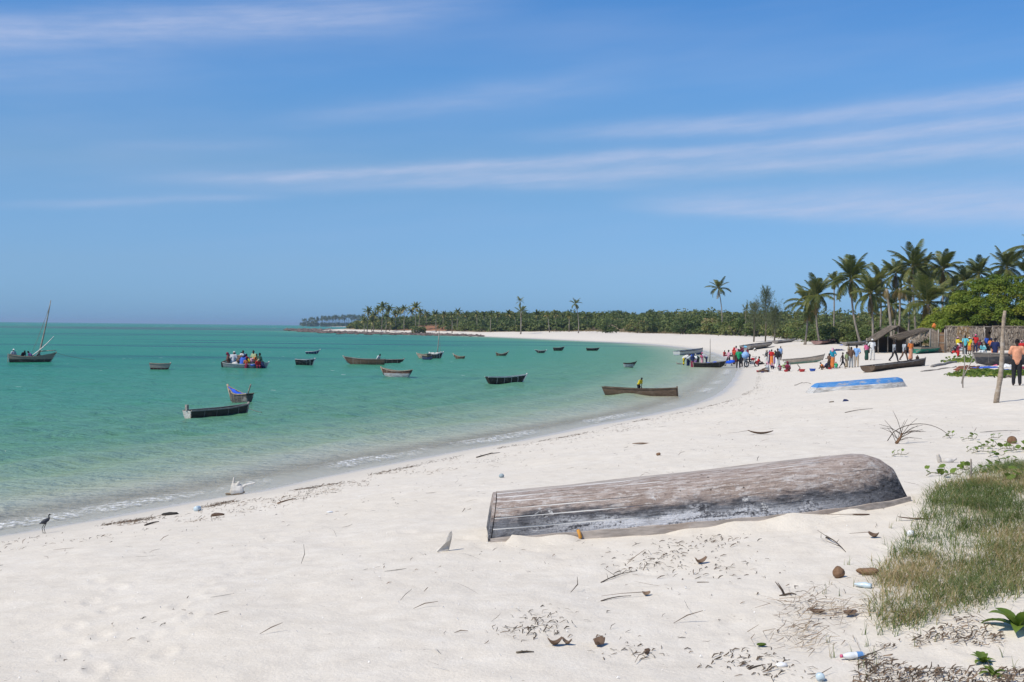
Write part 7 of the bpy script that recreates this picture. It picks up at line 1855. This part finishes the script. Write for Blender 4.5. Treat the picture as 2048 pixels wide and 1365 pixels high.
leaf_bit('dry_leaf', 'pinkish upright leaf near the bottom edge', 1290, 1308, .08, .02, .03, 1.2, 7, .9, .25, group=GL); leaf_bit('dry_leaf', 'yellow green leaf on the sand near the bottle', 1523, 1294, .07, .022, .01, .1, 8, 0, 0, mat='creeper', group=GL); leaf_bit('dry_leaf', 'light brown palm scrap in front of the big boat bow', 1722, 1032, .20, .018, .01, .05, 9, 0, .3, group=GL); leaf_bit('dry_leaf', 'long straw coloured palm scrap by the grass', 1835, 1040, .42, .014, .02, -.12, 10, group=GL)
leaf_bit('dry_leaf', 'big torn brown leaf beside the dead creeper', 1700, 1232, .12, .035, .03, .3, 12, .2, .1, group=GL); leaf_bit('dry_leaf', 'brown leaf under the straw tangle', 1635, 1228, .12, .03, .02, -.1, 13, .1, .05, group=GL)
leaf_bit('palm_spathe', 'curved brown palm spathe lying on open sand right of the middle', 1521, 869, .62, .055, .08, -.05, 14, 0, .5, 'palm spathe'); leaf_bit('palm_spathe', 'curved dark palm spathe lying beyond the big boat', 1285, 889, .50, .035, .0, .0, 15, .2, 0, 'palm spathe')
p = ground(889, 1104); mb = MB(); mb.V = [(-.085, 0, 0), (.05, .02, -.015), (.04, .03, .06), (.06, 0, .13), (.085, .01, .20), (.075, .01, .235), (.045, 0, .20), (.01, 0, .10), (-.09, .03, .015), (.045, .06, .0), (.075, .03, .13)]; mb.F = [(0, 1, 2, 7), (7, 2, 3, 6), (6, 3, 4, 5), (0, 7, 8), (1, 9, 10, 3, 2), (3, 10, 4)]
o = mb.build('palm_stub', M['driftwood'], None, False); o.location = p; o.modifiers.new('s', 'SOLIDIFY').thickness = .02; tag(o, 'pale dry palm stub sticking up left of the big boat', 'palm stub')
GH = 'coconut remains near the grass'
bit('coconut_husk', 'round brown coconut husk near the grass edge', 'coconut', 1676, 1155, [lumpy((.062, .055, .050), 1)], M['husk'], .3, .045, GH); bit('coconut_husk', 'long reddish coconut husk at the tip of the grass', 'coconut', 1737, 1150, [lumpy((.10, .05, .036), 2)], M['husk'], -.15, .03, GH)
hb = [(.001, .03), (.05, .035), (.085, .07), (.095, .12), (.082, .12), (.07, .075), (.04, .05), (.001, .045)]; o = bit('coconut_half', 'hollow coconut half among the creepers', 'coconut', 2025, 889, [lathe(hb, 14)], M['husk'], 0, .04, GH); o.rotation_euler = (R(-70), R(60), 0)
bit('driftwood_piece', 'pale forked driftwood lump behind the boat bow', 'driftwood', 1893, 926, [lumpy((.15, .05, .045), 5), cone((-.12, 0, .0), (-.15, 0, .10), .04, .03, 8), cone((.08, 0, 0), (.17, .02, .04), .03, .02, 8)], M['driftwood'], 0, .03)
mb_s = [tube([(0, 0, -.05), (.0, .0, .12), (-.005, .0, .26)], [.014, .013, .011], 7)]; bit('small_stake', 'little stake standing at the edge of the grass', 'stake', 1942, 958, mb_s, M['pole'])
# the dead flower stalk of a palm with its long thin stems
p = ground(1797, 888); root = empty('dead_palm_flower_stalk', p); tag(root, 'dead palm flower stalk with thin radiating stems on open sand', 'palm stalk'); rs = random.Random(4)
MB().tube([(-.05, 0, 0), (.02, 0, .10), (.08, 0, .22)], [.035, .028, .015], 7).build('stalk', M['husk'], root)
for k in range(17):
    t = rs.random(); b0 = Vector((-.05 + .13 * t, 0, .22 * t)); a = rs.uniform(-.2, PI + .2); L = rs.uniform(.35, .62); e = b0 + Vector((math.cos(a) * L, rs.uniform(-.2, .2), abs(math.sin(a)) * L * .8 + .01)); MB().tube([b0, b0.lerp(e, .5) + Vector((0, 0, .05)), e], [.006, .005, .003], 4).build('stem', M['twig'], root)
mp_ = Vector((0, 0, 0)); pts = []
for i in range(13): t = i / 12; q = at(1775 + 130 * t, 882 - 34 * math.sin(PI * min(1, t * 1.02)) ** .55, p.y + .3) - p; pts.append(q)
MB().tube(pts, [.009 - .004 * i / 12 for i in range(13)], 5).build('arching_stem', M['twig'], root)
GT = 'twigs and sticks on the near sand'
def stick(label, a, b, r, bow=.02, mat='twig', name='stick', forks=0, seed=0):
    A_ = ground(*a); B_ = ground(*b); A_.z += r * .5; B_.z += r * .5; rs = random.Random(seed); L = (B_ - A_).length; pts = [A_.lerp(B_, t) + Vector((0, bow * L * math.sin(PI * t * 1.3), bow * L * abs(math.sin(PI * t)) * .8)) for t in (0, .2, .4, .6, .8, 1)]
    mb = MB().tube(pts, [r, r * .9, r * .8, r * .7, r * .55, r * .35], 6)
    for k in range(forks): q = pts[1 + k % 4]; mb.tube([q, q + Vector((rs.uniform(-.1, .1), rs.uniform(-.08, .08), rs.uniform(.01, .06))) * L * 2], [r * .5, r * .2], 5)
    return tag(mb.build(name, M[mat]), label, 'stick', GT)
stick('twig with side shoots right of the big boat middle', (1652, 1076), (1690, 1104), .008, .05, forks=4, seed=1); stick('long bent twig left of the leaf chips', (1202, 1166), (1272, 1142), .006, .03, forks=5, seed=2); stick('thin stick with a thick end on bare sand', (1202, 1203), (1262, 1192), .006, .03, seed=3); stick('dark thick twig at the lower right', (1498, 1340), (1524, 1331), .008, .02, forks=1, seed=4)
stick('grey chip of wood right of the chips', (1394, 1167), (1418, 1166), .010, .01, 'pole'); stick('dark bark strip at the bottom left of the leaves', (1033, 1307), (1068, 1305), .010, .03, 'bark', forks=3, seed=6); stick('brown stick on the wrack line left of the middle', (555, 1008), (592, 998), .014, .02, 'husk', forks=1, seed=7); stick('dark stick near the heron', (290, 1052), (318, 1044), .016, .02, forks=2, seed=8)
stick('long dark stick on the wrack line at the water bend', (953, 916), (1000, 906), .018, .02, forks=2, seed=9); stick('thin stick lying far out on the sand', (1690, 826), (1745, 818), .012, .02, seed=10); stick('long reed lying near the creepers', (1960, 866), (2040, 862), .010, .01, 'pole', seed=11); stick('thin twig left of the dry stub', (340, 1222), (372, 1221), .006, .02, forks=2, seed=12)
p = ground(1570, 1192); root = empty('forked_twig', p); tag(root, 'dark forked twig standing up from the sand', 'twig'); MB().tube([(0, 0, 0), (-.03, 0, .05), (-.085, .01, .12)], [.009, .007, .003], 6).build('prong', M['twig'], root); MB().tube([(0, 0, 0), (-.02, .01, .05), (-.06, .02, .11)], [.008, .006, .003], 6).build('prong', M['twig'], root); MB().tube([(-.05, 0, 0), (0, 0, .012), (.06, .01, .022), (.10, 0, .015)], [.005, .009, .007, .003], 6).build('root_end', M['twig'], root)
# plastic bottles
def glass(name, c, rough=.08, al=.35):
    m, n, b = material(name, c, rough, .5); b.inputs['Transmission Weight'].default_value = .75; b.inputs['IOR'].default_value = 1.2; return m
def bottle(label, px, py, L, r, body, cap, band_, rz, crush=0.0):
    p = ground(px, py); root = empty('plastic_bottle', (p.x, p.y, p.z + r * .85)); root.rotation_euler = (0, R(90), rz); tag(root, label, 'bottle', 'plastic bottles on the sand')
    pr = [(.001, -L / 2), (r * .85, -L / 2), (r, -L / 2 + .012), (r, -L * .10), (r * .92, -L * .06), (r, L * .0), (r * .98, L * .18), (r * .55, L * .36), (r * .34, L * .42), (r * .34, L * .5)]
    V, Fc = lathe(pr, 20); V = [(v[0] * (1 - crush * (.5 + .5 * math.sin(v[2] * 60))), v[1], v[2]) for v in V]; MB().add((V, Fc)).build('bottle_body', body, root)
    if band_: MB().add(lathe([(r * 1.015, -L * .42), (r * 1.015, -L * .16)], 20)).build('label_band', band_, root)
    if cap: MB().add(lathe([(.001, L * .44), (r * .42, L * .44), (r * .42, L * .53), (.001, L * .53)], 14)).build('bottle_cap', cap, root)
    return root
CL = material('cloudy_plastic', (.72, .73, .72), .3, .5)[0]; BL = material('bluish_plastic', (.52, .62, .66), .3, .5)[0]
bp_ = ground(1705, 1318); bl_ = 48 * bp_.y / FOC
bottle('clear plastic bottle with blue band and pink cap at the lower right', 1705, 1319, bl_, bl_ * .17, CL, PL['pink'], plastic('label_blue', (.12, .26, .50)), R(187), .12)
bottle('crushed pale blue bottle at the edge of the grass', 1726, 1176, .15, .030, BL, None, None, R(150), .35); bottle('pale bottle end half buried near the big boat bow', 1822, 1072, .10, .035, CL, None, None, R(60), .3); bottle('blue tinted bottle standing on the wrack line', 396, 1022, .20, .05, BL, None, None, R(80), .05); bottle('pale bottle piece at the bottom edge', 1640, 1360, .09, .03, BL, None, None, R(80), .3)
bit('white_shell', 'white shell half on the sand near the bottom edge', 'shell', 1563, 1334, [lumpy((.045, .03, .02), 8, 12, 8, .05)], M['shell'] if False else material('shell_white', (.78, .77, .74), .5)[0], .2, .012)
bit('plastic_scrap', 'small white plastic scrap on the bare sand at the left', 'plastic', 660, 1026, [lumpy((.05, .03, .015), 9)], material('white_scrap', (.75, .76, .76), .6)[0], .4, .01); bit('plastic_float', 'grey blue float left of the big boat', 'float', 1003, 956, [ball((0, 0, 0), (.05, .05, .045), 12, 8)], material('grey_float', (.30, .36, .38), .6)[0], 0, .035); bit('brown_shell', 'brown shell beyond the big boat', 'shell', 1317, 912, [lumpy((.05, .04, .035), 11)], M['husk'], .3, .03)
bit('weed_clump', 'black clump of weed between heron and driftwood', 'weed', 343, 1030, [lumpy((.16, .07, .03), 12, 12, 6, .3)], material('black_weed', (.025, .022, .018), .8)[0], .1, .015); bit('weed_clump', 'brown clump of weed on the wrack line below the driftwood', 'weed', 436, 1032, [lumpy((.12, .05, .03), 13, 12, 6, .3)], material('brown_weed', (.09, .055, .035), .8)[0], .1, .015)
bit('blue_rag', 'small dark blue rag on the sand before the blue boat', 'rag', 1691, 803, [lumpy((.11, .06, .05), 14, 10, 6, .3)], cloth(C['navy']), .1, .02); bit('dark_scrap', 'small black scrap on the sand left of the blue rag', 'scrap', 1664, 805, [lumpy((.09, .05, .03), 15, 10, 6, .3)], M['bark'], .1, .01)
# bleached stump on the water line
p = ground(473, 990); root = empty('driftwood_stump', p); tag(root, 'bleached white driftwood stump with upright prongs at the water line', 'driftwood')
sc = p.y / FOC; W3 = lambda x, y, z: (x * sc, y * sc, z * sc)
def rem(shapes, vox, name, mat, parent, sm=3):
    mb = MB()
    for s in shapes: mb.add(s)
    o = mb.build(name, mat, parent); md = o.modifiers.new('r', 'REMESH'); md.mode = 'VOXEL'; md.voxel_size = vox; md.use_smooth_shade = True; ms = o.modifiers.new('s', 'SMOOTH'); ms.iterations = sm; return o
rem([([(v[0], v[1], v[2] + 11 * sc) for v in lumpy((14 * sc, 9 * sc, 12 * sc), 21, 14, 10, .2)[0]], lumpy((14 * sc, 9 * sc, 12 * sc), 21, 14, 10, .2)[1]), cone(W3(-8, 0, 15), W3(-6, 0, 27), 4 * sc, 2.4 * sc), cone(W3(-6, 0, 27), W3(-5.5, 0, 34), 2.2 * sc, 1.6 * sc), cone(W3(6, 0, 10), W3(18, 0, 20), 4 * sc, 2.6 * sc), cone(W3(18, 0, 20), W3(36, 2, 24), 2.4 * sc, 1.4 * sc), cone(W3(2, -2, 20), W3(5, -3, 25), 4 * sc, 3 * sc)], .010, 'stump', bark_material('sunbleached_wood', (.46, .42, .36), (.72, .69, .63)), root)
rem([cone(W3(-20, -3, 2), W3(4, -5, 2), 2.2 * sc, 3 * sc), cone(W3(4, -5, 2), W3(16, -2, 6), 3 * sc, 2 * sc)], .010, 'root_end', material('brown_root', (.20, .15, .10), .9)[0], root)
# the heron
p = ground(91, 1067); hs = 39 * p.y / FOC; root = empty('heron', p, R(18)); tag(root, 'dark heron stepping along the water line', 'bird')
FEA = material('slate_feather', (.030, .034, .045), .6, .3)[0]; LEG = material('heron_leg', (.055, .055, .035), .6)[0]; S_ = lambda x, y, z: (x * hs, y * hs, z * hs)
bodyshape = [([(v[0] * math.cos(.42) - (v[2]) * math.sin(-.42) * -1 * 0 + v[0] * 0 - 0.0 * v[2] + 0, v[1], v[2] + .38 * v[0]) for v in ball((0, 0, 0), (.225 * hs, .115 * hs, .125 * hs), 16, 12)[0]], ball((0, 0, 0), (.225 * hs, .115 * hs, .125 * hs), 16, 12)[1])]
bodyshape = [([(v[0] - .02 * hs, v[1], v[2] + .63 * hs) for v in bodyshape[0][0]], bodyshape[0][1]), cone(S_(-.12, 0, .60), S_(-.30, 0, .49), .085 * hs, .02 * hs), cone(S_(.12, 0, .70), S_(.165, 0, .80), .085 * hs, .045 * hs), cone(S_(.165, 0, .80), S_(.15, 0, .90), .036 * hs, .032 * hs), cone(S_(.15, 0, .90), S_(.18, 0, .955), .032 * hs, .036 * hs), ball(S_(.195, 0, .962), (.058 * hs, .038 * hs, .040 * hs), 10, 8), cone(S_(-.02, .05, .54), S_(-.04, .05, .46), .05 * hs, .02 * hs), cone(S_(.02, -.05, .56), S_(.02, -.05, .47), .05 * hs, .02 * hs)]
rem(bodyshape, .0065, 'body', FEA, root, 2)
MB().add(cone(S_(.22, 0, .958), S_(.315, 0, .94), .018 * hs, .005 * hs)).build('bill', LEG, root)
for x, y, kx, fx in ((.02, -.05, -.07, -.005), (-.05, .06, -.17, -.12)):
    MB().add(cone(S_(x, y, .50), S_(kx, y, .27), .020 * hs, .017 * hs, 7)).add(cone(S_(kx, y, .27), S_(fx, y, .012), .016 * hs, .012 * hs, 7)).add(cone(S_(fx, y, .012), S_(fx + .09, y, .006), .010 * hs, .006 * hs, 6)).add(cone(S_(fx, y, .012), S_(fx + .06, y - .05, .006), .010 * hs, .006 * hs, 6)).add(cone(S_(fx, y, .012), S_(fx + .06, y + .05, .006), .010 * hs, .006 * hs, 6)).add(cone(S_(fx, y, .012), S_(fx - .05, y, .006), .009 * hs, .005 * hs, 6)).build('leg', LEG, root)
# sand banked against the near rail of the big boat
V = []; n = 60
for i in range(n):
    t = i / (n - 1); q = upt(t, -1); w = UPB.matrix_basis @ q if False else Matrix.LocRotScale(UPB.location, UPB.rotation_euler, None) @ q
    hgt = .085 * max(0, math.sin(t * 9.5 + .8)) * (1 if .05 < t < .97 else 0) + .10 * math.exp(-((t - .52) / .10) ** 2) + .05 * math.exp(-((t - .66) / .05) ** 2) + .02 * math.sin(t * 47)
    for k, (dy, f) in enumerate(((-.02, 1.0), (-.10, .95), (-.22, .62), (-.38, .25), (-.60, -.05), (-.8, -.25))):
        x = w.x + (.02 * math.sin(i * 1.3 + k)); y = w.y + dy; V.append((x, y, hz(x, y) - .02 + max(0, hgt) * f))
mb = MB(); mb.V = V; mb.F = [(i * 6 + k, i * 6 + k + 1, (i + 1) * 6 + k + 1, (i + 1) * 6 + k) for i in range(n - 1) for k in range(5)]
o = mb.build('sand_drift', beach.data.materials[0]); fattr(o.data, 'shore', [20.0] * len(V)); fattr(o.data, 'soil', [0.0] * len(V)); fattr(o.data, 'red', [0.0] * len(V)); tag(o, kind='structure')

# ------------------------------------------------------------------ the air over the bay
HAZE = 0.00011
hb = MB().box((0, 6000, 13.5), (62000, 62000, 38)).build('haze', None, None, False)
hm_ = bpy.data.materials.new('haze'); hm_.use_nodes = True; hn = hm_.node_tree; hn.nodes.clear()
pv = hn.nodes.new('ShaderNodeVolumePrincipled'); pv.inputs['Color'].default_value = (.58, .78, .98, 1); pv.inputs['Density'].default_value = HAZE; pv.inputs['Anisotropy'].default_value = .2
ho = hn.nodes.new('ShaderNodeOutputMaterial'); hn.links.new(pv.outputs[0], ho.inputs['Volume'])
hb.data.materials.clear(); hb.data.materials.append(hm_); tag(hb, kind='stuff')
